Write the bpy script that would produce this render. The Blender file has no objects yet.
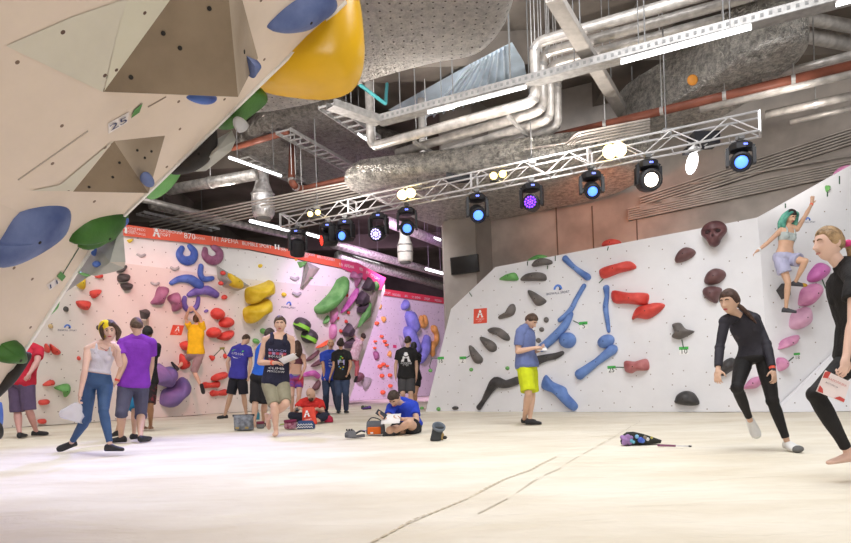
import bpy, bmesh, math, random
import numpy as np
from mathutils import Vector, Matrix, noise
random.seed(7)
C = bpy.context.scene.collection
# ------------------------------------------------------------------ camera model
FPX, PU, PV, TH, HC = 615.0, 425.5, 381.0, math.atan(0.032), 0.725
CT, ST = math.cos(TH), math.sin(TH)
CAM = Vector((0, 0, HC))
def ray(u, v):
    dx, dy = u - PU, v - PV
    return Vector(((dx*CT - dy*ST)/FPX, 1.0, (-dx*ST - dy*CT)/FPX))
def at(u, v, Y): return CAM + ray(u, v)*Y
def atz(u, v, z):
    d = ray(u, v); return CAM + d*((z - HC)/d.z)
def ground(u, v): return atz(u, v, 0.0)
def on_plane(u, v, P, off=0.0):
    o, n = P[0] + P[1]*off, P[1]
    d = ray(u, v); return CAM + d*((o - CAM).dot(n)/d.dot(n))
def plane3(a, b, c):
    n = (b - a).cross(c - a).normalized()
    if n.dot(CAM - a) < 0: n = -n
    return (a.copy(), n)
def pxm(Y): return Y/FPX          # metres per pixel at depth Y

cam = bpy.data.cameras.new('camera'); co = bpy.data.objects.new('camera', cam); C.objects.link(co)
cam.sensor_width = 36; cam.lens = 36*FPX/851; cam.shift_y = (PV - 271.5)/851; cam.clip_start = 0.05
co.matrix_world = Matrix.Translation(CAM) @ Matrix.Rotation(TH, 4, 'Y') @ Matrix.Rotation(math.pi/2, 4, 'X')
bpy.context.scene.camera = co

# ------------------------------------------------------------------ materials
MATS = {}
def mat(key, col, rough=0.6, var=0.08, scale=6.0, bump=0.0, bscale=40.0, metal=0.0, spec=0.4, emit=None, es=0.0, col2=None, stops=(0.35, 0.65), alpha=1.0, trans=0.0):
    if key in MATS: return MATS[key]
    m = bpy.data.materials.new(key); m.use_nodes = True
    nt = m.node_tree; b = nt.nodes['Principled BSDF']; L = nt.links
    b.inputs['Roughness'].default_value = rough; b.inputs['Metallic'].default_value = metal
    b.inputs['Specular IOR Level'].default_value = spec
    b.inputs['Alpha'].default_value = alpha
    if trans: b.inputs['Transmission Weight'].default_value = trans
    c4 = (*col, 1)
    tc = nt.nodes.new('ShaderNodeTexCoord')
    if var > 0 or col2:
        n = nt.nodes.new('ShaderNodeTexNoise'); n.inputs['Scale'].default_value = scale; n.inputs['Detail'].default_value = 5
        L.new(tc.outputs['Object'], n.inputs['Vector'])
        r = nt.nodes.new('ShaderNodeValToRGB')
        r.color_ramp.elements[0].position, r.color_ramp.elements[1].position = stops
        r.color_ramp.elements[0].color = tuple(max(0, x*(1-var)) for x in col) + (1,)
        r.color_ramp.elements[1].color = (*(col2 if col2 else tuple(min(1, x*(1+var)+var*0.03) for x in col)), 1)
        L.new(n.outputs['Fac'], r.inputs['Fac']); L.new(r.outputs['Color'], b.inputs['Base Color'])
    else:
        b.inputs['Base Color'].default_value = c4
    if bump > 0:
        n2 = nt.nodes.new('ShaderNodeTexNoise'); n2.inputs['Scale'].default_value = bscale; n2.inputs['Detail'].default_value = 4
        L.new(tc.outputs['Object'], n2.inputs['Vector'])
        bp = nt.nodes.new('ShaderNodeBump'); bp.inputs['Strength'].default_value = bump; bp.inputs['Distance'].default_value = 0.02
        L.new(n2.outputs['Fac'], bp.inputs['Height']); L.new(bp.outputs['Normal'], b.inputs['Normal'])
    if emit:
        b.inputs['Emission Color'].default_value = (*emit, 1); b.inputs['Emission Strength'].default_value = es
    MATS[key] = m; return m

def wallmat(key, col, dot=(0.25, 0.2, 0.18), scale=3.0, thr=0.05, dirt=0.06, rnd=0.55):
    m = bpy.data.materials.new(key); m.use_nodes = True
    nt = m.node_tree; b = nt.nodes['Principled BSDF']; L = nt.links
    b.inputs['Roughness'].default_value = 0.7; b.inputs['Specular IOR Level'].default_value = 0.25
    uv = nt.nodes.new('ShaderNodeUVMap')
    vo = nt.nodes.new('ShaderNodeTexVoronoi'); vo.voronoi_dimensions = '2D'; vo.inputs['Scale'].default_value = scale; vo.inputs['Randomness'].default_value = rnd
    L.new(uv.outputs['UV'], vo.inputs['Vector'])
    lt = nt.nodes.new('ShaderNodeMath'); lt.operation = 'LESS_THAN'; lt.inputs[1].default_value = thr
    L.new(vo.outputs['Distance'], lt.inputs[0])
    n = nt.nodes.new('ShaderNodeTexNoise'); n.inputs['Scale'].default_value = 1.3; n.inputs['Detail'].default_value = 8; n.inputs['Roughness'].default_value = 0.65
    L.new(uv.outputs['UV'], n.inputs['Vector'])
    r = nt.nodes.new('ShaderNodeValToRGB'); r.color_ramp.elements[0].position = 0.35; r.color_ramp.elements[1].position = 0.6
    r.color_ramp.elements[0].color = tuple(c*(1-dirt) for c in col) + (1,); r.color_ramp.elements[1].color = (*col, 1)
    L.new(n.outputs['Fac'], r.inputs['Fac'])
    mx = nt.nodes.new('ShaderNodeMix'); mx.data_type = 'RGBA'
    L.new(lt.outputs[0], mx.inputs[0]); L.new(r.outputs['Color'], mx.inputs[6]); mx.inputs[7].default_value = (*dot, 1)
    L.new(mx.outputs[2], b.inputs['Base Color'])
    return m

# ------------------------------------------------------------------ objects
def tag(o, label=None, cat=None, group=None, kind=None):
    if label: o['label'] = label
    if cat: o['category'] = cat
    if group: o['group'] = group
    if kind: o['kind'] = kind
    return o
def mesh_obj(name, verts, faces, m, parent=None, smooth=False, loc=None, fm=None):
    """verts in world space; the object's origin goes to loc (or the parent's origin)."""
    if parent is not None: o0 = parent.matrix_world.translation if loc is None else Vector(loc)
    else: o0 = Vector(loc) if loc is not None else Vector((0, 0, 0))
    me = bpy.data.meshes.new(name)
    me.from_pydata([tuple(Vector(v) - o0) for v in verts], [], faces)
    ms = m if isinstance(m, (list, tuple)) else [m]
    for x in ms: me.materials.append(x)
    if fm:
        for p, i in zip(me.polygons, fm): p.material_index = i
    if smooth:
        for p in me.polygons: p.use_smooth = True
    o = bpy.data.objects.new(name, me); C.objects.link(o)
    bm = bmesh.new(); bm.from_mesh(me); bmesh.ops.recalc_face_normals(bm, faces=bm.faces); bm.to_mesh(me); bm.free()
    if parent is not None:
        o.parent = parent; o.location = o0 - parent.matrix_world.translation
    else: o.location = o0
    return o
def empty(name, loc, label, cat, group=None):
    o = bpy.data.objects.new(name, None); C.objects.link(o); o.location = loc; o.empty_display_size = 0.1
    o.matrix_world = Matrix.Translation(Vector(loc))
    return tag(o, label, cat, group)
def mv(o):   # world translation before depsgraph update
    return o.matrix_world.translation
class MB:
    def __init__(s): s.v = []; s.f = []
    def add(s, v, f):
        k = len(s.v); s.v += [Vector(x) for x in v]; s.f += [tuple(i + k for i in q) for q in f]; return s
    def box(s, c, e, rot=None):
        c = Vector(c); ex = [Vector((x*e[0]/2, y*e[1]/2, z*e[2]/2)) for x in (-1, 1) for y in (-1, 1) for z in (-1, 1)]
        if rot: ex = [rot @ p for p in ex]
        return s.add([c + p for p in ex], [(0,1,3,2),(4,6,7,5),(0,4,5,1),(2,3,7,6),(0,2,6,4),(1,5,7,3)])
    def bar(s, a, b, w, h=None, up=(0, 0, 1)):
        a, b = Vector(a), Vector(b); d = (b - a); l = d.length; d.normalize(); h = h or w
        x = d.cross(Vector(up)); x = x.normalized() if x.length > 1e-4 else Vector((1, 0, 0)); z = x.cross(d).normalized()
        q = []
        for p in (a, b):
            for i, j in ((-1,-1),(1,-1),(1,1),(-1,1)): q.append(p + x*i*w/2 + z*j*h/2)
        return s.add(q, [(0,3,2,1),(4,5,6,7),(0,1,5,4),(1,2,6,5),(2,3,7,6),(3,0,4,7)])
    def tube(s, pts, r, n=10, caps=True):
        v, f = tube(pts, r, n, caps); return s.add(v, f)
    def build(s, name, m, parent=None, smooth=False, loc=None):
        return mesh_obj(name, s.v, s.f, m, parent, smooth, loc)
def frame_along(pts):
    pts = [Vector(p) for p in pts]; N = len(pts); T = []
    for i in range(N):
        t = pts[min(i+1, N-1)] - pts[max(i-1, 0)]; T.append(t.normalized() if t.length > 1e-9 else Vector((0, 0, 1)))
    ref = Vector((0, 0, 1)) if abs(T[0].z) < 0.9 else Vector((1, 0, 0))
    x = T[0].cross(ref).normalized(); X = []
    for t in T:
        x = (x - t*x.dot(t)); x = x.normalized() if x.length > 1e-6 else t.orthogonal().normalized(); X.append(x.copy())
    return pts, T, X
def tube(pts, r, n=10, caps=True):
    pts, T, X = frame_along(pts); N = len(pts)
    rs = r if isinstance(r, (list, tuple)) else [r]*N
    v, f = [], []
    for i in range(N):
        y = T[i].cross(X[i])
        for k in range(n):
            a = 2*math.pi*k/n; v.append(pts[i] + (X[i]*math.cos(a) + y*math.sin(a))*rs[i])
    for i in range(N-1):
        for k in range(n):
            k2 = (k+1) % n; f.append((i*n+k, i*n+k2, (i+1)*n+k2, (i+1)*n+k))
    if caps: f.append(tuple(range(n-1, -1, -1))); f.append(tuple((N-1)*n + k for k in range(n)))
    return v, f
def rounded(pts, r=0.12, k=4):
    """polyline with its corners rounded"""
    pts = [Vector(p) for p in pts]; out = [pts[0]]
    for i in range(1, len(pts)-1):
        a, b, c = pts[i-1], pts[i], pts[i+1]; l1, l2 = (a-b).length, (c-b).length; q = min(r, l1*.45, l2*.45)
        p, s = b + (a-b).normalized()*q, b + (c-b).normalized()*q
        for j in range(k+1):
            t = j/k; out.append(p*(1-t)**2 + b*2*t*(1-t) + s*t*t)
    return out + [pts[-1]]
def lathe(c, prof, n=20, axis=None):
    c = Vector(c); v, f = [], []
    R = Vector((0, 0, 1)).rotation_difference(Vector(axis).normalized()).to_matrix() if axis is not None else Matrix.Identity(3)
    for (r, z) in prof:
        for k in range(n):
            a = 2*math.pi*k/n; v.append(c + R @ Vector((r*math.cos(a), r*math.sin(a), z)))
    for i in range(len(prof)-1):
        for k in range(n):
            k2 = (k+1) % n; f.append((i*n+k, i*n+k2, (i+1)*n+k2, (i+1)*n+k))
    f.append(tuple(range(n-1, -1, -1))); f.append(tuple((len(prof)-1)*n + k for k in range(n)))
    return v, f
def ellipsoid(c, r, n=14, m=9, R=None):
    c = Vector(c); v, f = [c + (R @ Vector((0,0,-r[2])) if R else Vector((0,0,-r[2])))], []
    for i in range(1, m):
        th = -math.pi/2 + math.pi*i/m
        for k in range(n):
            a = 2*math.pi*k/n; p = Vector((r[0]*math.cos(th)*math.cos(a), r[1]*math.cos(th)*math.sin(a), r[2]*math.sin(th)))
            v.append(c + (R @ p if R else p))
    p = Vector((0, 0, r[2])); v.append(c + (R @ p if R else p))
    for k in range(n): f.append((0, 1+(k+1) % n, 1+k))
    for i in range(m-2):
        for k in range(n):
            k2 = (k+1) % n; f.append((1+i*n+k, 1+i*n+k2, 1+(i+1)*n+k2, 1+(i+1)*n+k))
    t = len(v)-1; b = 1+(m-2)*n
    for k in range(n): f.append((b+k, b+(k+1) % n, t))
    return v, f
def catmull(pts, k=5, closed=True):
    P = [Vector(p) for p in pts]; N = len(P); out = []
    for i in range(N if closed else N-1):
        if closed: a, b, c, d = P[i-1], P[i], P[(i+1) % N], P[(i+2) % N]
        else: a, b, c, d = P[max(i-1, 0)], P[i], P[i+1], P[min(i+2, N-1)]
        for j in range(k):
            t = j/k; t2, t3 = t*t, t*t*t
            out.append(0.5*((2*b) + (c-a)*t + (2*a-5*b+4*c-d)*t2 + (3*b-a-3*c+d)*t3))
    if not closed: out.append(P[-1])
    return out
def text_obj(name, s, o, ex, ey, n, size, m, parent=None, width=None, off=0.004, align='CENTER'):
    """flat lettering lying on a plane: o = middle, ex right, ey up, n out"""
    cu = bpy.data.curves.new(name, 'FONT'); cu.body = s; cu.size = size; cu.align_x = align; cu.align_y = 'CENTER'; cu.resolution_u = 2
    t = bpy.data.objects.new(name, cu); C.objects.link(t)
    bpy.context.view_layer.update()
    me = bpy.data.meshes.new_from_object(t.evaluated_get(bpy.context.evaluated_depsgraph_get()))
    C.objects.unlink(t); bpy.data.objects.remove(t)
    vs = [v.co.copy() for v in me.vertices]; fs = [tuple(p.vertices) for p in me.polygons]
    if not vs: return None
    w = max(v.x for v in vs) - min(v.x for v in vs); k = (width/w) if width else 1.0
    o = Vector(o); W = [o + ex*v.x*k + ey*v.y*(k if width and k < 1 else 1) + n*off for v in vs]
    return mesh_obj(name, W, fs, m, parent)
# ================================================================== SETTING
M_conc = mat('concrete', (0.52, 0.47, 0.43), 0.85, 0.18, 1.5, 0.25, 12)
M_conc_d = mat('dark concrete', (0.12, 0.10, 0.09), 0.9, 0.25, 0.8, 0.2, 10)
M_ceil = mat('ceiling concrete', (0.20, 0.17, 0.145), 0.9, 0.3, 0.7, 0.2, 10)
M_wR = wallmat('white climbing wall paint', (0.80, 0.80, 0.83), thr=0.034)
M_wL = wallmat('cream climbing wall paint', (0.82, 0.77, 0.73), thr=0.04)
M_wL2 = wallmat('white upper climbing wall paint', (0.86, 0.85, 0.84), thr=0.04)
M_wF = wallmat('pale far wall paint', (0.80, 0.74, 0.80), thr=0.05)
M_wN = wallmat('warm white overhang paint', (0.80, 0.68, 0.58), dot=(0.22, 0.15, 0.11), scale=2.6, thr=0.028, dirt=0.10, rnd=0.8)
M_litpatch = wallmat('grey green lit overhang', (0.70, 0.66, 0.56), dot=(0.13, 0.08, 0.06), scale=2.6, thr=0.03, dirt=0.10)  # coloured light on the overhang put into the colour

# floor: a fabric covered landing mat, softly rumpled
def floor_mat():
    m = bpy.data.materials.new('cream mat fabric'); m.use_nodes = True
    nt = m.node_tree; b = nt.nodes['Principled BSDF']; L = nt.links
    b.inputs['Roughness'].default_value = 0.9; b.inputs['Specular IOR Level'].default_value = 0.15
    tc = nt.nodes.new('ShaderNodeTexCoord')
    n = nt.nodes.new('ShaderNodeTexNoise'); n.inputs['Scale'].default_value = 0.9; n.inputs['Detail'].default_value = 6; n.inputs['Roughness'].default_value = 0.6
    mp = nt.nodes.new('ShaderNodeMapping'); mp.inputs['Scale'].default_value = (0.7, 1.6, 1)
    L.new(tc.outputs['Object'], mp.inputs['Vector']); L.new(mp.outputs['Vector'], n.inputs['Vector'])
    r = nt.nodes.new('ShaderNodeValToRGB'); r.color_ramp.elements[0].position = 0.3; r.color_ramp.elements[1].position = 0.62
    r.color_ramp.elements[0].color = (0.70, 0.63, 0.50, 1); r.color_ramp.elements[1].color = (0.83, 0.78, 0.67, 1)
    L.new(n.outputs['Fac'], r.inputs['Fac']); L.new(r.outputs['Color'], b.inputs['Base Color'])
    n2 = nt.nodes.new('ShaderNodeTexNoise'); n2.inputs['Scale'].default_value = 2.2; n2.inputs['Detail'].default_value = 5; n2.inputs['Distortion'].default_value = 1.2
    mp2 = nt.nodes.new('ShaderNodeMapping'); mp2.inputs['Scale'].default_value = (0.55, 1.7, 1); mp2.inputs['Rotation'].default_value = (0, 0, 0.5)
    L.new(tc.outputs['Object'], mp2.inputs['Vector']); L.new(mp2.outputs['Vector'], n2.inputs['Vector'])
    bp = nt.nodes.new('ShaderNodeBump'); bp.inputs['Strength'].default_value = 0.8; bp.inputs['Distance'].default_value = 0.06
    L.new(n2.outputs['Fac'], bp.inputs['Height']); L.new(bp.outputs['Normal'], b.inputs['Normal'])
    return m
fv, ff = [], []
nx, ny = 90, 130
for j in range(ny+1):
    for i in range(nx+1):
        x = -16 + 30*i/nx; y = -1 + 41*(j/ny)**1.6
        z = 0.016*noise.noise(Vector((x*0.9, y*1.7, 0))) + 0.010*noise.noise(Vector((x*2.1+3, y*3.1, 5))) - 0.012
        fv.append((x, y, z))
for j in range(ny):
    for i in range(nx): ff.append((j*(nx+1)+i, j*(nx+1)+i+1, (j+1)*(nx+1)+i+1, (j+1)*(nx+1)+i))
tag(mesh_obj('floor', fv, ff, floor_mat(), smooth=True), kind='structure')
def strip_floor(a, b, w, m, name, dash=None):
    a, b = ground(*a), ground(*b); d = (b-a); l = d.length; d.normalize(); s = Vector((-d.y, d.x, 0))*w/2
    mb = MB(); t = 0
    while t < l:
        e = min(t + (dash or 0.3), l); p, q = a + d*t, a + d*e
        up = lambda P: Vector((P.x, P.y, 0.016*noise.noise(Vector((P.x*0.9, P.y*1.7, 0))) + 0.010*noise.noise(Vector((P.x*2.1+3, P.y*3.1, 5))) - 0.012 + 0.006))
        mb.add([up(p-s), up(p+s), up(q+s), up(q-s)], [(0, 1, 2, 3)]); t = e + (dash*0.35 if dash else 0)
    return mb.build(name, m)
M_seam = mat('mat seam', (0.62, 0.54, 0.40), 0.9)
M_seam2 = mat('mat crease', (0.66, 0.60, 0.49), 0.9)
tag(strip_floor((352, 548), (556, 456), 0.018, M_seam, 'trim_1', 0.06), kind='structure')
tag(strip_floor((478, 512), (640, 421), 0.012, M_seam2, 'trim_2', 0.5), kind='structure')

def solid(name, poly, back, m, uvo=None):
    """a slab from a planar polygon, extruded by the vector back, UV in metres on the face"""
    N = len(poly); v = list(poly) + [p + back for p in poly]
    f = [tuple(range(N)), tuple(range(2*N-1, N-1, -1))] + [(i, (i+1) % N, N+(i+1) % N, N+i) for i in range(N)]
    o = mesh_obj(name, v, f, m); uvmap(o); return tag(o, kind='structure')
def uvmap(o):
    me = o.data; uv = me.uv_layers.new(name='UVMap')
    for p in me.polygons:
        n = p.normal; ex = Vector((0, 0, 1)).cross(n); ex = ex.normalized() if ex.length > 1e-3 else Vector((1, 0, 0)); ey = n.cross(ex)
        for li in p.loop_indices:
            c = me.vertices[me.loops[li].vertex_index].co; uv.data[li].uv = (c.dot(ex), c.dot(ey))

# right-hand white wall: two flat faces meeting at a crease
gA, gB = ground(425.5, 411), ground(772, 411.8)
PR1 = plane3(gA, gB, gA + Vector((0, 0, 1)))
R1 = [on_plane(u, v, PR1) for u, v in ((425.5, 412), (451, 309), (495.5, 267), (757.6, 217.5))] + [gB]
solid('wall_right', R1, PR1[1]*-0.12, M_wR)
gC = ground(960, 405)
topc = R1[3]
PR2 = plane3(gB, gC, topc)
R2 = [gB, topc] + [on_plane(u, v, PR2) for u, v in ((851, 165), (960, 104))] + [gC]
solid('wall_right_end', R2, PR2[1]*-0.12, M_wR)
# low facet in the corner
q = [on_plane(775, 408.5, PR2, .02), on_plane(851, 335, PR2, 0.02), on_plane(960, 240, PR2, 0.02), ground(960, 409) + Vector((0, -.12, 0)), ground(776, 412.3)]
mb = MB(); mb.add(q + [q[3] - PR2[1]*.3], [(0, 1, 2, 3, 4)])
o = mb.build('wall_right_corner', M_wR); uvmap(o); tag(o, kind='structure')

# concrete wall and column behind it
cA, cB = at(470, 381, 16.6), at(930, 381, 12.2)
cA.z = cB.z = 0
PC = plane3(cA, cB, cA + Vector((0, 0, 1)))
up8 = Vector((0, 0, 8.2))
solid('wall_right_concrete', [cA, cB, cB + up8, cA + up8], PC[1]*-0.3, M_conc)
def band(name, pts, off, m, thick=0.05):
    return solid(name, [on_plane(u, v, PC, off) for u, v in pts], PC[1]*-thick, m)
M_rib = mat('ribbed grey deck', (0.56, 0.51, 0.47), 0.8, 0.1, 3)
M_ribd = mat('rib groove', (0.25, 0.22, 0.20), 0.9, 0.1, 3)
band('trim_3', ((640, 196), (870, 121), (870, 139), (640, 212)), 0.05, M_ribd)
band('trim_4', ((628, 208), (870, 155), (870, 170), (628, 221)), 0.05, M_ribd)
mbr = MB()
for (a0, a1, b0, b1, n) in ((196, 212, 121, 139, 6), (208, 221, 155, 170, 6)):
    for i in range(n):
        t = (i+0.5)/n; u0 = 640 if a0 == 196 else 628
        mbr.bar(on_plane(u0, a0+(a1-a0)*t, PC, 0.12), on_plane(870, b0+(b1-b0)*t, PC, 0.12), 0.06, 0.035)
tag(mbr.build('trim_5', M_rib), kind='structure')
mbc = MB(); mbc.tube([on_plane(690, 184, PC, 0.18), on_plane(870, 152, PC, 0.18)], 0.02, 8)
tag(mbc.build('conduit_pipe', mat('pale conduit', (0.6, 0.55, 0.5), 0.5), smooth=True), 'thin pale conduit running between the two ribbed bands of the concrete wall', 'pipe')
# panel joints in the concrete
mbj = MB()
for u in (556, 592, 636):
    mbj.bar(on_plane(u, 206, PC, 0.0), on_plane(u+3, 280, PC, 0.0), 0.03, 0.03)
tag(mbj.build('trim_6', mat('joint', (0.2, 0.165, 0.14), 0.9)), kind='structure')
# column
k0, k1, k2 = at(448, 381, 16.0), at(480, 381, 15.6), at(497, 381, 16.3)
for k in (k0, k1, k2): k.z = 0
kb = [k0, k1, k2, k2 + Vector((0, 1.2, 0)), k0 + Vector((0, 1.2, 0))]
N = 5; v = kb + [k + up8 for k in kb]
o = mesh_obj('wall_column', v, [tuple(range(N)), tuple(range(2*N-1, N-1, -1))] + [(i, (i+1) % N, N+(i+1) % N, N+i) for i in range(N)], mat('column concrete', (0.36, 0.325, 0.295), 0.85, 0.15, 1.2, 0.3, 8))
tag(o, kind='structure')
PK = plane3(k0, k1, k0 + Vector((0, 0, 1)))

# left climbing wall (long, receding), in lower and upper faces
gL0, gL1 = ground(-30, 430.5), ground(348, 404.5)
PLv = plane3(gL0, gL1, gL0 + Vector((0, 0, 1)))
lean = 0.85
crA = on_plane(-60, 268, PLv, lean); crB = on_plane(330, 268, PLv, lean)
PL = plane3(gL0, gL1, crA)
ZC = 3.7
def onPLz(g, z):   # point of the leaning face above base point g
    n = PL[1]; h = Vector((PLv[1].x, PLv[1].y, 0)); return g + h*((z)*(-n.z)/n.dot(h)) + Vector((0, 0, z))
cr0, cr1 = onPLz(gL0, ZC), onPLz(gL1, ZC)
PU_ = (cr0.copy(), PLv[1].copy())
dL = (cr1-cr0).normalized()
t0 = on_plane(-60, 232, PU_); t1 = on_plane(386, 292, PU_)
low = [gL0 - dL*3, gL1 - dL*0.2, on_plane(386, 292, PL), on_plane(250, 266, PL) , cr0 - dL*3]
# crease: PL meets PU_ along cr0-cr1
mid = cr0 + dL*((cr1-cr0).length*0.62)
end = on_plane(385, 291, PU_)
low = [gL0 - dL*3, gL1, end, mid, cr0 - dL*3]
o = mesh_obj('wall_left', low, [(0, 1, 2, 3, 4)], M_wL); uvmap(o); tag(o, kind='structure')
top = [cr0 - dL*3, mid, end, on_plane(384, 277, PU_), on_plane(122, 225, PU_), on_plane(-60, 200, PU_)]
o = mesh_obj('wall_left_upper', top, [(0, 1, 2), (0, 2, 3, 4, 5)], M_wL2); uvmap(o); tag(o, kind='structure')
# banner along the top of it
M_ban = mat('coral banner', (0.78, 0.13, 0.075), 0.6, 0.08, 0.7)
M_ban2 = mat('pink banner end', (0.72, 0.07, 0.20), 0.6, 0.08, 0.7)
def ppoly(pts, P, off): return [on_plane(u, v, P, off) for u, v in pts]
bq = ppoly(((122, 224), (250, 241.5), (341, 259.5), (341, 268), (250, 249.5), (122, 235.5)), PU_, 0.06)
ban = mesh_obj('sponsor_banner', bq, [(0, 1, 4, 5), (1, 2, 3, 4)], M_ban)
tag(ban, 'long coral red sponsor banner along the top of the cream climbing wall', 'banner')
bq = ppoly(((341, 259.5), (358, 263), (386, 278), (381, 290.5), (357, 275), (341, 268)), PU_, 0.06)
ban2 = mesh_obj('sponsor_banner', bq, [(0, 1, 4, 5), (1, 2, 3, 4)], M_ban2)
tag(ban2, 'short pink end piece of the sponsor banner bending down over the prow', 'banner')
# far pink-lit wall
fA, fB = at(352, 381, 25.5), at(470, 381, 33.5); fA.z = fB.z = 0
PF = plane3(fA, fB, fA + Vector((0, 0, 1)))
solid('wall_back_climbing', [fA - (fB-fA)*.2, fB, fB + Vector((0, 0, 4.9)), fA - (fB-fA)*.2 + Vector((0, 0, 4.9))], PF[1]*-0.1, M_wF)
bq = ppoly(((372, 287), (456, 299.5), (456, 305.5), (372, 293.5)), PF, 0.08)
ban3 = mesh_obj('sponsor_banner', bq, [(0, 1, 2, 3)], mat('red far banner', (0.75, 0.06, 0.10), 0.6, 0.05))
tag(ban3, 'red sponsor banner on top of the far pink-lit climbing wall', 'banner')

# shell: far wall, side wall, ceiling
o = mesh_obj('wall_back', [(-22, 41, -.1), (16, 41, -.1), (16, 41, 9), (-22, 41, 9)], [(0, 1, 2, 3)], M_conc_d); tag(o, kind='structure')
o = mesh_obj('wall_left_shell', [(-17, 3, -.1), (-17, 41, -.1), (-17, 41, 9), (-17, 3, 9)], [(0, 1, 2, 3)], M_conc_d); tag(o, kind='structure')
CZ = 7.9
o = mesh_obj('ceiling', [(-22, 2, CZ), (16, 2, CZ), (16, 41, CZ), (-22, 41, CZ)], [(0, 1, 2, 3)], M_ceil); tag(o, kind='structure')
# concrete beams under the ceiling
for i, y in enumerate((13.0, 18.5, 24.0, 30.0)):
    b = MB(); b.box((-2, y, CZ-0.35), (38, 0.6, 0.7)); tag(b.build('ceiling_beam', M_ceil), kind='structure')
for i, x in enumerate((-9.0, 4.6)):
    b = MB(); b.box((x, 24, CZ-0.3), (0.6, 34, 0.6)); tag(b.build('ceiling_beam', M_ceil), kind='structure')

# near overhanging prow wall
YE = 4.2
E = [at(-60, 478, YE), at(0, 386, YE), at(94, 243, YE), at(345, 1, YE), at(470, -122, YE)]
PN1 = plane3(E[1], E[2], E[1] + Vector((0, -1, 0)))
PN2 = plane3(E[2], E[3], E[2] + Vector((0, -1, 0)))
prof = [(e.x, e.z) for e in E]; prof[0] = (E[1].x + (E[1].x-E[2].x)*(E[1].z/(E[2].z-E[1].z)), 0.0)
ring0 = [Vector((x, YE, z)) for x, z in prof] + [Vector((prof[-1][0], YE, 6.5)), Vector((-7.5, YE, 6.5)), Vector((-7.5, YE, 0))]
ring1 = [Vector((p.x, -1.2, p.z)) for p in ring0]
N = len(ring0); v = ring0 + ring1
f = [tuple(range(N)), tuple(range(2*N-1, N-1, -1))] + [(i, (i+1) % N, N+(i+1) % N, N+i) for i in range(N)]
o = mesh_obj('wall_near_overhang', v, f, M_wN); uvmap(o); tag(o, kind='structure')
# flat facets of it, coloured light put into their green-grey tone
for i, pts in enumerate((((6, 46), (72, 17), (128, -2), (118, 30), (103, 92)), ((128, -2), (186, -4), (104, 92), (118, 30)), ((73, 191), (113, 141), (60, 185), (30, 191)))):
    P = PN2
    o = mesh_obj('trim_%d' % (7+i), ppoly(pts, P, 0.003 + 0.001*i), [tuple(range(len(pts)))], M_litpatch if i != 1 else wallmat('pale green lit facet', (0.70, 0.67, 0.55), dot=(.13, .08, .06), thr=.03)); uvmap(o); tag(o, kind='structure')
mb = MB(); mb.bar(on_plane(18, 180, PN2, .002), on_plane(88, 131, PN2, .002), .006, .006); mb.bar(on_plane(148, 107, PN2, .002), on_plane(166, 97, PN2, .002), .006, .006)
tag(mb.build('trim_10', mat('panel joint', (.42, .36, .31), .9)), kind='structure')

mb = MB()
for i in (1, 2): mb.bar(E[i] + Vector((.004, .006, 0)), E[i+1] + Vector((.004, .006, 0)), .022, .022)
tag(mb.build('trim_11', mat('white plywood edge', (.86, .83, .80), .5, .03)), kind='structure')
# ================================================================== HOLDS
def hm(key, col, rough=0.5, col2=None, var=0.16, sc=4.0):
    return mat('hold ' + key, col, rough, var, sc, 0.12, 60, col2=col2)
HB = dict(grey=hm('grey', (0.105, 0.095, 0.09), .55, (0.17, 0.15, 0.14)), black=hm('black', (0.035, 0.033, 0.035), .5, (.075, .07, .07)), blue=hm('blue', (0.10, 0.20, 0.52), .5, (0.17, 0.29, 0.62)),
    royal=hm('royal', (0.055, 0.12, 0.50), .45, (.10, .20, .6)), viol=hm('violet', (0.13, 0.10, 0.42), .5, (.2, .16, .5)), red=hm('red', (0.62, 0.045, 0.035), .5, (.74, .09, .07)),
    orange=hm('orange', (0.80, 0.14, 0.05), .5), maroon=hm('maroon', (0.115, 0.05, 0.055), .5, (.18, .09, .09)), pink=hm('pink', (0.62, 0.20, 0.42), .5, (.72, .34, .52)),
    mag=hm('magenta', (0.50, 0.09, 0.38), .5, (.62, .2, .48)), lpink=hm('light pink', (0.70, 0.36, 0.55), .5, (.76, .46, .62)), mauve=hm('mauve', (0.28, 0.09, 0.19), .5, (.42, .18, .30)),
    yellow=hm('yellow', (0.80, 0.52, 0.015), .45, (.85, .62, .06)), green=hm('green', (0.10, 0.34, 0.08), .5, (.17, .44, .13)), dgreen=hm('dark green', (0.025, 0.11, 0.012), .5, (.055, .18, .025)),
    beige=hm('beige', (0.52, 0.46, 0.40), .7), vol=hm('volume grey', (0.40, 0.40, 0.37), .8), tan=hm('tan', (.55, .40, .2), .5), steel=hm('pale grey', (.42, .42, .43), .4), ply=hm('brown plywood', (0.20, 0.145, 0.095), .8, (.27, .205, .14), sc=2),
    plylit=hm('lit plywood', (0.36, 0.285, 0.21), .8, (.44, .36, .28), sc=2), dusk=hm('dusky blue', (0.06, 0.10, 0.28), .6, (.15, .20, .40)), purple=hm('purple blue', (0.09, 0.12, 0.36), .55, (.24, .14, .38), sc=1.2), amber=hm('amber', (.72, .40, .10), .5), peri=hm('periwinkle', (.22, .25, .62), .5), jet=hm('jet', (.016, .015, .014), .6, (.035, .03, .028)))
M_hole = mat('bolt hole', (0.02, 0.018, 0.016), 0.8, 0)
def pf(P):
    n = P[1]; ex = Vector((0, 0, 1)).cross(n).normalized(); ey = n.cross(ex); return ex, ey, n
def bolt(o, c, n, r):
    v, f = lathe(c, [(r, -r*0.5), (r, r*0.18), (r*.6, r*.25)], 10, n)
    mesh_obj('bolt_hole', v, f, M_hole, o)
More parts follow.
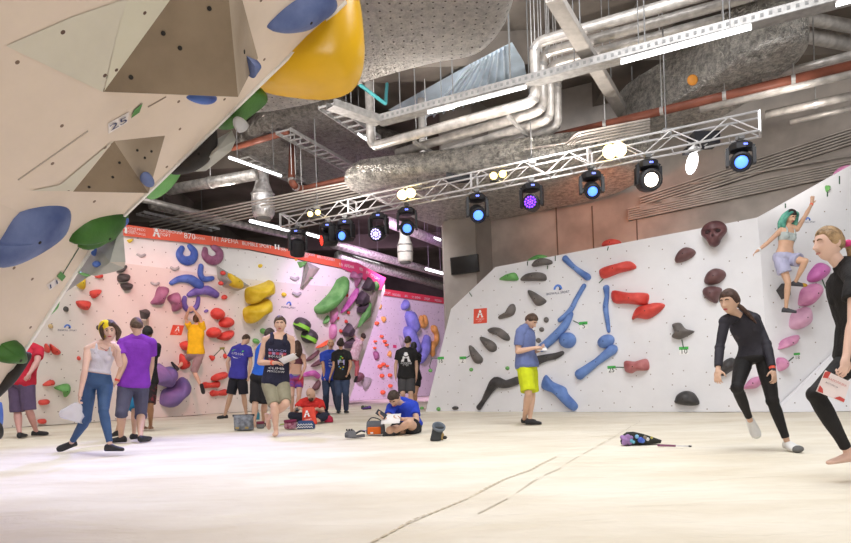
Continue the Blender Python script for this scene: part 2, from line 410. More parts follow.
def blob(m, pts, P, h, label, cat='climbing hold', group=None, sharp=False, k=4, prof=2.0, jit=0.0, name='climbing_hold', bh=True, flat=0.0):
    W = [on_plane(u, v, P) for u, v in pts]; c = sum(W, Vector())/len(W)
    ex, ey, n = pf(P)
    loop = catmull(W, k) if not sharp else [W[i]*(1-t/2) + W[(i+1) % len(W)]*t/2 for i in range(len(W)) for t in (0, 1)]
    N = len(loop); K = 7; v, f = [], []
    for i in range(K):
        a = (i/(K-1))*(math.pi/2)
        s = max(math.cos(a), 0.0)**(2/prof)*(1-flat) + flat if i < K-1 else (flat if flat > 0 else 0.0); z = math.sin(a)**(2/prof)*h
        if i == K-1 and flat == 0: v.append(c + n*h); break
        for p in loop:
            d = p - c
            if jit: z2 = z*(1 + jit*noise.noise(p*6)); q = c + d*s*(1 + 0.3*jit*noise.noise(p*5 + Vector((0, 0, z*9))))
            else: z2, q = z, c + d*s
            v.append(q + n*z2)
    rows = K-1 if flat == 0 else K
    v += [p - n*0.01 for p in loop]; b = len(v) - N
    for i in range(rows-1):
        for q in range(N): f.append((i*N+q, i*N+(q+1) % N, (i+1)*N+(q+1) % N, (i+1)*N+q))
    if flat == 0:
        t = (K-1)*N
        for q in range(N): f.append(((rows-1)*N+q, (rows-1)*N+(q+1) % N, t))
    else: f.append(tuple((K-1)*N + q for q in range(N)))
    for q in range(N): f.append((b+q, b+(q+1) % N, (q+1) % N, q))
    f.append(tuple(b+q for q in range(N-1, -1, -1)))
    o = mesh_obj(name, v, f, HB[m] if isinstance(m, str) else m, None, not sharp, c); o.matrix_world = Matrix.Translation(c)
    tag(o, label, cat, group)
    R = max((p-c).length for p in W)
    if bh and R > 0.12: bolt(o, c + n*h*0.99, n, min(0.011, R*.06))
    return o
def ell(m, u, v, ru, rv, P, h, label, rot=0, **k):
    a = math.radians(rot); pts = []
    for i in range(10):
        t = 2*math.pi*i/10; x, y = ru*math.cos(t), rv*math.sin(t); pts.append((u + x*math.cos(a) - y*math.sin(a), v + x*math.sin(a) + y*math.cos(a)))
    return blob(m, pts, P, h, label, **k)
def stroke(m, path, ws, P, label, asp=0.85, cat='climbing hold', group=None, name='climbing_hold', bh=True):
    W = [on_plane(u, v, P) for u, v in path]; ex, ey, n = pf(P)
    sc = (on_plane(path[0][0]+1, path[0][1], P) - W[0]).length
    sc2 = (on_plane(path[-1][0]+1, path[-1][1], P) - W[-1]).length; s0 = (sc+sc2)/2
    pv = [Vector((w.x, w.y, w.z)) for w in W]; sm = catmull(pv, 5, False)
    wl = np.interp(np.linspace(0, len(path)-1, len(sm)), range(len(path)), ws)
    N = 12; v, f = [], []
    pts, rr = [], []
    t0 = (sm[0]-sm[1]).normalized(); t1 = (sm[-1]-sm[-2]).normalized(); r0, r1 = wl[0]*s0, wl[-1]*s0
    for q in (1.0, .85, .5): pts.append(sm[0] + t0*r0*q*.95); rr.append(r0*math.sqrt(max(1-q*q, .02)))
    for p, w in zip(sm, wl): pts.append(p); rr.append(w*s0)
    for q in (.5, .85, 1.0): pts.append(sm[-1] + t1*r1*q*.95); rr.append(r1*math.sqrt(max(1-q*q, .02)))
    M = len(pts)
    for i in range(M):
        t = pts[min(i+1, M-1)] - pts[max(i-1, 0)]; t = (t - n*t.dot(n)).normalized(); b = n.cross(t)
        for k in range(N):
            a = 2*math.pi*k/N; v.append(pts[i] + b*math.cos(a)*rr[i] + n*(max(-.01, math.sin(a)*rr[i]*asp + rr[i]*asp*.55)))
    for i in range(M-1):
        for k in range(N): f.append((i*N+k, i*N+(k+1) % N, (i+1)*N+(k+1) % N, (i+1)*N+k))
    f.append(tuple(range(N-1, -1, -1))); f.append(tuple((M-1)*N+k for k in range(N)))
    c = sum(W, Vector())/len(W)
    o = mesh_obj(name, v, f, HB[m] if isinstance(m, str) else m, None, True, c); o.matrix_world = Matrix.Translation(c); tag(o, label, cat, group)
    if bh and max(ws)*s0 > 0.05:
        i = len(sm)//2; bolt(o, sm[i] + n*wl[i]*s0*asp*1.53, n, .010)
    return o
def poly3(m, base, apex, P, label, cat='wall volume', name='wall_volume', mats=None, group=None):
    """faceted volume: base polygon pixels on the plane, apex = [(u,v,height)...]; a fan to one apex or a ridge of two"""
    B = [on_plane(u, v, P) for u, v in base]; A = [on_plane(u, v, P, h) for u, v, h in apex]
    N = len(B); v = B + A; f = []
    for i in range(N):
        j = (i+1) % N
        if len(A) == 1: f.append((i, j, N))
        else:
            a = min(range(len(A)), key=lambda q: (A[q]-B[i]).length); b = min(range(len(A)), key=lambda q: (A[q]-B[j]).length)
            f.append((i, j, N+b, N+a) if a != b else (i, j, N+a))
    f.append(tuple(range(N-1, -1, -1)))
    c = sum(B, Vector())/N
    ms = [HB[x] for x in (mats or [m])]
    o = mesh_obj(name, v, f, ms, None, False, c, fm=[min(i, len(ms)-1) for i in range(len(f))] if mats else None); o.matrix_world = Matrix.Translation(c)
    return tag(o, label, cat, group)

# ---------- white wall
A = PR1
TOP = (on_plane(600, 250, A, -0.16), A[1])
blob('green', [(499.9,280),(504,276),(508,274),(514.6,272.7),(517.7,276),(517.3,280.6)], A, .12, 'pale green crescent hold under the slanted corner of the white wall')
blob('grey', [(521,280.6),(524.7,275),(532,272.7),(540.4,272.4),(545.9,275),(546,280.6),(535.8,281)], A, .16, 'dark grey half-dome hold beside the pale green crescent hold')
blob('grey', [(532,265),(535.8,260.4),(543,258),(551.4,260.4),(552,264),(543,265.5),(534,266.8)], A, .14, 'flat dark grey hold on the top edge of the white wall')
blob('green', [(529,261),(531,258),(537.6,255),(545,255.3),(549,258.5),(549,262)], TOP, .1, 'pale green hold peeping over the top edge behind a grey hold')
blob('grey', [(528,291.7),(532,290.8),(545,299),(545.9,302.7),(539.4,305.9),(534.8,303.7)], A, .14, 'dark grey wedge hold above the head of the man in yellow shorts')
blob('grey', [(499,316.6),(506.3,312.9),(510.9,304.6),(514.6,304.6),(515.9,310),(512.7,315.6),(503.5,318.4),(499.3,319)], A, .12, 'bent dark grey hold shaped like a boot beside the red square sign')
ell('grey', 546.4, 319.9, 2.5, 2.9, A, .06, 'tiny dark grey hold higher than the other by the man\'s face')
ell('grey', 541.8, 329.5, 2.4, 2.4, A, .06, 'tiny dark grey hold level with the face of the man in yellow shorts')
ell('grey', 538.5, 340.5, 2.4, 2.6, A, .06, 'tiny dark grey hold just above the hands of the man in yellow shorts')
blob('grey', [(487.9,329.7),(492.9,327.3),(501,328.5),(509,335.2),(509.7,340.3),(505,340.3),(497,335.2),(489.9,332.6)], A, .13, 'long curved dark grey hold, topmost of three fanned below the red square sign')
blob('grey', [(480.2,338.2),(482.8,336.8),(492.9,341.3),(497,346.3),(496,350.8),(490.9,351.8),(484.8,346.3)], A, .13, 'dark grey teardrop hold, middle one of three fanned below the red square sign')
blob('grey', [(469.2,346.3),(472.3,346.3),(480.8,355.5),(483.2,359.5),(481.4,363.2),(475.7,363.2),(471.7,356.5)], A, .13, 'dark grey teardrop hold, lowest of three fanned, beside the number 2 tag')
stroke('black', [(479.5,407.5),(484,401),(490,391),(497,382.5),(507,384),(518,380.5)], [2.6,2.2,3.4,5.2,3.6,3.6], A, 'long black knobbly branch hold reaching down to the mat')
stroke('black', [(533,363),(538,360.5),(548,357.5),(556,356),(562.5,353)], [4.6,4.4,3.2,3.0,2.0], A, 'short black branch hold poking out behind the man in yellow shorts')
for (u, v, r, L) in ((430.5,370.6,1.8,'tiny green foothold by the number 16 tag at the edge of the white wall'),(438.6,409,2,'tiny green foothold near the mat at the corner of the white wall'),(471.3,369.6,1.9,'tiny green foothold under the lowest grey teardrop hold'),(507.5,368.2,2,'tiny green foothold hanging beside the shorts of the man in yellow shorts'),(422,408,1.6,'tiny green foothold on the outer bottom corner of the white wall')):
    ell('green', u, v, r, r, A, .05, L)
ell('black', 455.5, 408, 3.2, 1.9, A, .07, 'small black foothold just above the mat by the black branch')
stroke('blue', [(565.5,258.6),(575,267.8),(588,277.2)], [3.1,2.3,3.4], A, 'slim blue bone hold, uppermost on the white wall, sloping down to the right')
blob('red', [(599.3,272),(603.5,267.8),(618.3,263.5),(630.2,261.3),(636.3,268.3),(619.2,273.3),(603.5,278.8)], A, .2, 'slanted red block hold, highest of the three big red ones')
blob('red', [(612.4,290.8),(628.4,292.6),(647.7,293.5),(648.3,302.7),(645,305.5),(628.4,303.7),(613.7,302.7)], A, .2, 'level red block hold, middle one of the three big red ones')
blob('red', [(632,319.3),(636.7,308.3),(646.8,304.6),(657.9,302.7),(665.2,305.5),(657.9,313.8),(647.7,319.3),(637.6,318)], A, .2, 'pointed red hold, lowest of the three big red ones')
blob('red', [(602.2,246.5),(603.5,242),(610.9,239),(619.2,240.5),(621,244),(612,247)], TOP, .12, 'dull red hold peeping over the top edge of the white wall')
stroke('blue', [(584.3,286),(576.8,299),(570.4,311),(560,320.3)], [2.3,2.3,2.7,2.3], A, 'slim straight blue hold below the mountain logo, leaning over the curved blue one')
stroke('blue', [(606.7,288),(607.2,296.3),(606,307.3),(607.6,320),(609,331)], [3.3,2.4,2.8,2.4,1.8], A, 'tall upright slim blue hold above the blue oval')
stroke('blue', [(571,314.5),(565.4,325.5),(553.3,338.7),(542,348)], [2.8,4.0,4.4,4.0], A, 'long curved blue hold passing behind the hands of the man in yellow shorts')
ell('blue', 568, 340.3, 8.4, 8.0, A, .22, 'round blue ball hold')
ell('blue', 606.3, 341.4, 8.7, 6.6, A, .2, 'tilted blue oval hold under the tall upright blue one', rot=-25)
stroke('blue', [(613,349.6),(597.4,361.9),(580.5,374.4)], [5.2,3.7,5.4], A, 'blue bone hold below the blue oval, sloping down to the left')
blob('blue', [(545.5,374.7),(553.3,381.8),(565.4,387.3),(568.7,394),(578,405),(574.2,411),(566.5,406),(553.3,392.8),(541.8,387.3)], A, .2, 'flared blue fin hold, lowest blue one on the white wall')
blob(hm('dusty red', (.42, .10, .10), .6, (.55, .22, .22)), [(625,361.2),(635,361.4),(647,359),(648.9,369.6),(637.2,370.8),(631.7,373.4),(625.5,370.7)], A, .22, 'chalky red bone hold beside the number 25 tag', k=5)
blob('grey', [(672.5,324.4),(680.2,322.8),(685.8,328.8),(694.6,331.4),(686.9,336.5),(679,339.4),(672,337),(674.7,332)], A, .2, 'jagged dark grey hold above the number 10 tag')
blob('black', [(675.2,399.4),(678,394),(685.8,390.8),(694.6,393.5),(699.5,403.9),(688,405.6),(675.8,403.2)], A, .2, 'black dome hold low on the white wall above the mat')
blob('maroon', [(675,259.7),(678.8,252),(685.4,247.5),(693,249),(695.8,253.5),(688.7,259.7),(677.7,263)], A, .2, 'maroon dome hold to the lower side of the skull hold')
blob('maroon', [(704.2,281.8),(707.5,273),(715.2,268.5),(724,270.7),(725.9,276.2),(719.7,282.9),(709.7,285)], A, .2, 'maroon dome hold below the skull hold, upper one of the touching two')
blob('maroon', [(703,294),(704.2,288.4),(712,286.2),(721.9,288.8),(719.7,297.2),(716.4,303.4),(707.5,299.4)], A, .2, 'maroon dome hold above the head of the woman in black, lower of the touching two')
blob('black', [(719.5,374),(721,367),(724,361),(731.5,357.6),(737,361),(738,366),(730,372),(723,376)], A, .2, 'black hold seen between the arm and body of the woman in black')
blob('pink', [(743.3,388.5),(748.8,380.3),(755.2,377),(763.5,376.6),(763.5,381.2),(757,387.6),(749.7,389)], A, .2, 'pink hold seen between the legs of the woman in black')
B2 = PR2
blob('black', [(776,290.5),(781.4,283.6),(787,286.4),(787,297.4),(781.4,299.6)], B2, .16, 'black diamond hold behind the shin of the climbing woman', sharp=True, flat=.35)
blob('mag', [(807,276.7),(811.8,268.4),(818.7,262.9),(827.8,267.8),(826.2,275.3),(817.3,281.7),(808.5,281.7)], B2, .2, 'magenta hold beside the blond girl\'s face, highest of the pink row')
blob('pink', [(798,301.5),(801.3,289),(813.2,283.6),(819.6,288.3),(817.3,296),(809,305.7),(799.4,305.7)], B2, .26, 'pink hold under the raised foot of the climbing woman')
blob('lpink', [(789.7,318),(793.9,311.2),(806.3,307.6),(808.5,322.3),(799.4,329.2),(789.7,327.8)], B2, .26, 'light pink hold under the standing foot of the climbing woman')
blob('pink', [(778.3,347.2),(782,339.7),(797,335),(795.4,343),(787.9,347.2),(778.8,349.7)], B2, .18, 'slim pink hold below the light pink hold, fourth down the pink row')
blob('pink', [(776,359.6),(781.3,357.5),(786,363),(784.6,368.7),(778,371)], B2, .18, 'pink hold beside the forearm of the woman in black, tied to the number 18 tag')
blob('pink', [(834.5,176.5),(835.3,171.2),(842.3,166.2),(851,166.5),(858,168),(858,173)], (B2[0] - B2[1]*.15, B2[1]), .14, 'pink hold on the sloping top edge of the white wall')
blob('green', [(825,186),(829.3,186.5),(828,191),(826,192)], B2, .07, 'tiny green hold near the raised hand of the climbing woman')
# skull hold
def skull_hold():
    n = A[1]; ex, ey, _ = pf(A); c = on_plane(714, 234, A, 0.16); px = (on_plane(715, 234, A) - on_plane(714, 234, A)).length
    R = Matrix((ex, ey, n)).transposed()
    v, f = ellipsoid((0, 0, 0), (1, 1, 1), 36, 26)
    out = []
    for p in v:
        x, y, z = p
        q = Vector((x*12.9, y*11.5 + 2.5, z*9.5))
        if y < -0.15:      # narrowing to the jaw
            t = (-y-0.15)/0.85; q.x *= 1 - 0.40*min(1, t*1.9) + .28*max(0, t-.45); q.y -= 5.0*t; q.z += 2.0*t*max(z, 0)
        if z > 0:
            for sx in (-1, 1):
                d = ((x - sx*0.40)/0.24)**2 + ((y + 0.06)/0.2)**2; q -= Vector((x, y, z)).normalized()*4.2*math.exp(-d*1.3)
                d = ((x - sx*0.52)/0.18)**2 + ((y + 0.42)/0.14)**2; q += Vector((x, y, z))*1.2*math.exp(-d)
            d = (x/0.12)**2 + ((y + 0.36)/0.13)**2; q -= Vector((0, 0, 1))*3.2*math.exp(-d*1.2)
            d = ((y + 0.68)/0.05)**2; q -= Vector((0, 0, 1))*0.9*math.exp(-d)*(1 if abs(x) < .45 else 0)
            d = ((y - 0.18)/0.12)**2; q += Vector((0, 0, 1))*0.9*math.exp(-d)
        out.append(c + (R @ (q*px)))
    o = mesh_obj('skull_hold', out, f, hm('skull', (0.09, 0.035, 0.04), .4, (.16, .07, .075)), None, True, c); tag(o, 'big dark maroon climbing hold shaped like a human skull', 'climbing hold')
    o.matrix_world = Matrix.Translation(c)
    for sx in (-1, 1):
        v, f = ellipsoid(c + R @ (Vector((sx*4.9, 1.6, 6.3))*px), (2.9*px, 2.5*px, 1.6*px), 12, 8, R); mesh_obj('eye_socket', v, f, mat('skull socket', (.03, .012, .014), .7, 0), o, True)
    v, f = ellipsoid(c + R @ (Vector((0, -2.4, 7.4))*px), (1.4*px, 1.8*px, 1.2*px), 10, 8, R); mesh_obj('nose_hole', v, f, MATS['skull socket'], o, True)
skull_hold()

# ---------- signs, tags and tape
M_sign = mat('coral sign vinyl', (0.78, 0.10, 0.06), 0.5, 0.04); M_white = mat('white print', (0.88, 0.87, 0.87), 0.6, 0); M_black = mat('black print', (0.02, 0.02, 0.025), 0.6, 0); M_navy = mat('navy print', (0.04, 0.05, 0.14), 0.6, 0)
M_tapeg = mat('green tape', (0.07, 0.45, 0.09), 0.6, 0.05); M_tape = mat('dark tape', (0.06, 0.12, 0.08), 0.6, 0); M_taper = mat('red tape', (0.65, 0.06, 0.05), .6, 0)
def up_at(P, c):   # image-up and right directions lying in the plane
    ex, ey, n = pf(P); return ex, ey, n
def alogo(c, ex, ey, n, s, m, parent, name='letter_mark'):
    """a stencilled mark like a letter A made of three chevrons"""
    mb = MB()
    def q(pts): mb.add([c + ex*x*s + ey*y*s + n*.006 for x, y in pts], [tuple(range(len(pts)))])
    q([(-.12,.5),(.12,.5),(.22,.2),(.0,.05),(-.22,.2)]); q([(-.26,.12),(0,-.06),(.26,.12),(.36,-.2),(.0,-.32 + .2),(-.36,-.2)]); q([(-.4,-.26),(-.12,-.1),(-.2,-.5),(-.5,-.5)]); q([(.4,-.26),(.12,-.1),(.2,-.5),(.5,-.5)])
    return mb.build(name, m, parent)
def sq_sign(pts, P, label, s):
    W = [on_plane(u, v, P, 0.01) for u, v in pts]; c = sum(W, Vector())/4; ex = ((W[1]-W[0]) + (W[2]-W[3])).normalized(); ey = ((W[0]-W[3]) + (W[1]-W[2])).normalized(); n = P[1]
    h = (W[0]-W[3]).length
    o = mesh_obj('square_sign', W + [w - n*.008 for w in W], [(0,1,2,3),(7,6,5,4),(0,4,5,1),(1,5,6,2),(2,6,7,3),(3,7,4,0)], M_sign, None, False, c); o.matrix_world = Matrix.Translation(c)
    tag(o, label, 'sign')
    alogo(c + ey*h*.14, ex, ey, n, h*.5, M_white, o)
    text_obj('lettering', 'МОСКОВСКИЙ', c - ey*h*.22, ex, ey, n, h*.13, M_white, o, h*.62, .006); text_obj('lettering', 'СПОРТ', c - ey*h*.36, ex, ey, n, h*.13, M_white, o, h*.3, .006)
sq_sign([(473.7,309),(486.8,308),(486.8,322.8),(473.5,323.8)], A, 'coral red square sign with a white letter mark on the white wall', 1)
sq_sign([(173,325),(184.2,325.5),(181.4,335.3),(170,334.9)], PL, 'coral red slanted square sign beside the climber in yellow on the cream wall', 1)
def wall_logo(u, v, w, P, label, txt='BIOWALL SPORT', slope=0):
    c = on_plane(u, v, P, .006); k = (on_plane(u+1, v, P, .006)-c).length; ex, ey, n = pf(P)
    mb = MB(); pts = []
    for i in range(9):
        a = math.pi*(1 - i/8) ; pts.append((4.2*math.cos(a), 4.6*math.sin(a)-1)); 
    inner = [(2.2*math.cos(math.pi*(1-i/8)), 2.6*math.sin(math.pi*(1-i/8))-1) for i in range(9)]
    for i in range(8): mb.add([c + (ex*x + ey*y)*k*w/22 for x, y in (pts[i], pts[i+1], inner[i+1], inner[i])], [(0, 1, 2, 3)])
    o = mb.build('wall_logo', mat('logo blue', (.10, .25, .75), .6, 0), None, False, c); o.matrix_world = Matrix.Translation(c); tag(o, label, 'logo')
    mb = MB(); mb.add([c + (ex*x + ey*y)*k*w/22 + n*.004 for x, y in ((.2, 2.4), (1.6, 1.2), (3.6, -1.8), (.8, -1.8), (1.4, .2))], [(0, 1, 2, 3, 4)]); mb.build('peak', M_navy, o)
    text_obj('lettering', txt, c - ey*k*w/22*4.2, ex, ey, n, k*w*.16, M_navy, o, k*w, .004)
wall_logo(557.8, 288.3, 23, A, 'small blue arch logo over dark lettering on the white wall')
wall_logo(67.5, 327, 19, PL, 'small blue arch logo on the cream wall beside the woman in the yellow cap')
wall_logo(288.9, 304.2, 14, PL, 'small blue arch logo over dark lettering beside the big yellow holds')
wall_logo(808, 219.5, 14, B2, 'wall logo lettering behind the arm of the climbing woman')
def route_tag(g0, g1, num, nc, P, line, label):
    a, b = on_plane(*g0, P, .006), on_plane(*g1, P, .006); ex, ey, n = pf(P); k = (b-a).length
    hh = k*.17; c = (a+b)/2; ex2 = (b-a).normalized()
    o = mesh_obj('route_tag', [a + ey*hh, b + ey*hh, b - ey*hh, a - ey*hh], [(0, 1, 2, 3)], M_tapeg, None, False, c); o.matrix_world = Matrix.Translation(c); tag(o, label, 'route tag')
    pc = on_plane(*nc, P, .005); w, h = k*.5, k*.34
    mesh_obj('number_card', [pc - ex*w + ey*h, pc + ex*w + ey*h, pc + ex*w - ey*h, pc - ex*w - ey*h], [(0, 1, 2, 3)], mat('card white', (.85, .85, .85), .6, 0), o)
    text_obj('number', num, pc, ex, ey, n, k*.8, M_black, o, None, .004)
    mb = MB(); L = [on_plane(*q, P, .006) for q in line]
    for i in range(len(L)-1): mb.bar(L[i], L[i+1], .018, .006, n)
    mb.build('tape_line', M_tape, o)
route_tag((437.6,358.3),(443.9,357.9),'16',(440.6,361),A,((437.6,358.2),(432,358.5),(429.6,366),(430.2,369)),'green and white route tag numbered 16 at the edge of the white wall')
route_tag((459.5,358),(466.2,357.7),'2',(462.6,360.8),A,((466.2,357.8),(470,355.6)),'green and white route tag numbered 2 beside a grey teardrop hold')
route_tag((579,323.6),(587.5,322.8),'5',(583.8,326.2),A,((579,323.4),(573,320.6)),'green and white route tag numbered 5 beside the curved blue hold')
route_tag((607.4,367.4),(615.6,367.1),'25',(611.5,370.3),A,((615.6,367.2),(625.5,367.4)),'green and white route tag numbered 25 tied to the chalky red hold')
route_tag((679,348.5),(688.4,348),'10',(683.9,351.6),A,((683.5,348),(681.8,339.5)),'green and white route tag numbered 10 under the jagged grey hold')
route_tag((793.7,354.2),(800,353.7),'18',(797.2,357.6),B2,((793.7,357),(786,363.5)),'green and white route tag numbered 18 beside the low pink hold')
def tape(a, b, P, m, label, w=.02):
    mb = MB(); mb.bar(on_plane(*a, P, .006), on_plane(*b, P, .006), w, .006, P[1])
    c = on_plane((a[0]+b[0])/2, (a[1]+b[1])/2, P); o = mb.build('route_tape', m, None, False, c); tag(o, label, 'tape')
for a, b, L in (((527.5,261.5),(527.5,265.5),'short dark tape strip hanging from the pale green hold on the top edge'),((547.6,265.5),(547.4,269),'short dark tape strip under the flat grey hold on the top edge'),((555.3,255.7),(555.3,261),'short dark tape strip alone at the top edge beside the slim blue bone hold'),((608.4,246.5),(607.4,250.5),'short tape strip under the dull red hold on the top edge'),((603.3,278.8),(599,283),'short dark tape strip under the highest big red hold'),((469.3,292.5),(472,296.5),'short dark tape strip at the slanted corner of the white wall')):
    tape(a, b, A, M_tape, L)
for a, b, L in (((827.4,192),(827.4,196.5),'short dark tape strip under the tiny green hold near the raised hand'),((839.5,176),(839.5,184),'short dark tape strip under the pink hold on the top edge'),((822,279),(825.6,288.5),'dark tape strip under the magenta hold by the girl\'s face'),((785.4,203.5),(785.4,208),'short dark tape strip above the teal-haired climber')):
    tape(a, b, B2, M_tape, L)

# ---------- cream wall
D, U = PL, PU_
stroke('royal', [(181.6,248.2),(178.8,253.6),(180.7,258.6),(186.1,261.2),(192,258.8),(193.4,252.3),(189.4,246.8)], [2.6,3.4,4,4.4,4,3.6,2.6], U, 'royal blue ring hold open at the top under the banner', .7)
stroke('mauve', [(204.8,249.4),(204.2,254.9),(207.2,259.2),(212.4,261),(217.8,258.1),(218.2,251.9),(212.6,247)], [2.4,3.3,3.9,4.2,4,3.6,2.6], U, 'mauve ring hold open at the top under the banner', .7)
stroke('royal', [(200.4,266),(199.7,274.0),(203.6,278.9),(212,278)], [2.4,2.7,2.7,2.1], D, 'small royal blue hook hold below the two rings')
stroke('royal', [(171,282.8),(178.8,278.9),(189.1,279),(198.5,285)], [2.2,3.2,4.4,4.6], D, 'blue arc hold, upper of the two big arcs')
stroke('viol', [(188.5,294.8),(195.6,291.2),(205.9,290),(215.5,294.5)], [2.2,3.8,4.4,3.3], D, 'violet arc hold, lower of the two big arcs')
stroke('viol', [(184.2,297.8),(183.3,303.3),(186,308.5),(190.5,310),(194.7,307.5),(197,303.5),(198,297.6)], [2.2,2.6,2.6,2.4,2.4,2.2,1.9], D, 'violet U-shaped hold gripped by the climber in yellow')
ell('viol', 206, 311, 2.3, 1.5, D, .06, 'tiny violet hold beside the climber in yellow', rot=-25)
blob('mauve', [(150.3,302.6),(154.2,296.8),(158.1,287.1),(167.8,287.8),(164.6,295.5),(161.3,303.9),(152.9,304.6)], D, .25, 'mauve block hold, outer one of the pair beside the blue arcs')
blob('mauve', [(167.1,299.4),(169,295.5),(177.5,292.3),(178.8,298),(180.7,305.2),(178.8,309.7),(172.3,311.4),(171,304.6)], D, .25, 'mauve block hold beside the violet U-shaped hold')
ell('red', 216.9, 313.6, 6.7, 5.8, D, .25, 'red oval hold, topmost of the cluster by the climber in yellow')
ell('red', 225.6, 322.3, 7.4, 5.0, D, .25, 'red oval hold, second from top, tilted upwards', rot=-15)
ell('red', 213, 332.4, 7.2, 5.2, D, .25, 'red oval hold, lowest oval of the cluster by the climber in yellow', rot=-15)
blob('red', [(216.5,337.9),(222.7,332.4),(232,330.2),(232.4,334.9),(225.3,340.5)], D, .22, 'red wedge hold beneath the red ovals')
ell('red', 224, 297.2, 2.9, 2.4, D, .1, 'small red hold alone above the red ovals', rot=-20)
poly3('beige', [(216.3,265.2),(250,286),(238,291),(223,287),(217.5,278)], [(229,281,.4)], D, 'beige triangular wall volume carrying yellow and red holds', mats=['vol','beige','beige','vol','vol'])
DV = (D[0] + D[1]*.22, D[1])
blob('yellow', [(227.9,273.6),(233,275),(241.5,280.8),(240.8,288.5),(229.2,285.3)], DV, .22, 'yellow hold on the beige triangular volume')
ell('red', 222.7, 273, 2.4, 2.2, DV, .1, 'small red hold on the beige volume, upper one'); ell('red', 220.6, 283.3, 2.3, 2.2, DV, .1, 'small red hold on the beige volume, lower one')
blob('red', [(179.4,344.6),(182.7,341.8),(189.1,341.4),(191,350.2),(182.7,349.8)], D, .25, 'red hold behind the shirt hem of the climber in yellow')
blob('red', [(179.4,354.9),(182.7,354.2),(185.2,358.7),(189.1,362),(187.8,367.1),(181.4,369.5),(179.4,365.9)], D, .22, 'red hold behind the bent knee of the climber in yellow')
blob('purple', [(146,366),(154,365),(159.4,363.3),(163.3,367.1),(171,366.5),(174.9,371),(173.9,377.5),(170.4,384.6),(165.9,386.8),(152,382.7),(146,381)], D, .5, 'big purple-blue rounded volume behind the man in the purple tee', cat='wall volume', name='wall_volume')
blob('purple', [(159.4,400.8),(161.3,391.7),(165.9,387.8),(173.6,385.2),(180,377.5),(185.2,378),(188.5,384),(186.5,390.4),(178.8,396.9),(171,405.3),(165.9,406.8),(160.7,404.6)], D, .5, 'big purple-blue kidney-shaped volume below the climber in yellow', cat='wall volume', name='wall_volume')
blob('red', [(211,377.5),(216.3,373.6),(226,372),(226,376.8),(212.4,380.7)], D, .2, 'red block hold, topmost of three stacked near the mat')
stroke('red', [(204.5,384.8),(210,385),(216.5,384)], [3,2.2,3.2], D, 'red bone hold, middle of three stacked near the mat')
stroke('red', [(212.2,393),(218,393),(223.8,392)], [2.9,2.1,3.2], D, 'red bone hold, lowest of three stacked near the mat')
blob('red', [(209.3,355.6),(214.5,356.2),(212.6,360.4),(210.6,360)], D, .1, 'small red hold tied by tape to the yellow-green strip'); ell('red', 224.7, 356, 1.7, 2.6, D, .1, 'small red hold at the shoulder of the man in the blue-violet tee')
mb = MB(); mb.bar(on_plane(219.8,348.5,D,.01), on_plane(224.6,348.2,D,.01), .06, .006, D[1]); o = mb.build('route_tag', mat('olive tape', (.35,.36,.1),.6,0), None, False, on_plane(222,348.4,D)); tag(o,'olive tape strip with two dark lines above the red bone holds','route tag'); o.matrix_world = Matrix.Translation(on_plane(222,348.4,D))
mb = MB(); mb.bar(on_plane(221,349,D,.01), on_plane(213.5,356.5,D,.01), .02,.006,D[1]); mb.bar(on_plane(223,349,D,.01), on_plane(226,354,D,.01), .02,.006,D[1]); mb.build('tape_line', M_tape, o)
blob('black', [(139.2,310.3),(146,309),(144.7,315.5),(140.8,319.4)], D, .3, 'black angular hold above the head of the man in the purple tee', sharp=True, flat=.4)
poly3('beige', [(148.5,311.5),(149.2,333),(139.6,319.5)], [(145.5,321,.3)], D, 'beige triangular volume beside the black angular hold')
for m_, p, h, L in (('red',[(76.3,301),(89.6,301.4),(87.9,308.7),(84,310),(78.2,306.8)],.2,'coral half-moon hold above the arch logo'),('red',[(89.6,291.3),(101,290),(93,298.4)],.18,'coral triangular hold above the half-moon one'),('red',[(94.3,276.2),(98,274.2),(102,273.8),(102.5,277),(97.6,278.4)],.1,'small coral hold under the grey volume of the near wall'),
    ('red',[(44.3,345),(46.5,343.6),(49.8,348.2),(48.5,352.7),(44.6,351.4)],.14,'small coral hold, narrower of the pair beside the red tee'),('red',[(50.2,343.6),(60,350.8),(58.2,354.6),(53,354),(50.2,348.2)],.16,'coral wedge hold, wider of the pair beside the red tee'),
    ('red',[(42.4,385.5),(47.8,380.7),(53.6,380.3),(53.6,384.6)],.14,'coral hold beside the purple shorts, topmost of three'),('red',[(38.8,400.5),(46.5,399.2),(49.5,401),(46.5,404),(39.2,404.6)],.14,'coral hold beside the purple shorts, second of three'),('red',[(37.7,419.7),(45.2,419),(45.2,422.3),(38.8,423.2)],.14,'coral hold just above the mat, lowest of three'),
    ('green',[(53.6,387.8),(62,384.2),(68.5,384),(69.8,388.5),(67.9,393.6),(64,396.9),(62,391.7)],.2,'green hooked hold beside the woman\'s hanging hand'),('yellow',[(127,240),(132.8,239),(131.8,241.3),(129.2,243)],.1,'small yellow cup hold under the banner'),('yellow',[(74.3,280.8),(77.5,275.6),(84,275.6),(84,288.5),(78.8,287.9)],.2,'yellow rounded hold under the edge of the near wall'),
    ('black',[(116.3,271.7),(125.3,265.2),(126,267.2),(121.4,272)],.14,'black hold, topmost and thinnest of the black stack'),('black',[(117.5,275.6),(122.7,273.6),(129.2,275),(127.9,280),(122.7,282),(117.5,280.8)],.2,'glossy black hold, middle of the black stack'),('black',[(120,284.6),(125.3,283),(131.8,284),(129.8,289),(124,290.4)],.2,'glossy black hold, lowest of the black stack')):
    blob(m_, p, U if p[0][1] < 262 else D, h, L)
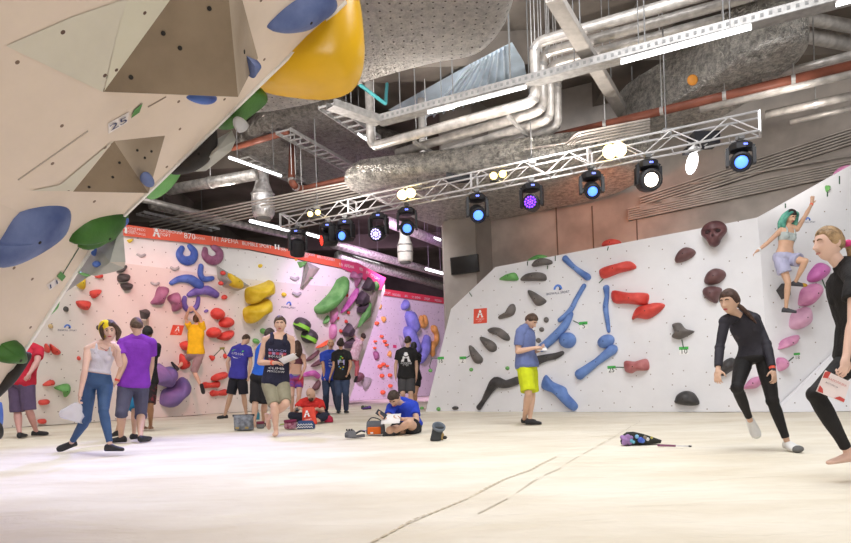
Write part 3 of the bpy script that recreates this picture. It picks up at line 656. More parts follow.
ell('black', 65.7, 309, 2.6, 2.7, D, .1, 'small round black hold above the arch logo'); ell('tan', 50.4, 326.2, 2.4, 2.2, D, .08, 'small tan hold near the edge of the near wall'); ell('black', 97.9, 327.5, 1.8, 2.4, D, .08, 'small black hold beside the yellow cap'); ell('red', 78.5, 358.2, 1.8, 2.2, D, .08, 'tiny coral hold beside the bare shoulder of the woman'); ell('green', 40.3, 347, 1.7, 1, D, .06, 'tiny green hold next to the red tee', rot=-20)
for u, v, P, L in ((141,255.6,U,'pale grey jug hold high under the banner'),(174.5,268.6,D,'pale grey jug hold above the blue arcs'),(154.9,283.8,D,'pale grey jug hold above the mauve block'),(296.6,294,D,'pale grey thin hold under the beige panel volume'),(294.3,278.8,U,'pale grey thin hold beside the tilted grey panel')):
    stroke('steel', [(u-3.6,v-1),(u,v+.6),(u+3.6,v-.8)], [1.2,1.6,1.2], P, L, bh=False)
ell('yellow', 260, 265.9, 2.1, 1.9, U, .08, 'tiny yellow hold above the big yellow holds'); ell('yellow', 296, 259.2, 1.4, 1.7, U, .06, 'tiny yellow hold under the black moving light'); ell('yellow', 283.7, 294.5, 2.3, 2.2, D, .09, 'small yellow hold beside the big yellow holds')
blob('green', [(296.9,262),(305.9,261.1),(305.3,265.2),(299.5,268)], U, .14, 'green triangular hold at the tilted grey panel', sharp=True, flat=.3)
poly3('vol', [(306.6,261.4),(320,268.5),(303.3,290),(300,287.9)], [(309,268,.3),(304,284,.22)], D, 'tilted pale grey panel volume under the banner', mats=['vol','beige','vol','vol','vol'])
ell('green', 307, 277.2, 1, .9, D, .3, 'tiny green hold on the tilted grey panel')
blob('yellow', [(244.5,292.9),(246.5,287.8),(254.2,285.8),(263.3,282.6),(269,280),(271.7,282.6),(272.3,291),(267.8,294.9),(258.1,298.7),(250.3,303.9),(245.8,302)], D, .45, 'big yellow sausage hold, upper one of the pair')
blob('yellow', [(242.6,311),(246.5,306.5),(256.8,302),(263.9,298.7),(269,300),(269.7,309),(264.6,312.3),(255.5,317.5),(249,323.3),(244.5,320.7)], D, .45, 'big yellow sausage hold, lower one of the pair')
blob('green', [(314.3,307.8),(318,304),(329,293),(335,283),(337,279.5),(343.4,276.2),(346,278.2),(345.4,287),(339,297),(329,309),(321,314),(315.6,313)], D, .5, 'big long green hold like a bean pod', cat='climbing hold')
for m_, p, h, L in (('pink',[(330.5,309.7),(335,305.6),(336.3,312.3),(333.7,321.4),(330.5,322.7)],.2,'pink hold beside the green bean-pod hold, upper one'),('pink',[(329.2,329),(331.8,324),(335,324.6),(334.4,336.9),(329.8,339.5)],.2,'pink hold above the bald man in blue, lower one'),('green',[(322.7,322.7),(327.3,315.5),(328.3,317.5),(326,323.3)],.15,'small green leaf hold below the bean-pod hold'),('orange',[(315.6,347.5),(327.9,340),(326.6,343.3),(320,347)],.15,'orange sliver hold beside the bald man in blue')):
    blob(m_, p, D, h, L)
def striped_ball(u, v, ru, rv, label, tilt):
    o = ell('black', u, v, ru, rv, D, .35, label, rot=tilt)
    n = D[1]; ex, ey, _ = pf(D); px = (on_plane(u+1, v, D)-on_plane(u, v, D)).length
    mb = MB(); a = math.radians(-22); d = ex*math.cos(a) + ey*math.sin(a); e = n.cross(d); L = []
    for i in range(13):
        t = -1 + 2*i/12; x = t*ru*px*.96; z = .37*math.sqrt(max(0, 1-t*t)); L.append((x, z))
    for i in range(12):
        P4 = [on_plane(u, v, D) + d*L[q][0] + e*(s*1.5*px - 2.0*px) + n*(L[q][1]*.98 + .012) for q, s in ((i,-1),(i+1,-1),(i+1,1),(i,1))]; mb.add(P4, [(0, 1, 2, 3)])
    mb.build('green_stripe', mat('lime stripe', (.2, .55, .04), .5, 0), o, True)
striped_ball(300.8, 324, 7.4, 6.7, 'black ball hold with a lime stripe, upper of two', 15); striped_ball(308, 335.8, 7.2, 7.4, 'black ball hold with a lime stripe, lower of two', 0)
for m_, u, v, r1, r2, L, rt in (('green',263.3,331.2,3.6,2.8,'green knob hold, upper one behind the man in the navy tank',20),('green',255.5,341,3.2,2.6,'green knob hold, lower one behind the man in the navy tank',25)):
    ell(m_, u, v, r1, r2, D, .15, L, rot=rt)
# prow end of the cream wall
for m_, p, h, L in (('mauve',[(349.7,276.9),(353,271),(356.8,274.3),(361.3,273),(359.4,280.8),(355.5,287.2),(354.2,279.5)],.2,'mauve star-shaped hold under the pink banner end'),('mag',[(341.3,311),(354.2,290.3),(358,288.4),(355.5,295.5),(343.9,311)],.2,'long magenta spike hold on the prow'),('maroon',[(306,359.4),(317.5,350.3),(318.5,352.5),(309,361)],.12,'mauve streak hold behind the woman in the sports bra')):
    blob(m_, p, D, h, L)
DK = hm('aubergine', (.06, .045, .06), .5, (.12, .09, .11))
for p, L in (([(361.3,287.9),(367.8,276.9),(371.7,282),(371,290),(366,291)],'dark aubergine block hold, top of the stack on the prow'),([(355.5,299.4),(361.3,290.3),(366.5,294.2),(366.5,300),(361.3,305.2),(356.2,304)],'dark aubergine block hold, second in the stack on the prow'),([(356.8,307.8),(365.9,302),(367,307.8),(362,313),(356.8,312.3)],'dark aubergine block hold, third in the stack on the prow'),([(341.5,331.7),(348.4,322.7),(352.3,329),(349,336.9),(343.9,336.2)],'dark aubergine block hold gripped by the far climber'),([(344,343),(352.3,337.5),(350.3,347.5),(344.5,348)],'dark aubergine block hold under the far climber\'s hands')):
    blob(DK, p, D, .25, L, sharp=True, flat=.5)
poly3('beige', [(377,283),(379,291),(370.5,320),(354,330),(354,327.5),(365,313),(371,297)], [(370.5,310,.3)], D, 'long beige wall volume on the edge of the prow')
blob('green', [(370.6,302.5),(369.5,316),(357.5,327.5),(360,319),(366,308)], (D[0]+D[1]*.2, D[1]), .15, 'long green hold on the beige prow volume', sharp=True, flat=.3)
blob('green', [(372,286),(376,281),(378.5,287),(374,291)], D, .15, 'small bright green hold near the tip of the prow')
for m_, p, h, L in (('maroon',[(310.5,365.9),(318.9,359.4),(330.5,353.5),(328,358),(316,366)],.15,'dusky maroon streak hold beside the bald man in blue'),('maroon',[(311,389.8),(317.6,380),(319.9,382.7),(316.3,389.8)],.15,'dark maroon horn hold above the seated bald man')):
    blob(m_, p, D, h, L)
stroke('mag', [(304,374.6),(312.4,373),(317.4,376)], [1.8,2.4,2.2], D, 'magenta curved hold above the seated bald man')
for i, (u, v, L) in enumerate(((346.5,295,'tiny red chip hold, upper of the three along the prow'),(348.2,312.5,'tiny red chip hold, middle of the three along the prow'),(346,321.5,'tiny red chip hold, lowest of the three along the prow'),(340.5,331,'tiny red chip hold beside the lower pink hold'),(337.5,318,'tiny red chip hold between the two pink holds'))):
    ell('red', u, v, 1.3, 1.8, D, .08, L)
# ---------- far pink-lit wall
W = PF
for m_, p, h, L in (('peri',[(400.8,305.2),(404.6,299.4),(406.8,303.3),(405.9,309),(402,309.7)],.3,'blue-violet hold, highest on the far wall'),('amber',[(378,303),(380.5,305),(379.8,309),(377.8,308.8)],.15,'small amber hold, upper one on the far wall'),('amber',[(381,317.5),(384,316.5),(385,320),(383,322.6)],.15,'small amber hold, lower one on the far wall'),('amber',[(387,355),(389.5,350.5),(390,357)],.15,'small amber hold with a dark mark above the orange dots'),
    ('vol',[(361.3,377.5),(371.4,379.2),(364.6,390.8)],.15,'pale grey triangular volume low on the far wall'),('maroon',[(353.6,374.9),(359.4,372.3),(362,377.5),(356.2,382.7)],.3,'dark pink-edged square hold next to the pale triangle'),('mauve',[(373,352.5),(377,351.5),(378.5,358.5),(375,360)],.15,'grey and mauve tilted hold on the far wall'),('steel',[(398.5,336.5),(401,337),(403.5,345),(401,346.5)],.15,'pale grey long hold beside the head of the man in the black tee')):
    blob(m_, p, W, h, L)
stroke('peri', [(408.4,317.8),(411.6,327.5)], [4.2,4.2], W, 'periwinkle blue capsule hold, upper one on the far wall'); stroke('peri', [(406.8,333.5),(412,347.5)], [4.4,4.4], W, 'periwinkle blue capsule hold behind the head of the man in the black tee')
stroke('peri', [(425.3,339),(422.5,350),(419.3,359.5)], [2.6,3.6,2.6], W, 'long periwinkle blue hold beside the white wall')
stroke('amber', [(420.4,318),(419.7,323),(422,325.3),(424.2,323),(423.5,317.5)], [1.6,1.8,1.8,1.8,1.6], W, 'amber ring hold open at the top on the far wall')
stroke('amber', [(432.6,329),(435.4,334.3),(435,342),(430,347.2),(431.8,354)], [2.2,1.6,1.6,2.4,1.6], W, 'amber branching hold at the edge of the white wall')
for u, v, rr, L in ((376.2,323.3,1.8,'orange hold, topmost in the scattered orange column'),(381,336.5,1.4,'orange hold, second down the orange column'),(384,341.4,1.5,'orange hold, third down the orange column'),(386,345,1.4,'orange hold, fourth down the orange column'),(379.4,366.5,1.9,'orange hold, outer one of the middle pair'),(382.9,364.3,1.7,'orange hold, inner one of the middle pair'),(386.5,366,1.1,'tiny orange hold beside the middle pair'),(381.4,375.8,1.9,'orange hold under the middle pair'),(389.4,375.3,1.8,'orange hold beside the black tee man\'s arm'),(389.8,385.9,1.7,'orange hold above the seated man\'s head'),(382.4,392.4,2.1,'lowest orange hold near the mat'),(374.5,341.5,1.1,'tiny orange hold beside the far climber'),(374,348,1.1,'tiny orange hold below the far climber\'s head')):
    ell('orange', u, v, rr, rr*1.1, W, .15, L)
for u, v, L in ((411.3,311,'tiny dark letters tag below the highest blue hold'),(417.6,318.2,'tiny dark letters tag beside the amber ring hold'),(438.5,312,'tiny dark letters tag, upper one near the edge'),(438.7,320,'tiny dark letters tag, lower one near the edge'),(427,332,'tiny dark letters tag above the long periwinkle hold'),(377.4,317,'tiny dark letters tag beside the lower amber hold')):
    c = on_plane(u, v, W, .01); ex, ey, n = pf(W); o = text_obj('number_tag', '25', c, ex, ey, n, .12, M_navy, None, None, .0); tag(o, L, 'route tag')
sg = [on_plane(u, v, W, .02) for u, v in ((393,344.8),(396.6,345.2),(396.6,348.2),(393,347.8))]
o = mesh_obj('square_sign', sg, [(0, 1, 2, 3)], M_ban2); tag(o, 'tiny pink square sign on the far wall', 'sign')

# ---------- near overhang: volumes and holds
N1, N2 = PN1, PN2
poly3('ply', [(101.7,91.7),(258,58),(222,-75)], [(238,97,.30)], N2, 'large brown plywood triangular volume at the top of the near overhang', mats=['ply','plylit','ply','ply'])  # brighter faces of both volumes use a paler plywood, light put into colour
poly3('ply', [(73,191.6),(114,141),(165,135.6)], [(148.5,193,.17)], N2, 'small brown plywood triangular volume lower on the near overhang', mats=['ply','plylit','ply','ply'])
def face_holes(o, tri, ws, r=.012):
    a, b, c = [Vector(x) for x in tri]; n = (b-a).cross(c-a).normalized(); n = n if n.dot(CAM-a) > 0 else -n
    for w1_, w2_, w3_ in ws: bolt(o, a*w1_ + b*w2_ + c*w3_ + n*.002, n, r)
vols = [o for o in C.objects if o.name.startswith('wall_volume') and o.get('label', '').find('plywood triangular') >= 0]
a_, b_, c_ = [on_plane(u, v, N2) for u, v in ((101.7,91.7),(258,58),(222,-75))]; ap = on_plane(238, 97, N2, .30)
face_holes(vols[0], (a_, ap, c_), ((.78,.12,.10),(.4,.3,.3),(.15,.3,.55),(.5,.12,.38))); face_holes(vols[0], (ap, b_, c_), ((.4,.4,.2),))
a_, b_, c_ = [on_plane(u, v, N2) for u, v in ((73,191.6),(114,141),(165,135.6))]; ap = on_plane(148.5, 193, N2, .17)
face_holes(vols[1], (a_, b_, ap), ((.75,.1,.15),(.33,.33,.33),(.12,.6,.28)), .008); face_holes(vols[1], (b_, c_, ap), ((.5,.3,.2),(.2,.55,.25),(.3,.35,.35)), .008)
ell('dusk', 146.6, 179, 5.6, 6.2, (N2[0]+N2[1]*.15, N2[1]), .05, 'small dusky blue hold on the tip of the small plywood volume', rot=20, bh=False)
blob('royal', [(0,240),(20,212),(55,201),(69,207),(65,230),(40,250),(5,266),(-12,262),(-10,243)][::-1], N1, .06, 'large dusky blue chalky hold on the near overhang') if False else blob('dusk', [(0,240),(20,212),(55,201),(69,207),(65,230),(40,250),(5,266),(-12,262),(-10,243)], N1, .09, 'large dusky blue chalky hold on the near overhang')
blob('dgreen', [(69,240),(87,217),(117,206),(125,211),(109,233),(94,240),(79,247.5),(77,241)], N1, .12, 'dark green pointed hold below the small plywood volume')
blob('dgreen', [(-8,352),(0,345.6),(3,343),(16.8,340.4),(21.3,349.5),(19.4,358.5),(0,359),(-8,358)], N1, .12, 'dark green block hold low on the near overhang')
blob('dusk', [(267,27.5),(274,18),(288.6,5),(305,-5),(325,-12),(336,2.4),(319.7,15.6),(303,26.3),(281.4,30.4)], N2, .1, 'long dusky blue hold at the top edge of the near overhang')
blob('royal', [(186,97),(196,101.5),(210,101),(216,96),(200,92)], N2, .05, 'blue hold peeping out under the large plywood volume', bh=False)
blob('dusk', [(247.5,57),(258.5,61.5),(249,76)], (N2[0]+N2[1]*.12, N2[1]), .05, 'small dark blue hold on the side of the large plywood volume', sharp=True, flat=.4)
# holds that stick out from the far edge of the overhang
PEG = (Vector((0, YE, 0)), Vector((0, -1, 0)))
def edge_blob(m, pts, label, y0=4.22, h=.25, **k):
    P = (Vector((0, YE + h*.95, 0)), Vector((0, -1, 0))); return blob(m, pts, P, h, label, **k)
edge_blob(mat('amber yellow volume', (.74,.42,.004), .28, .08, 2, .05, 30, spec=.5), [(235,105),(253,89),(300,40),(345,-6),(358,-4),(363,25),(364.5,55),(360,78),(348,93),(322,99.5),(280,95.5),(256,91)], 'big glossy yellow volume bulging from the edge of the near overhang', h=.34, cat='wall volume', name='wall_volume', prof=2.6)
edge_blob('dgreen', [(217,125),(240,100),(255,89.5),(265,92),(266.6,102),(253,114),(231,128.6)], 'dark green rounded hold with a pale rim on the edge below the yellow volume', h=.2)
edge_blob('green', [(145.7,194.9),(154.5,177),(170,163),(186,152),(180,174),(167.7,190.5),(153,199)], 'bright green hold on the edge beside the small plywood volume', h=.2)
def edge_ring():
    P = (Vector((0, 4.29, 0)), Vector((0, -1, 0)))
    stroke('jet', [(212,132),(211,146),(203,158),(190,166),(176,169)], [6,7.5,8,8,7], P, 'big black ring hold with a chalky rim on the edge of the near overhang', .9)
    poly3('vol', [(198,150),(232,130),(236,140),(231,151),(206,171),(190,172)], [(215,152,.15)], (Vector((0, 4.36, 0)), Vector((0, -1, 0))), 'pale grey faceted volume behind the black ring hold')
    ell('steel', 242, 127, 7, 4.5, (Vector((0, 4.32, 0)), Vector((0, -1, 0))), .15, 'pale grey hold behind the dark green rounded hold', rot=-30)
    ell('beige', 196, 148.5, 6, 3.6, (Vector((0, 4.27, 0)), Vector((0, -1, 0))), .1, 'small beige hold inside the black ring hold', rot=-45)
edge_ring()
PE2 = (Vector((0, 4.32, 0)), Vector((0, -1, 0)))
poly3('vol', [(66,292),(95,243),(122,218),(125.5,262),(124,268),(116,271.5),(95.6,276),(80,273)], [(110,262,.12),(121,226,.3)], PE2, 'pale grey faceted volume behind the lower edge of the near overhang', mats=['vol','steel','vol','beige','vol','vol'])
edge_blob('royal', [(91,252),(95.5,243.5),(96,252),(94,256)], 'small blue hold on the grey faceted volume, upper one', 4.3, .05, bh=False); edge_blob('royal', [(94,263.5),(98,261),(102,264.5),(99,267),(94.5,267)], 'small blue hold on the grey faceted volume, lower one', 4.25, .05, bh=False)
edge_blob('royal', [(121,226),(127,218),(128,222),(122,229)], 'small royal blue hold at the top of the grey faceted volume', 4.3, .05, bh=False)
edge_blob('green', [(49.5,314.5),(56,306),(59,301),(57,308),(51,314)], 'thin green hold on the lower edge of the near overhang', 4.25, .06, bh=False)
edge_blob('green', [(81,272),(90,275),(86,276.5),(82,275)], 'thin green hold under the grey faceted volume', 4.3, .06, bh=False)
stroke('jet', [(-4,394),(13,377),(27.5,356.5)], [6,6.2,5], (Vector((0, 4.25, 0)), Vector((0, -1, 0))), 'long black sausage hold on the lower edge of the near overhang', .9)
edge_blob('royal', [(-6,415),(0,402),(2.3,412),(1.5,426),(-5,430)], 'blue hold at the very bottom of the near overhang', 4.28, .1, bh=False); edge_blob('jet', [(-6,424),(0,423),(2.8,431),(1,438),(-6,440)], 'black hold at the very bottom of the near overhang', 4.24, .06, bh=False)
# sticker tags on the overhang
def sticker(q_white, q_green, P, label, txt):
    W_ = ppoly(q_white, P, .004); c = sum(W_, Vector())/4
    o = mesh_obj('route_tag', W_, [(0, 1, 2, 3)], mat('sticker white', (.80, .74, .72), .6, 0.05), None, False, c); o.matrix_world = Matrix.Translation(c); tag(o, label, 'route tag')
    mesh_obj('colour_patch', ppoly(q_green, P, .006), [(0, 1, 2, 3)], mat('sticker green', (.10, .28, .08), .6, 0.05), o)
    ex = ((W_[1]-W_[0])).normalized(); n = P[1]; ey = n.cross(ex)
    if ey.dot(W_[0]-W_[3]) < 0: ey = -ey
    text_obj('number', txt, c, ex, ey, n, (W_[0]-W_[3]).length*.8, M_navy, o, (W_[1]-W_[0]).length*.8, .006)
sticker([(108,123.5),(129,112),(127.5,122.5),(108.5,134)], [(131,118.5),(134,110.5),(143,103),(139.5,112.5)], N2, 'white sticker with dark marks and a green patch between the plywood volumes', '25')
sticker([(46.5,285),(56,278.5),(60,282),(50,290.5)], [(57,276.5),(61,271.5),(66,276.5),(62,281.5)], N1, 'sticker with a green patch and dark marks on the lower overhang', '11')
mb = MB(); mb.bar(on_plane(63, 274, N1, .004), on_plane(79, 248, N1, .004), .005, .003, N1[1]); o = mb.build('route_tape', M_tape); tag(o, 'thin dark tape line running from the dark green pointed hold to a sticker', 'tape')
# ---------- banner lettering
def banner_text(o, P, off, u, v, s, h, dv):
    c = on_plane(u, v, P, off); a = on_plane(u+10, v+dv*10, P, off); ex = (a-c).normalized(); n = P[1]; ey = n.cross(ex); ey = ey if ey.z > 0 else -ey
    k = (a-c).length/10
    return text_obj('lettering', s, c, ex, ey, n, h*.6, M_white, o, None, .01)
bo = .07
for u, v, s, h in ((133,229,'РОСКОНГРЕСС',.13),(131.5,231.5,'СПОРТ',.11),(134,233.5,'МОСКВА ГОРОД',.11),(168,231.5,'МОСКОВСКИЙ',.17),(163.5,235,'СПОРТ',.17),(189.5,236.5,'870',.36),(199.5,238.5,'МОСКВА',.12),(225,240.5,'М1 АРЕНА',.27),(257,245.3,'BUMBLE SPORT',.24),(280,248.5,'МОСКВА',.14),(284,250.5,'СПОРТ',.12)):
    banner_text(ban, PU_, bo, u, v, s, h, .13)
for u, v, s, h in ((305,253.8,'МОСКОВСКИЙ',.17),(304,256.5,'СПОРТ',.16),(326,258.5,'870 МОСКВА',.2)):
    banner_text(ban, PU_, bo, u, v, s, h, .2)
ex, ey, n = pf(PU_)
alogo(on_plane(156.3, 232.8, PU_, bo), ex, ey, n, .2, M_white, ban); alogo(on_plane(297.5, 253.5, PU_, bo), ex, ey, n, .2, M_white, ban)
for u, v in ((123.5, 230), (277, 247)):
    c = on_plane(u, v, PU_, bo+.01); mb = MB(); 
    for sx in (-.08, .03):
        mb.add([c + ex*(sx+x) + ey*y for x, y in ((0,-.07),(.05,-.07),(.05,.07),(0,.07))], [(0,1,2,3)])
    mb.build('emblem', M_white, ban)
for u, v, s, dv in ((346.5,266,'М1 АРЕНА',.2),(361,269.5,'IBS',.5),(367.5,273,'РГ',.5),(375,277.5,'СПОРТ',.6)): banner_text(ban2, PU_, bo, u, v, s, .22, dv)
for u, v, s in ((387,293.2,'СПОРТ'),(396.5,295.2,'МОСКВА'),(406,296.2,'870'),(416,297.6,'М1 АРЕНА'),(427,299.2,'СПОРТ'),(438,300.8,'МОСКВА')): banner_text(ban3, PF, .09, u, v, s, .24, .14)
# wall-mounted screen on the column
q = [on_plane(u, v, PK, .10) for u, v in ((450,257.8),(477.6,253.8),(478.8,271.2),(451.3,275))]; c = sum(q, Vector())/4; n = PK[1]
o = mesh_obj('tv_screen', q + [p - n*.08 for p in q], [(0,1,2,3),(7,6,5,4),(0,4,5,1),(1,5,6,2),(2,6,7,3),(3,7,4,0)], mat('tv bezel', (.012, .011, .011), .35, 0), None, False, c); o.matrix_world = Matrix.Translation(c)
tag(o, 'black flat television screen hung on the concrete column', 'television')
qi = [c + (p-c)*.93 + n*.003 for p in q]; mesh_obj('display', qi, [(0,1,2,3)], mat('tv glass', (.02, .017, .016), .15, 0), o)
mb = MB(); mb.box(c - n*.14, (.2, .2, .2)); mb.build('wall_bracket', M_black, o)
# ================================================================== CEILING SERVICES
M_foil2 = mat('wrapped foil duct', (0.62, 0.60, 0.57), 0.42, 0.3, 9, 0.8, 16, metal=0.6)
M_pipe = mat('pale insulated pipe', (0.56, 0.53, 0.50), 0.38, 0.2, 7, 0.3, 20, metal=0.4)
M_pipe2 = mat('thin grey conduit', (0.52, 0.47, 0.43), 0.5, 0.12, 5, metal=0.3)
M_galv = mat('galvanised steel', (0.48, 0.47, 0.46), 0.45, 0.15, 12, metal=0.6)
M_alu = mat('aluminium truss tube', (0.72, 0.71, 0.72), 0.35, 0.06, 10, metal=0.5)
M_brown = mat('red brown pipe', (0.20, 0.06, 0.035), 0.5, 0.15, 4)
M_teal = mat('teal pipe', (0.05, 0.30, 0.33), 0.5, 0.1)
M_tubeon = mat('lit tube', (1, 1, 1), 0.5, 0, emit=(0.95, 0.97, 1.0), es=5.0)
M_case = mat('stage light casing', (0.016, 0.016, 0.02), 0.45, 0)
M_clamp = mat('clamp steel', (0.2, 0.2, 0.2), 0.5, 0)
def foil_mat(key, col, metal=.6, dots=0, cr=1.0, dk=.38):
    m = bpy.data.materials.new(key); m.use_nodes = True; nt = m.node_tree; b = nt.nodes['Principled BSDF']; L = nt.links
    b.inputs['Roughness'].default_value = .3; b.inputs['Metallic'].default_value = metal
    tc = nt.nodes.new('ShaderNodeTexCoord'); n0 = nt.nodes.new('ShaderNodeTexNoise'); n0.inputs['Scale'].default_value = 9; n0.inputs['Detail'].default_value = 10; n0.inputs['Roughness'].default_value = .78; L.new(tc.outputs['Object'], n0.inputs['Vector'])
    r = nt.nodes.new('ShaderNodeValToRGB'); r.color_ramp.elements[0].position = .40; r.color_ramp.elements[1].position = .58; r.color_ramp.elements[0].color = tuple(c*dk for c in col) + (1,); r.color_ramp.elements[1].color = (*col, 1)  # foil glints and dark reflections put into the base colour as noise
    L.new(n0.outputs['Fac'], r.inputs['Fac']); out = r.outputs['Color']
    if dots:
        vo = nt.nodes.new('ShaderNodeTexVoronoi'); vo.voronoi_dimensions = '2D'; vo.inputs['Scale'].default_value = dots; vo.inputs['Randomness'].default_value = .22; L.new(tc.outputs['Object'], vo.inputs['Vector'])
        lt = nt.nodes.new('ShaderNodeMath'); lt.operation = 'LESS_THAN'; lt.inputs[1].default_value = .10; L.new(vo.outputs['Distance'], lt.inputs[0])
        mx = nt.nodes.new('ShaderNodeMix'); mx.data_type = 'RGBA'; L.new(lt.outputs[0], mx.inputs[0]); L.new(out, mx.inputs[6]); mx.inputs[7].default_value = (.10, .085, .07, 1); out = mx.outputs[2]
    L.new(out, b.inputs['Base Color'])
    v2 = nt.nodes.new('ShaderNodeTexVoronoi'); v2.inputs['Scale'].default_value = 9; v2.distance = 'MANHATTAN'; nz = nt.nodes.new('ShaderNodeTexNoise'); nz.inputs['Scale'].default_value = 5; nz.inputs['Detail'].default_value = 6
    L.new(tc.outputs['Object'], nz.inputs['Vector']); L.new(nz.outputs['Color'], v2.inputs['Vector'])
    n3 = nt.nodes.new('ShaderNodeTexNoise'); n3.inputs['Scale'].default_value = 16; n3.inputs['Detail'].default_value = 6; n3.inputs['Roughness'].default_value = .7; L.new(tc.outputs['Object'], n3.inputs['Vector'])
    ad = nt.nodes.new('ShaderNodeMath'); L.new(v2.outputs['Distance'], ad.inputs[0]); L.new(n3.outputs['Fac'], ad.inputs[1])
    bp = nt.nodes.new('ShaderNodeBump'); bp.inputs['Strength'].default_value = cr; bp.inputs['Distance'].default_value = .12; L.new(ad.outputs[0], bp.inputs['Height']); L.new(bp.outputs['Normal'], b.inputs['Normal']); return m
M_foil = foil_mat('crumpled foil', (.80, .76, .70), .4); M_quilt = foil_mat('quilted foil', (.88, .84, .79), .15, 7.5, 1.0, .68)
def pxz(path, z): return [atz(p[0], p[1], p[2] if len(p) > 2 else z) for p in path]
def pipe(name, path, r, m, label, z=5.5, cat='pipe', n=10, group=None, clamp=0, rc=.18):
    P = rounded(pxz(path, z) if not isinstance(path[0], Vector) else path, rc); v, f = tube(P, r, n)
    o = mesh_obj(name, v, f, m, None, True, P[len(P)//2]); o.matrix_world = Matrix.Translation(P[len(P)//2]); tag(o, label, cat, group)
    if clamp:
        A_, B_ = P[0], P[-1]
        for i in range(1, clamp+1):
            mb = MB()
            c = A_.lerp(B_, i/(clamp+1)) if len(path) == 2 else P[int(len(P)*i/(clamp+1))]
            d = (P[1]-P[0]).normalized() if len(path) == 2 else (P[min(int(len(P)*i/(clamp+1))+1, len(P)-1)]-c).normalized()
            mb.tube([c - d*.03, c + d*.03], r*1.12, n); mb.bar(c, Vector((c.x, c.y, CZ)), .015, .015, (1, 0, 0))
            mb.build('pipe_clamp', M_galv, o)
    return o
# --- long perforated cable tray with the lit tubes under it
def tray(a, b, w, label, name='cable_tray', rungs=0, h=.08, hang=4, m=None):
    a, b = Vector(a), Vector(b); d = (b-a).normalized(); s = d.cross(Vector((0, 0, 1))).normalized(); L = (b-a).length
    mb = MB()
    for k in (-1, 1): mb.bar(a + s*k*w/2, b + s*k*w/2, .02, h)
    if rungs == 0: mb.bar(a - Vector((0, 0, h/2)), b - Vector((0, 0, h/2)), w, .01)
    else:
        for i in range(rungs+1):
            c = a + d*L*i/rungs; mb.bar(c - s*w/2, c + s*w/2, .03, .03)
    o = mb.build(name, m or M_galv, None, False, a); o.matrix_world = Matrix.Translation(a); tag(o, label, 'cable tray')
    if hang:
        for i in range(hang):
            mb = MB(); c = a + d*L*(i+.5)/hang; mb.tube([c + s*w/2, c + s*w/2 + Vector((0, 0, CZ-c.z))], .010, 6); mb.build('hanger_rod', M_clamp, o)
    return o
TZ = 5.8
tA, tB = atz(379, 121, TZ), atz(858, -6, TZ)
o = tray(tA, tB, .24, 'long perforated cable tray carrying the bright tube lights over the hall', rungs=0, h=.13, hang=7, m=mat('dull galvanised tray', (.33,.32,.31), .5, .15, 10, metal=.5))
mb = MB(); d = (tB-tA).normalized(); s = d.cross(Vector((0, 0, 1)))
for i in range(70):
    mb = MB(); c = tA + d*((tB-tA).length*(i+.5)/70) + s*.132; mb.bar(c - d*.022, c + d*.022, .008, .05); mb.build('perforation', M_clamp, o)
tray(atz(379, 121, TZ), atz(330, 104, TZ), .24, 'short cable tray branching off the end of the long lit tray', h=.13, hang=1)
def tube_light(a, b, z, label, r=.026):
    A_, B_ = atz(*a, z), atz(*b, z); v, f = tube([A_, B_], r, 10)
    c = A_.lerp(B_, .5); o = mesh_obj('tube_light', v, f, M_tubeon, None, True, c); o.matrix_world = Matrix.Translation(c); tag(o, label, 'light')
    mb = MB(); mb.bar(A_ + Vector((0, 0, r*1.3)), B_ + Vector((0, 0, r*1.3)), r*2.2, r*.8); mb.build('light_housing', M_galv, o)
    for q in (.15, .85): mb = MB(); e = A_.lerp(B_, q); mb.tube([e + Vector((0, 0, r)), Vector((e.x, e.y, CZ))], .008, 6); mb.build('hanger_rod', M_clamp, o)
    return o
tube_light((428, 112.5), (526, 87), TZ-.14, 'bright white tube light under the long cable tray, over the pipe bundle')
tube_light((621, 62.5), (751.5, 27.5), TZ-.14, 'long bright white tube light under the cable tray, beyond the steel strut', .03)
tube_light((836, 5), (880, -7), TZ-.14, 'bright tube light cut off by the top corner of the view')
tube_light((229, 157.5), (281, 176), 5.6, 'bright white tube light above the foil silencer')
tube_light((357.5, 134), (370.5, 141.5), 6.3, 'short bright tube light between the cable trays')
for a, b, z, L in (((250, 221), (289, 230.5), 6.3, 'far tube light above the coral banner'), ((306, 233.5), (322, 238), 6.3, 'far tube light between two stage lights'), ((355.5, 249), (381.4, 257.5), 6.0, 'far tube light over the pink banner end'), ((422, 234), (440, 240), 6.6, 'far tube light beside the concrete column, upper one'), ((426, 269), (443, 273.6), 5.4, 'far tube light beside the concrete column, lower one')):
    tube_light(a, b, z, L, .05)
# --- steel strut / crossing tray
tray(atz(553, -4, 6.05), atz(638, 138, 6.05), .2, 'pale perforated steel strut crossing over the lit cable tray', h=.12, hang=3, m=mat('pale strut', (.45, .42, .39), .5, .1, 8))
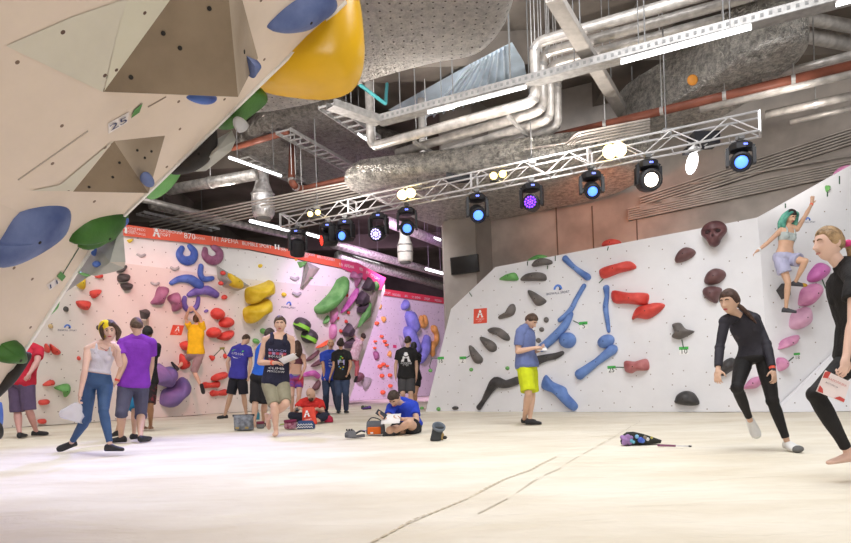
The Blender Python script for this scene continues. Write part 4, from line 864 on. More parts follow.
# --- pipe bundles with elbows
zl, zu = 5.5, 6.5
for i in range(4):
    L_ = atz(371 + 26*i, 147 + 6.2*i, zl); R_ = atz(536 + 7.5*i, 101 + 9*i, zl)
    U_ = R_ + Vector((0, 0, zu-zl + .12*(3-i)*0)); dr = (atz(720, 2, zu) - atz(533, 54, zu)).normalized()
    path = [L_, R_, U_, U_ + dr*7.5]
    if i in (0, 2): path = [L_ + Vector((0, 0, 1.3))] + path
    pipe('insulated_pipe', path, .09 - .004*i, M_pipe, ['pale insulated pipe with a riser, topmost of the bent bundle of four','pale insulated pipe, second of the bent bundle of four','pale insulated pipe with a riser, third of the bent bundle of four','pale insulated pipe, lowest of the bent bundle of four'][i], group=None, clamp=3, rc=.2)
for a, b in (((414, 142), (452, 164)), ((508, 116), (538, 146))):
    mb = MB(); mb.bar(atz(*a, zl-.1), atz(*b, zl-.1), .06, .06); o = mb.build('pipe_bracket', M_galv, None, False, atz(*a, zl)); tag(o, 'galvanised bracket bar under the bent pipe bundle, ' + ('near its riser end' if a[0] < 450 else 'near its elbows'), 'bracket')
pipe('insulated_pipe', ((762, 78), (870, 50)), .06, M_pipe, 'pale pipe running just above the red brown pipe', 5.7)
pipe('insulated_pipe', ((700, 109), (870, 69)), .07, M_pipe, 'pale pipe running just below the red brown pipe', 5.35)
pipe('insulated_pipe', ((765, 115), (870, 92)), .07, M_pipe, 'pale pipe, lowest of those near the upper corner of the view', 5.2, clamp=1)
pipe('insulated_pipe', ((790, 122), (870, 104)), .05, M_pipe, 'thin pale pipe along the upper ribs of the concrete wall', 5.2)
pipe('air_duct', ((735, 22), (872, 48)), .13, M_pipe, 'round pale duct crossing behind the long lit cable tray', 6.6, 'duct'); pipe('air_duct', ((770, 12), (872, 30)), .11, M_pipe, 'slimmer pale duct next to the round pale duct', 6.7, 'duct')
pipe('brown_pipe', ((553, 137), (870, 61)), .075, M_brown, 'straight red brown pipe above the lighting truss', 5.45, clamp=4)
pipe('brown_pipe', ((412, 165), (301, 190), (291.5, 184), (292.5, 146, 6.6)), .085, M_brown, 'red brown pipe with an elbow rising above the stage lights', 5.4, clamp=3, rc=.3)
pipe('brown_pipe', ((232, 148), (288, 132)), .07, M_brown, 'short red brown pipe behind the edge of the near overhang', 6.6)
pipe('teal_pipe', ((359, 84), (385.5, 104), (387, 84, 6.1)), .03, M_teal, 'thin teal pipe bent below the big foil duct', 5.5, rc=.05)
for i in range(6):
    dv = 2.9*i
    pipe('thin_conduit', ((150, 222+dv*1.2), (280, 196+dv), (463, 158.5+dv), (567, 143+dv), (577, 133+dv), (650, 119+dv)), .02, M_pipe2, 'thin grey conduit, number %s from the top of the conduit bundle along the truss' % ['one','two','three','four','five','six'][i], 5.05, n=8, rc=.1)
# --- foil ducts
def lumpy(name, base, h, m, label, round_=.25, amp=.05, z0=None, seg=5):
    """soft flat duct: a footprint polygon (world), extruded up with a rounded belly"""
    W_ = catmull(base, seg); c = sum(W_, Vector())/len(W_); N = len(W_); v, f = [], []
    rows = [(0.0, .86), (.04, .93), (.12, .98), (.3, 1.0), (.7, 1.0), (1.0, .96)]
    for zz, s in rows:
        for p in W_:
            q = c + (p-c)*s; q.z = p.z + zz*h; nz = noise.noise(q*1.4)*amp + noise.noise(q*4)*amp*.4; v.append(q + Vector((nz, nz*.7, nz*.8)))
    for i in range(len(rows)-1):
        for k in range(N): f.append((i*N+k, i*N+(k+1) % N, (i+1)*N+(k+1) % N, (i+1)*N+k))
    rings = 8; b0 = len(v)
    for j in range(1, rings):   # underside as rings so that it can sag
        s = .86*(1-j/rings)
        for p in W_:
            q = c + (p-c)*s; q.z = c.z + (p.z-c.z)*s - .05*(1-(s/.86)**2) + noise.noise(Vector((q.x*1.6, q.y*1.6, 3)))*amp*1.4 + noise.noise(Vector((q.x*5, q.y*5, 3)))*amp*.5; v.append(q)
    for k in range(N): f.append((b0+k, b0+(k+1) % N, (k+1) % N, k))
    for j in range(rings-2):
        for k in range(N): f.append((b0+j*N+k, b0+(j+1)*N+k, b0+(j+1)*N+(k+1) % N, b0+j*N+(k+1) % N))
    v.append(c - Vector((0, 0, .05))); l = b0+(rings-2)*N
    for k in range(N): f.append((l+k, l+(k+1) % N, len(v)-1))
    f.append(tuple((len(rows)-1)*N+k for k in range(N)))
    o = mesh_obj(name, v, f, m, None, True, c); o.matrix_world = Matrix.Translation(c); return tag(o, label, 'duct')
lumpy('foil_duct', pxz(((225, 112), (300, 112), (365, 87), (440, 67), (482, 58), (504, 38), (516, 4), (520, -40), (440, -70), (330, -60), (250, -20)), 5.3), 1.0, M_quilt, 'huge foil-wrapped ventilation duct with a rounded end, behind the yellow volume', amp=.05)
lumpy('foil_duct', pxz(((345, 186), (395, 212), (447, 230), (530, 215), (618, 196), (650, 172), (640, 152), (540, 158), (440, 172)), 4.85), .45, M_foil, 'wide crinkled foil duct right behind the lighting truss', amp=.05)
lumpy('foil_duct', pxz(((618, 132), (690, 90), (740, 55), (800, 40), (806, 58), (770, 92), (715, 122), (650, 148)), 5.7), .8, M_foil, 'dull crinkled foil duct under the long lit cable tray', amp=.07)
lumpy('foil_duct', pxz(((262, 128), (330, 112), (372, 140), (420, 165), (360, 190), (300, 185), (240, 160)), 6.7), .5, foil_mat('dull foil', (.36, .32, .28), .3), 'dull foil-covered duct high above the red brown elbow pipe', amp=.06)
# ribbed ceiling panel, blue light put into the colour of panel and ribs
mb = MB(); qa = pxz(((388, 110), (470, 64), (512, 42), (524, 62), (528, 84), (424, 118)), 7.1)
o = mesh_obj('ceiling_panel', qa, [tuple(range(6))], mat('blue lit panel', (.50, .60, .70), .7, .15, 1.5)); tag(o, kind='structure')
for i in range(9):
    a = qa[1].lerp(qa[2], i/10); b = qa[5].lerp(qa[4], i/10); mb.bar(a - Vector((0, 0, .03)), b - Vector((0, 0, .03)), .03, .06)
tag(mb.build('ceiling_panel_rib', mat('panel rib', (.58, .66, .74), .6, .1)), kind='structure')
# duct pieces further away
pipe('air_duct', ((168, 190), (256, 174.5)), .13, M_foil2, 'short round foil duct behind the edge of the near overhang', 5.7, 'duct', 16, clamp=1)
pipe('air_duct', ((333, 244), (450, 276)), .16, M_foil2, 'long far duct sloping down behind the pink banner end, upper one', 5.8, 'duct', 14)
pipe('air_duct', ((338, 256), (450, 288)), .2, M_foil2, 'long far duct sloping down behind the pink banner end, lower one', 5.6, 'duct', 14)
pipe('air_duct', ((128, 196), (215, 217)), .09, M_pipe, 'far pale pipe sloping towards the coral banner, upper one', 5.9)
pipe('air_duct', ((150, 205), (300, 238)), .12, M_foil2, 'far pale duct running just above the coral banner', 5.9, 'duct')
pipe('air_duct', ((388, 222), (450, 246)), .2, M_foil2, 'far duct passing behind the white silencer', 6.6, 'duct')
for a, b, z, w, L in (((283, 131), (368, 178), 6.4, .4, 'cable ladder sloping past the red brown elbow pipe'), ((326, 106), (374, 139), 6.3, .35, 'cable ladder below the big foil duct'), ((244, 158), (300, 182), 6.5, .4, 'cable ladder over the white tube light'), ((140, 213), (216, 230), 6.2, .4, 'far cable ladder above the coral banner')):
    A_, B_ = atz(*a, z), atz(*b, z); tray(A_, B_, w, L, 'cable_ladder', rungs=int((B_-A_).length/.25), hang=2)
mb = MB(); mb.box(atz(745, 128, 5.3) + Vector((-.9, 0, -.15)), (.2, .3, .7)); 
# silencers
def silencer(u, v0, v1, Y, prof, m, label):
    t, b = at(u, v0, Y), at(u, v1, Y); H = t.z - b.z; k = pxm(Y)
    v, f = lathe((b.x, b.y, b.z), [(r*k, H*z) for r, z in prof], 22); o = mesh_obj('duct_silencer', v, f, m, None, True, b); o.matrix_world = Matrix.Translation(b); tag(o, label, 'duct')
    v, f = lathe((b.x, b.y, b.z - .0), [(prof[0][0]*k*.8, -.05), (prof[0][0]*k*.95, 0.02), (prof[0][0]*k*.9, .05)], 20); mesh_obj('outlet_grille', v, f, M_clamp, o, True)
    for z in (.3, .52): v, f = lathe((b.x, b.y, b.z + H*z), [(11.3*k*.96 if Y < 17 else 8*k, -.02), (11.9*k if Y < 17 else 8.3*k, 0), (11.3*k*.96 if Y < 17 else 8*k, .02)], 22); mesh_obj('strap_band', v, f, M_galv, o, True)
silencer(263.5, 172, 218, 15.0, [(8.5, 0), (10, .05), (11, .1), (11.2, .42), (10.8, .5), (8, .68), (6.6, .78), (6.5, 1.0)], mat('bright foil', (.75, .74, .74), .3, .25, 12, .6, 20, metal=.6), 'foil-wrapped bottle-shaped silencer hanging below the white tube light')
silencer(405.5, 230, 262, 18.0, [(6.5, 0), (7.6, .05), (7.8, .45), (7.2, .55), (5.2, .75), (4.8, 1.0)], mat('white cladding', (.8, .77, .74), .5, .08, 12, .2, 20), 'white bottle-shaped silencer hanging behind the bright blue stage light')
# --- lighting truss
ZT = 4.4
TA, TB = atz(285, 228, ZT), atz(760, 133.5, ZT)
def truss():
    d = (TB-TA).normalized(); s = d.cross(Vector((0, 0, 1))).normalized(); L = (TB-TA).length; h = .30; up = Vector((0, 0, h))
    root = empty('lighting_truss', TA, 'long aluminium lattice truss carrying the row of stage lights', 'lighting truss')
    for k in (-.5, .5):
        for z in (0, 1):
            mb = MB(); a = TA + s*k*h + up*z; mb.tube([a, a + d*L], .019, 8); mb.build('chord', M_alu, root, True)
    n = int(L/.42)
    for i in range(n):
        mb = MB()
        for k in (-.5, .5):
            a = TA + d*L*i/n + s*k*h; b = TA + d*L*(i+1)/n + s*k*h
            mb.tube([a, b + up] if i % 2 else [a + up, b], .010, 6)
        a = TA + d*L*i/n; mb.tube([a - s*h/2, a + s*h/2], .012, 6)
        mb.build('lattice_brace', M_alu, root)
    for t in (0, .2, .5, .73, 1):
        mb = MB(); a = TA + d*L*t
        for k in (-.5, .5): mb.bar(a + s*k*h, a + s*k*h + up, .035, .035, d)
        for z in (0, 1): mb.bar(a - s*.5*h + up*z, a + s*.5*h + up*z, .035, .035)
        mb.build('end_frame' if t in (0, 1) else 'coupling_frame', M_alu, root)
    for t in (.1, .37, .62, .86):
        a = TA + d*L*t + up; mb = MB(); mb.tube([a, Vector((a.x, a.y, CZ))], .012, 6); mb.box(a + Vector((0, 0, .02)), (.14, .14, .1)); mb.build('hanging_cable', M_clamp, root)
    return d, s
td, ts = truss()
def on_truss(u):
    lo, hi = 0.0, 1.0
    for _ in range(40):
        m_ = (lo+hi)/2; p = TA.lerp(TB, m_) - CAM; uu = PU + FPX*(p.x/p.y*CT - p.z/p.y*ST)
        if uu < u: lo = m_
        else: hi = m_
    return TA.lerp(TB, lo)
def lens_mat(key, col, es): return mat('lens ' + key, col, .3, 0, emit=col, es=es)
def moving_head(u, label, aim, lens, drop=.5, led=False, r=.15):
    p = on_truss(u); root = empty('moving_head_light', p, label, 'stage light', None)
    mb = MB(); mb.bar(p, p - Vector((0, 0, .10)), .06, .06, (1, 0, 0)); mb.box(p + Vector((0, 0, 0)), (.10, .10, .07)); mb.build('clamp', M_clamp, root)
    b = p - Vector((0, 0, .16))
    v, f = lathe(b, [(.12, -.07), (.17, -.05), (.18, .03), (.14, .07)], 8); mesh_obj('base', v, f, M_case, root)
    v, f = ellipsoid(b + Vector((0, -.165, 0)), (.035, .012, .022), 8, 6); mesh_obj('display', v, f, mat('blue display', (.1, .15, .8), .4, 0, emit=(.15, .2, 1), es=2.5), root)
    aim = Vector(aim).normalized(); c = p - Vector((0, 0, drop)); side = Vector((aim.y, -aim.x, 0)); side = side.normalized() if side.length > .1 else Vector((1, 0, 0))
    for k in (-1, 1):
        mb = MB(); q = [b + side*k*.19 - Vector((0, 0, .04)), c + side*k*.19 - Vector((0, 0, .06))]; mb.bar(q[0], q[1], .05, .13, aim); mb.bar(q[1] + Vector((0, 0, .06)), c + side*k*.13 + Vector((0, 0, 0)), .07, .07); mb.bar(q[0], b + side*k*.1, .06, .1); mb.build('yoke', M_case, root)
    v, f = lathe(c, [(r*.55, -.20), (r*.9, -.16), (r*.98, -.05), (r, .02), (r*1.0, .12), (r*.96, .17), (r*.8, .18), (r*.78, .14)], 18, aim); hd = mesh_obj('head', v, f, M_case, root, False)
    mb = MB()
    for k in range(6):
        a = math.pi*2*k/6; R = Vector((0, 0, 1)).rotation_difference(aim).to_matrix(); q = R @ Vector((math.cos(a)*r*.95, math.sin(a)*r*.95, 0)); mb.bar(c + q - aim*.15, c + q + aim*.02, .025, .025)
    mb.build('cooling_fin', M_case, hd)
    R = Vector((0, 0, 1)).rotation_difference(aim).to_matrix()
    if led:
        cells = [(0, 0)] + [(r*.3*math.cos(a*math.pi/3), r*.3*math.sin(a*math.pi/3)) for a in range(6)] + [(r*.62*math.cos(a*math.pi/6), r*.62*math.sin(a*math.pi/6)) for a in range(12)]
        for x, y in cells:
            v, f = ellipsoid(c + aim*.165 + R @ Vector((x, y, 0)), (r*.13, r*.13, r*.07), 8, 6, R); mesh_obj('led_cell', v, f, lens, root, True)
    else:
        v, f = ellipsoid(c + aim*.14, (r*.6, r*.6, r*.3), 16, 8, R); ln = mesh_obj('lens', v, f, lens, root, True)
        if lens is LB: v, f = ellipsoid(c + aim*.165, (r*.3, r*.3, r*.2), 12, 8, R); mesh_obj('lens_core', v, f, lens_mat('core', (.8, .92, 1), 8), ln, True)
LB = lens_mat('blue white', (.08, .22, 1.0), 2.4); LR = lens_mat('red led', (1.0, .05, .03), 2.0); LP = lens_mat('purple led', (.25, .06, 1.0), 2.2); LW = lens_mat('warm white', (1.0, .84, .66), 10); LO = lens_mat('dark glass', (.02, .02, .03), 0); LI = lens_mat('lilac white', (.60, .52, 1.0), 2.2)
moving_head(297, 'unlit black stage light at the end of the truss over the coral banner', (-.2, .5, -.9), LO, .52, False, .17)
moving_head(328, 'black stage light with red LED cells', (-.9, -.5, -.15), LR, .46, True)
moving_head(345, 'black stage light with a blue lens beside the red LED one', (-.5, -.9, -.15), LB, .44)
moving_head(378, 'black stage light with lilac LED cells', (-.35, -.9, -.35), LI, .50, True, .16)
moving_head(406.5, 'black stage light with a blue-white lens above the white silencer', (0, -.95, -.45), LB, .48)
moving_head(476.5, 'black stage light with a blue-white lens above the concrete column', (.05, -.95, -.5), LB, .46, False, .16)
moving_head(531, 'black stage light with purple LED cells', (-.35, -.95, -.1), LP, .45, True, .15)
moving_head(591, 'black stage light with a small bluish lens next to the dazzling lamp', (-.15, -.95, -.5), LB, .40, False, .14)
moving_head(647.5, 'stage light with a dazzling warm white lens above the pointed red hold', (0, -1, -.2), LW, .42, False, .19)
moving_head(740, 'black stage light with a blue lens at the truss end by the ribbed wall', (-.4, -.9, -.35), LB, .38, False, .16)
def twin_lamp(u, dv, label, m, n=2, rr=.06):
    p = on_truss(u) + Vector((0, -.2, .12)); root = empty('twin_lamp', p, label, 'stage light')
    mb = MB(); mb.box(p + Vector((0, .06, 0)), (.12 + .16*(n-1), .1, .16)); mb.bar(p + Vector((0, .05, 0)), p + Vector((0, .2, .0)), .04); mb.build('lamp_housing', M_case, root)
    for k in range(n):
        x = (k-(n-1)/2)*.17; v, f = ellipsoid(p + Vector((x, -.02, .03*k)), (rr, rr*.6, rr), 12, 8); mesh_obj('bulb', v, f, m, root, True)
LY = lens_mat('yellow bulb', (1.0, .74, .22), 5); LYY = lens_mat('bright yellow bulb', (1.0, .76, .30), 9)
twin_lamp(316, 0, 'twin yellow lamp on the truss above the red LED light', LY); twin_lamp(407, 0, 'very bright yellow twin lamp above the blue-white stage light', LYY, 2, .10); twin_lamp(497, 0, 'twin pale yellow lamp between the blue and the purple stage lights', LY, 2, .07); twin_lamp(611, 0, 'dazzling yellow twin lamp, brightest on the truss', LYY, 2, .12)
p = at(692, 163, 10.6); root = empty('capsule_lamp', p, 'bright white capsule-shaped lamp hanging under the truss', 'stage light')
v, f = ellipsoid(p, (.09, .09, .2), 14, 10, Matrix.Rotation(.25, 3, 'Y')); mesh_obj('glowing_tube', v, f, lens_mat('capsule', (1, .98, .95), 14), root, True)
mb = MB(); q = on_truss(688); mb.bar(p + Vector((-.04, 0, .18)), Vector((p.x-.05, q.y, q.z)), .05); mb.box(p + Vector((-.05, 0, .2)), (.16, .16, .08)); mb.build('lamp_housing', M_case, root)
# speaker-like box lying on the truss
o = mesh_obj('junction_box', *[x for x in (lambda b: (b.v, b.f))(MB().box(on_truss(460) + Vector((0, .3, .42)), (.5, .25, .18)))], M_case); tag(o, 'small black junction box above the truss beside the column', 'box')
o = mesh_obj('junction_box', *[x for x in (lambda b: (b.v, b.f))(MB().box(on_truss(712) + Vector((0, .3, .16)), (.42, .3, .2)))], M_case); tag(o, 'small black junction box on the truss by the capsule lamp', 'box')
v, f = ellipsoid(atz(692.5, 80, 5.5), (.09, .05, .09), 12, 8); o = mesh_obj('round_reflector', v, f, mat('orange cap', (.7, .28, .04), .5, 0), None, True); tag(o, 'small round orange cap on the dull foil duct', 'cap')
# ================================================================== PEOPLE
def fuse(parts, voxel, it, wr=0.0, fac=.5, tmp='fused'):
    mb = MB()
    for v, f in parts: mb.add(v, f)
    me = bpy.data.meshes.new(tmp); me.from_pydata([tuple(p) for p in mb.v], [], mb.f)
    bm = bmesh.new(); bm.from_mesh(me); bmesh.ops.recalc_face_normals(bm, faces=bm.faces); bm.to_mesh(me); bm.free()
    o = bpy.data.objects.new(tmp, me); C.objects.link(o)
    r = o.modifiers.new('r', 'REMESH'); r.mode = 'VOXEL'; r.voxel_size = voxel; r.use_smooth_shade = True
    s = o.modifiers.new('s', 'SMOOTH'); s.factor = fac; s.iterations = it
    dg = bpy.context.evaluated_depsgraph_get(); dg.update(); m2 = bpy.data.meshes.new_from_object(o.evaluated_get(dg))
    bpy.data.objects.remove(o); bpy.data.meshes.remove(me)
    if wr:
        N = [v.normal.copy() for v in m2.vertices]
        for v, n in zip(m2.vertices, N):
            c = v.co; a = noise.noise(Vector((c.x*9, c.y*9, c.z*5))) + .6*noise.noise(Vector((c.x*22, c.y*22, c.z*13))); v.co = c + n*wr*a
    return m2
def put(name, me, m, parent=None, loc=None):
    o0 = parent.matrix_world.translation.copy() if loc is None else Vector(loc)
    me.transform(Matrix.Translation(-o0)); me.materials.clear()
    for x in (m if isinstance(m, (list, tuple)) else [m]): me.materials.append(x)
    for p in me.polygons: p.use_smooth = True; p.material_index = 0
    o = bpy.data.objects.new(name, me); C.objects.link(o)
    if parent: o.parent = parent
    else: o.location = o0; o.matrix_world = Matrix.Translation(o0)
    return o
def bone(a, b, prof, t0=0., t1=1., i0=0., i1=None, n=14, cap=True, flat=None):
    """tapered limb a->b: prof [(t, radius)], restricted to t0..t1, inflated by i0..i1"""
    i1 = i0 if i1 is None else i1; d = b - a; L = d.length; d = d.normalized(); x = d.orthogonal().normalized(); y = d.cross(x)
    ts = np.linspace(t0, t1, 9); r = np.interp(ts, [p[0] for p in prof], [p[1] for p in prof]) + np.interp(ts, [t0, t1], [i0, i1])
    rows = [(a + d*L*t, q) for t, q in zip(ts, r)]
    if cap:
        r0, r1 = r[0], r[-1]
        rows = [(rows[0][0] - d*r0*s, r0*math.sqrt(1-s*s)) for s in (.97, .75, .4)] + rows + [(rows[-1][0] + d*r1*s, r1*math.sqrt(1-s*s)) for s in (.4, .75, .97)]
    v, f = [], []
    for c, q in rows:
        for k in range(n):
            an = 2*math.pi*k/n; v.append(c + (x*math.cos(an) + y*math.sin(an))*q)
    M = len(rows)
    for i in range(M-1):
        for k in range(n): f.append((i*n+k, i*n+(k+1) % n, (i+1)*n+(k+1) % n, (i+1)*n+k))
    f.append(tuple(range(n-1, -1, -1))); f.append(tuple((M-1)*n+k for k in range(n)))
    return v, f
UARM = [(0, .050), (.25, .050), (.6, .044), (1, .037)]; FARM = [(0, .038), (.22, .042), (.6, .034), (1, .025)]
THIGH = [(0, .088), (.25, .084), (.6, .068), (1, .052)]; SHANK = [(0, .050), (.25, .056), (.5, .048), (.8, .034), (1, .031)]
TORSO_M = [(-.17, .09, .075), (-.08, .150, .108), (0, .166, .115), (.15, .155, .104), (.35, .140, .092), (.55, .154, .102), (.75, .172, .110), (.88, .172, .098), (.96, .125, .078), (1.02, .06, .056)]
TORSO_F = [(-.17, .09, .075), (-.08, .158, .112), (0, .172, .118), (.15, .150, .100), (.36, .118, .082), (.55, .132, .090), (.75, .148, .098), (.88, .148, .088), (.96, .105, .070), (1.02, .05, .050)]
def sgn(x): return 1 if x > 0 else -1
def headpt(x, y, z, g=0.0, fem=False):
    X, Y, Z = (.076+g)*x, (.097+g)*y, (.118+g)*z
    if z < 0:
        t = -z; X *= 1 - (.34 if fem else .28)*t**1.5; Y *= (1 - .42*t) if y < 0 else (1 - .05*t)
    if y > 0 and g == 0:
        G = lambda a, b, sa, sb: math.exp(-((x-a)/sa)**2 - ((z-b)/sb)**2)
        Y -= .012*max(0, y-.55)*(1 if abs(x) < .8 else .5)
        for s in (-1, 1): Y -= .011*G(s*.40, .06, .22, .13); Y += .004*G(s*.40, .27, .3, .08); Y += .004*G(s*.5, -.28, .2, .2)
        nz = np.interp(z, [-.36, -.30, -.20, -.1, .12, .25], [0, .014, .027, .022, .010, .0]); Y += nz*math.exp(-(x/(.15 if z > -.1 else .20))**2)
        Y += .006*G(0, -.50, .30, .045) + .005*G(0, -.60, .26, .05) - .003*G(0, -.55, .3, .02); Y += .009*G(0, -.84, .3, .13)
    return Vector((X, Y, Z))
def head_mesh(c, R, s, fem, n=40, m=34, g=0.0, fn=None):
    v, f = ellipsoid((0, 0, 0), (1, 1, 1), n, m)
    return [c + (R @ ((fn or headpt)(p.x, p.y, p.z, g, fem)*s)) for p in v], f
def hand_parts(w, d, pn, side, s, curl=.5, spread=.12):
    """palm, four fingers of different length and a thumb leaving the side of the palm"""
    d = d.normalized(); pn = (pn - d*pn.dot(d)); pn = pn.normalized() if pn.length > .05 else d.orthogonal().normalized()
    th = (pn.cross(d) if side == 'L' else d.cross(pn)).normalized(); out = []
    R = Matrix((th, d, pn)).transposed()
    out.append(ellipsoid(w + d*.045*s, (.040*s, .056*s, .017*s), 14, 10, R)); out.append(bone(w - d*.02*s, w + d*.03*s, [(0, .025*s), (1, .027*s)]))
    for i, (lx, ln) in enumerate(((.030, .070), (.010, .080), (-.010, .075), (-.029, .058))):
        p = w + d*.085*s + th*lx*s; a = -.15*curl if i == 0 else 0.0; dd = (d + th*spread*(lx/.03)).normalized()
        cu = curl*(.9 + .12*i)
        for q, fr in enumerate((.45, .32, .23)):
            ang = cu*(.45 + .75*q*.5) ; dir_ = (dd*math.cos(ang*(q+1)*.62) + pn*math.sin(ang*(q+1)*.62)).normalized()
            e = p + dir_*ln*s*fr*1.0; r = (.0088 - .0009*q - (.001 if i == 3 else 0))*s; out.append(bone(p, e, [(0, r), (1, r*.92)], n=8)); p = e
    p = w + d*.022*s + th*.030*s; d1 = (th*.72 + d*.62 + pn*.22).normalized(); e = p + d1*.042*s; out.append(bone(p, e, [(0, .012*s), (1, .010*s)], n=8))
    d2 = (d*.85 + th*.30 + pn*(.25 + .3*curl)).normalized(); out.append(bone(e, e + d2*.034*s, [(0, .0098*s), (1, .008*s)], n=8)); return out
def foot_loft(an, d, up, s, g=0.0, flat=True):
    d = d.normalized(); up = (up - d*up.dot(d)).normalized(); x = d.cross(up)
    v, f = [], []; N = 12
    rows = [(-.065, .012, .020, .024), (-.055, .026, .036, .032), (-.02, .033, .045, .040), (.03, .037, .038, .034), (.08, .043, .026, .026), (.13, .045, .019, .020), (.165, .036, .015, .016), (.185, .016, .010, .013)]
    for (q, w, h, c) in rows:
        ce = an + d*q*s + up*(-.075*s + c*s)
        for k in range(N):
            a = 2*math.pi*k/N; v.append(ce + x*math.cos(a)*(w*s+g) + up*math.sin(a)*((h if math.sin(a) > 0 else c)*s + g))
    for i in range(len(rows)-1):
        for k in range(N): f.append((i*N+k, i*N+(k+1) % N, (i+1)*N+(k+1) % N, (i+1)*N+k))
    f.append(tuple(range(N-1, -1, -1))); f.append(tuple((len(rows)-1)*N+k for k in range(N)))
    return v, f
SKIN = {}
def skin(key, col): return mat('skin ' + key, col, .5, .05, 8, .05, 90, spec=.3)
def cloth(key, col, **k): return mat('cloth ' + key, col, k.pop('rough', .85), k.pop('var', .1), k.pop('scale', 7), k.pop('bump', .25), k.pop('bscale', 60), **k)
M_eyew = mat('eye white', (.75, .73, .71), .3, 0); M_iris = mat('iris', (.03, .022, .018), .3, 0)
PEOPLE = {}
def person(label, J, Y, yaw, H=1.75, sex='M', skin_c=(.60, .38, .28), build=1.0, sh_yaw=None, head=(0, 0, 0), voxel=.008, group=None, hair=None, hair_c=(.06, .035, .02),
           garments=(), shoes=None, foot={}, palm={}, curl={}, face=True, lips=(.45, .16, .14), brow=None, bust=1.0, hand_dir={}, nose=True, shw=1.0):
    s = H/1.75; P = {}
    def jt(spec, par=None, L=None):
        u, v = spec[0], spec[1]; q = spec[2] if len(spec) > 2 else 0.0
        if q == 'g':
            g_ = atz(u, v, .08*s); y_ = min(max(g_.y, Y - .22), Y + .22); q_ = at(u, v, y_); return Vector((q_.x, y_, .08*s))
        if isinstance(q, str):
            d = ray(u, v); o = CAM - par; a, b, c = d.dot(d), 2*d.dot(o), o.dot(o) - (L*s)**2; D = b*b - 4*a*c
            t = (-b)/(2*a) if D < 0 else ((-b + math.sqrt(D))/(2*a) if q == '+' else (-b - math.sqrt(D))/(2*a))
            return CAM + d*t
        return at(u, v, Y + q)
    P['pel'] = jt(J['pel']); P['nk'] = jt(J['nk'], P['pel'], .55); P['hd'] = jt(J['hd'], P['nk'], .17)
    yh = math.radians(yaw); ys = math.radians(sh_yaw if sh_yaw is not None else yaw)
    lat_h, lat_s = Vector((math.cos(yh), math.sin(yh), 0)), Vector((math.cos(ys), math.sin(ys), 0))
    upv = (P['nk'] - P['pel']).normalized()
    lat_h0 = lat_h
    hw, sw = (.090 if sex == 'M' else .092)*s, (.178 if sex == 'M' else .150)*s*shw
    for S, k in (('L', 1), ('R', -1)):
        P['hip'+S] = P['pel'] + lat_h*k*hw - Vector((0, 0, .035*s))
        P['sh'+S] = jt(J['sh'+S]) if 'sh'+S in J else P['nk'] + lat_s*k*sw - upv*.055*s
        if 'el'+S in J:
            P['el'+S] = jt(J['el'+S], P['sh'+S], .29); P['wr'+S] = jt(J['wr'+S], P['el'+S], .25)
        P['kn'+S] = jt(J['kn'+S], P['hip'+S], .42); P['an'+S] = jt(J['an'+S], P['kn'+S], .41)
    fwd_h = lat_h.cross(upv).normalized(); mid = (P['pel'] + P['nk'])/2 - fwd_h*.02*s
    if 'mid' in J: mid = jt(J['mid'])
    prof = TORSO_M if sex == 'M' else TORSO_F
    if 'el' not in J:
        dg_ = {'torso': (P['nk']-P['pel']).length/s/.55}
        for S in 'LR':
            if 'el'+S in P: dg_['ua'+S] = (P['el'+S]-P['sh'+S]).length/s/.29; dg_['fa'+S] = (P['wr'+S]-P['el'+S]).length/s/.25
            dg_['th'+S] = (P['kn'+S]-P['hip'+S]).length/s/.42; dg_['sk'+S] = (P['an'+S]-P['kn'+S]).length/s/.41; dg_['z'+S] = P['an'+S].z
        print('BODY', label[:38], {k: round(v, 2) for k, v in dg_.items()})
    def T(t, a=0., b=0., inf=0.):
        tt = t; c = P['pel']*(1-tt)**2 + mid*2*tt*(1-tt) + P['nk']*tt*tt if 0 <= tt <= 1 else (P['pel'] + (mid-P['pel'])*2*tt if tt < 0 else P['nk'] + (P['nk']-mid)*2*(tt-1))
        tan = ((mid-P['pel'])*2*(1-min(max(tt, 0), 1)) + (P['nk']-mid)*2*min(max(tt, 0), 1)).normalized()
        lat = lat_h.lerp(lat_s, min(max(tt, 0), 1)); lat = (lat - tan*lat.dot(tan)).normalized(); fw = lat.cross(tan).normalized()
        w = np.interp(t, [p[0] for p in prof], [p[1] for p in prof])*s*build + inf; dp = np.interp(t, [p[0] for p in prof], [p[2] for p in prof])*s*build + inf
        return c + lat*a*w + fw*b*dp, lat, fw, tan
    def torso(t0, t1, i0=0., i1=None, n=22, rows=13):
        i1 = i0 if i1 is None else i1; v, f = [], []
        for j in range(rows):
            q = j/(rows-1); t = t0 + (t1-t0)*q
            for k in range(n):
                a = 2*math.pi*k/n; ca, sa = math.cos(a), math.sin(a); e = .82
                v.append(T(t, sgn(ca)*abs(ca)**e, sgn(sa)*abs(sa)**e, i0 + (i1-i0)*q)[0])
        for i in range(rows-1):
            for k in range(n): f.append((i*n+k, i*n+(k+1) % n, (i+1)*n+(k+1) % n, (i+1)*n+k))
        f.append(tuple(range(n-1, -1, -1))); f.append(tuple((rows-1)*n+k for k in range(n)))
        out = [(v, f)]
        if t0 < -.09 and t1 < .3 and (i0 or i1):
            for k in (-1, 1): r_ = .078*s*build + max(i0, i1)*.8; out.append(ellipsoid(T(-.02, k*.45, -.42)[0], (r_, r_, r_*1.06), 12, 9))
        if sex == 'F' and t0 < .66 < t1:
            for k in (-1, 1):
                c, lat, fw, tan = T(.66, k*.46, .60, (i0+i1)/2); out.append(ellipsoid(c, tuple(x*s*bust for x in (.060, .058, .060)), 12, 9))
        return out
    def scale(pr, k=1.0): return [(t, r*s*build*k) for t, r in pr]
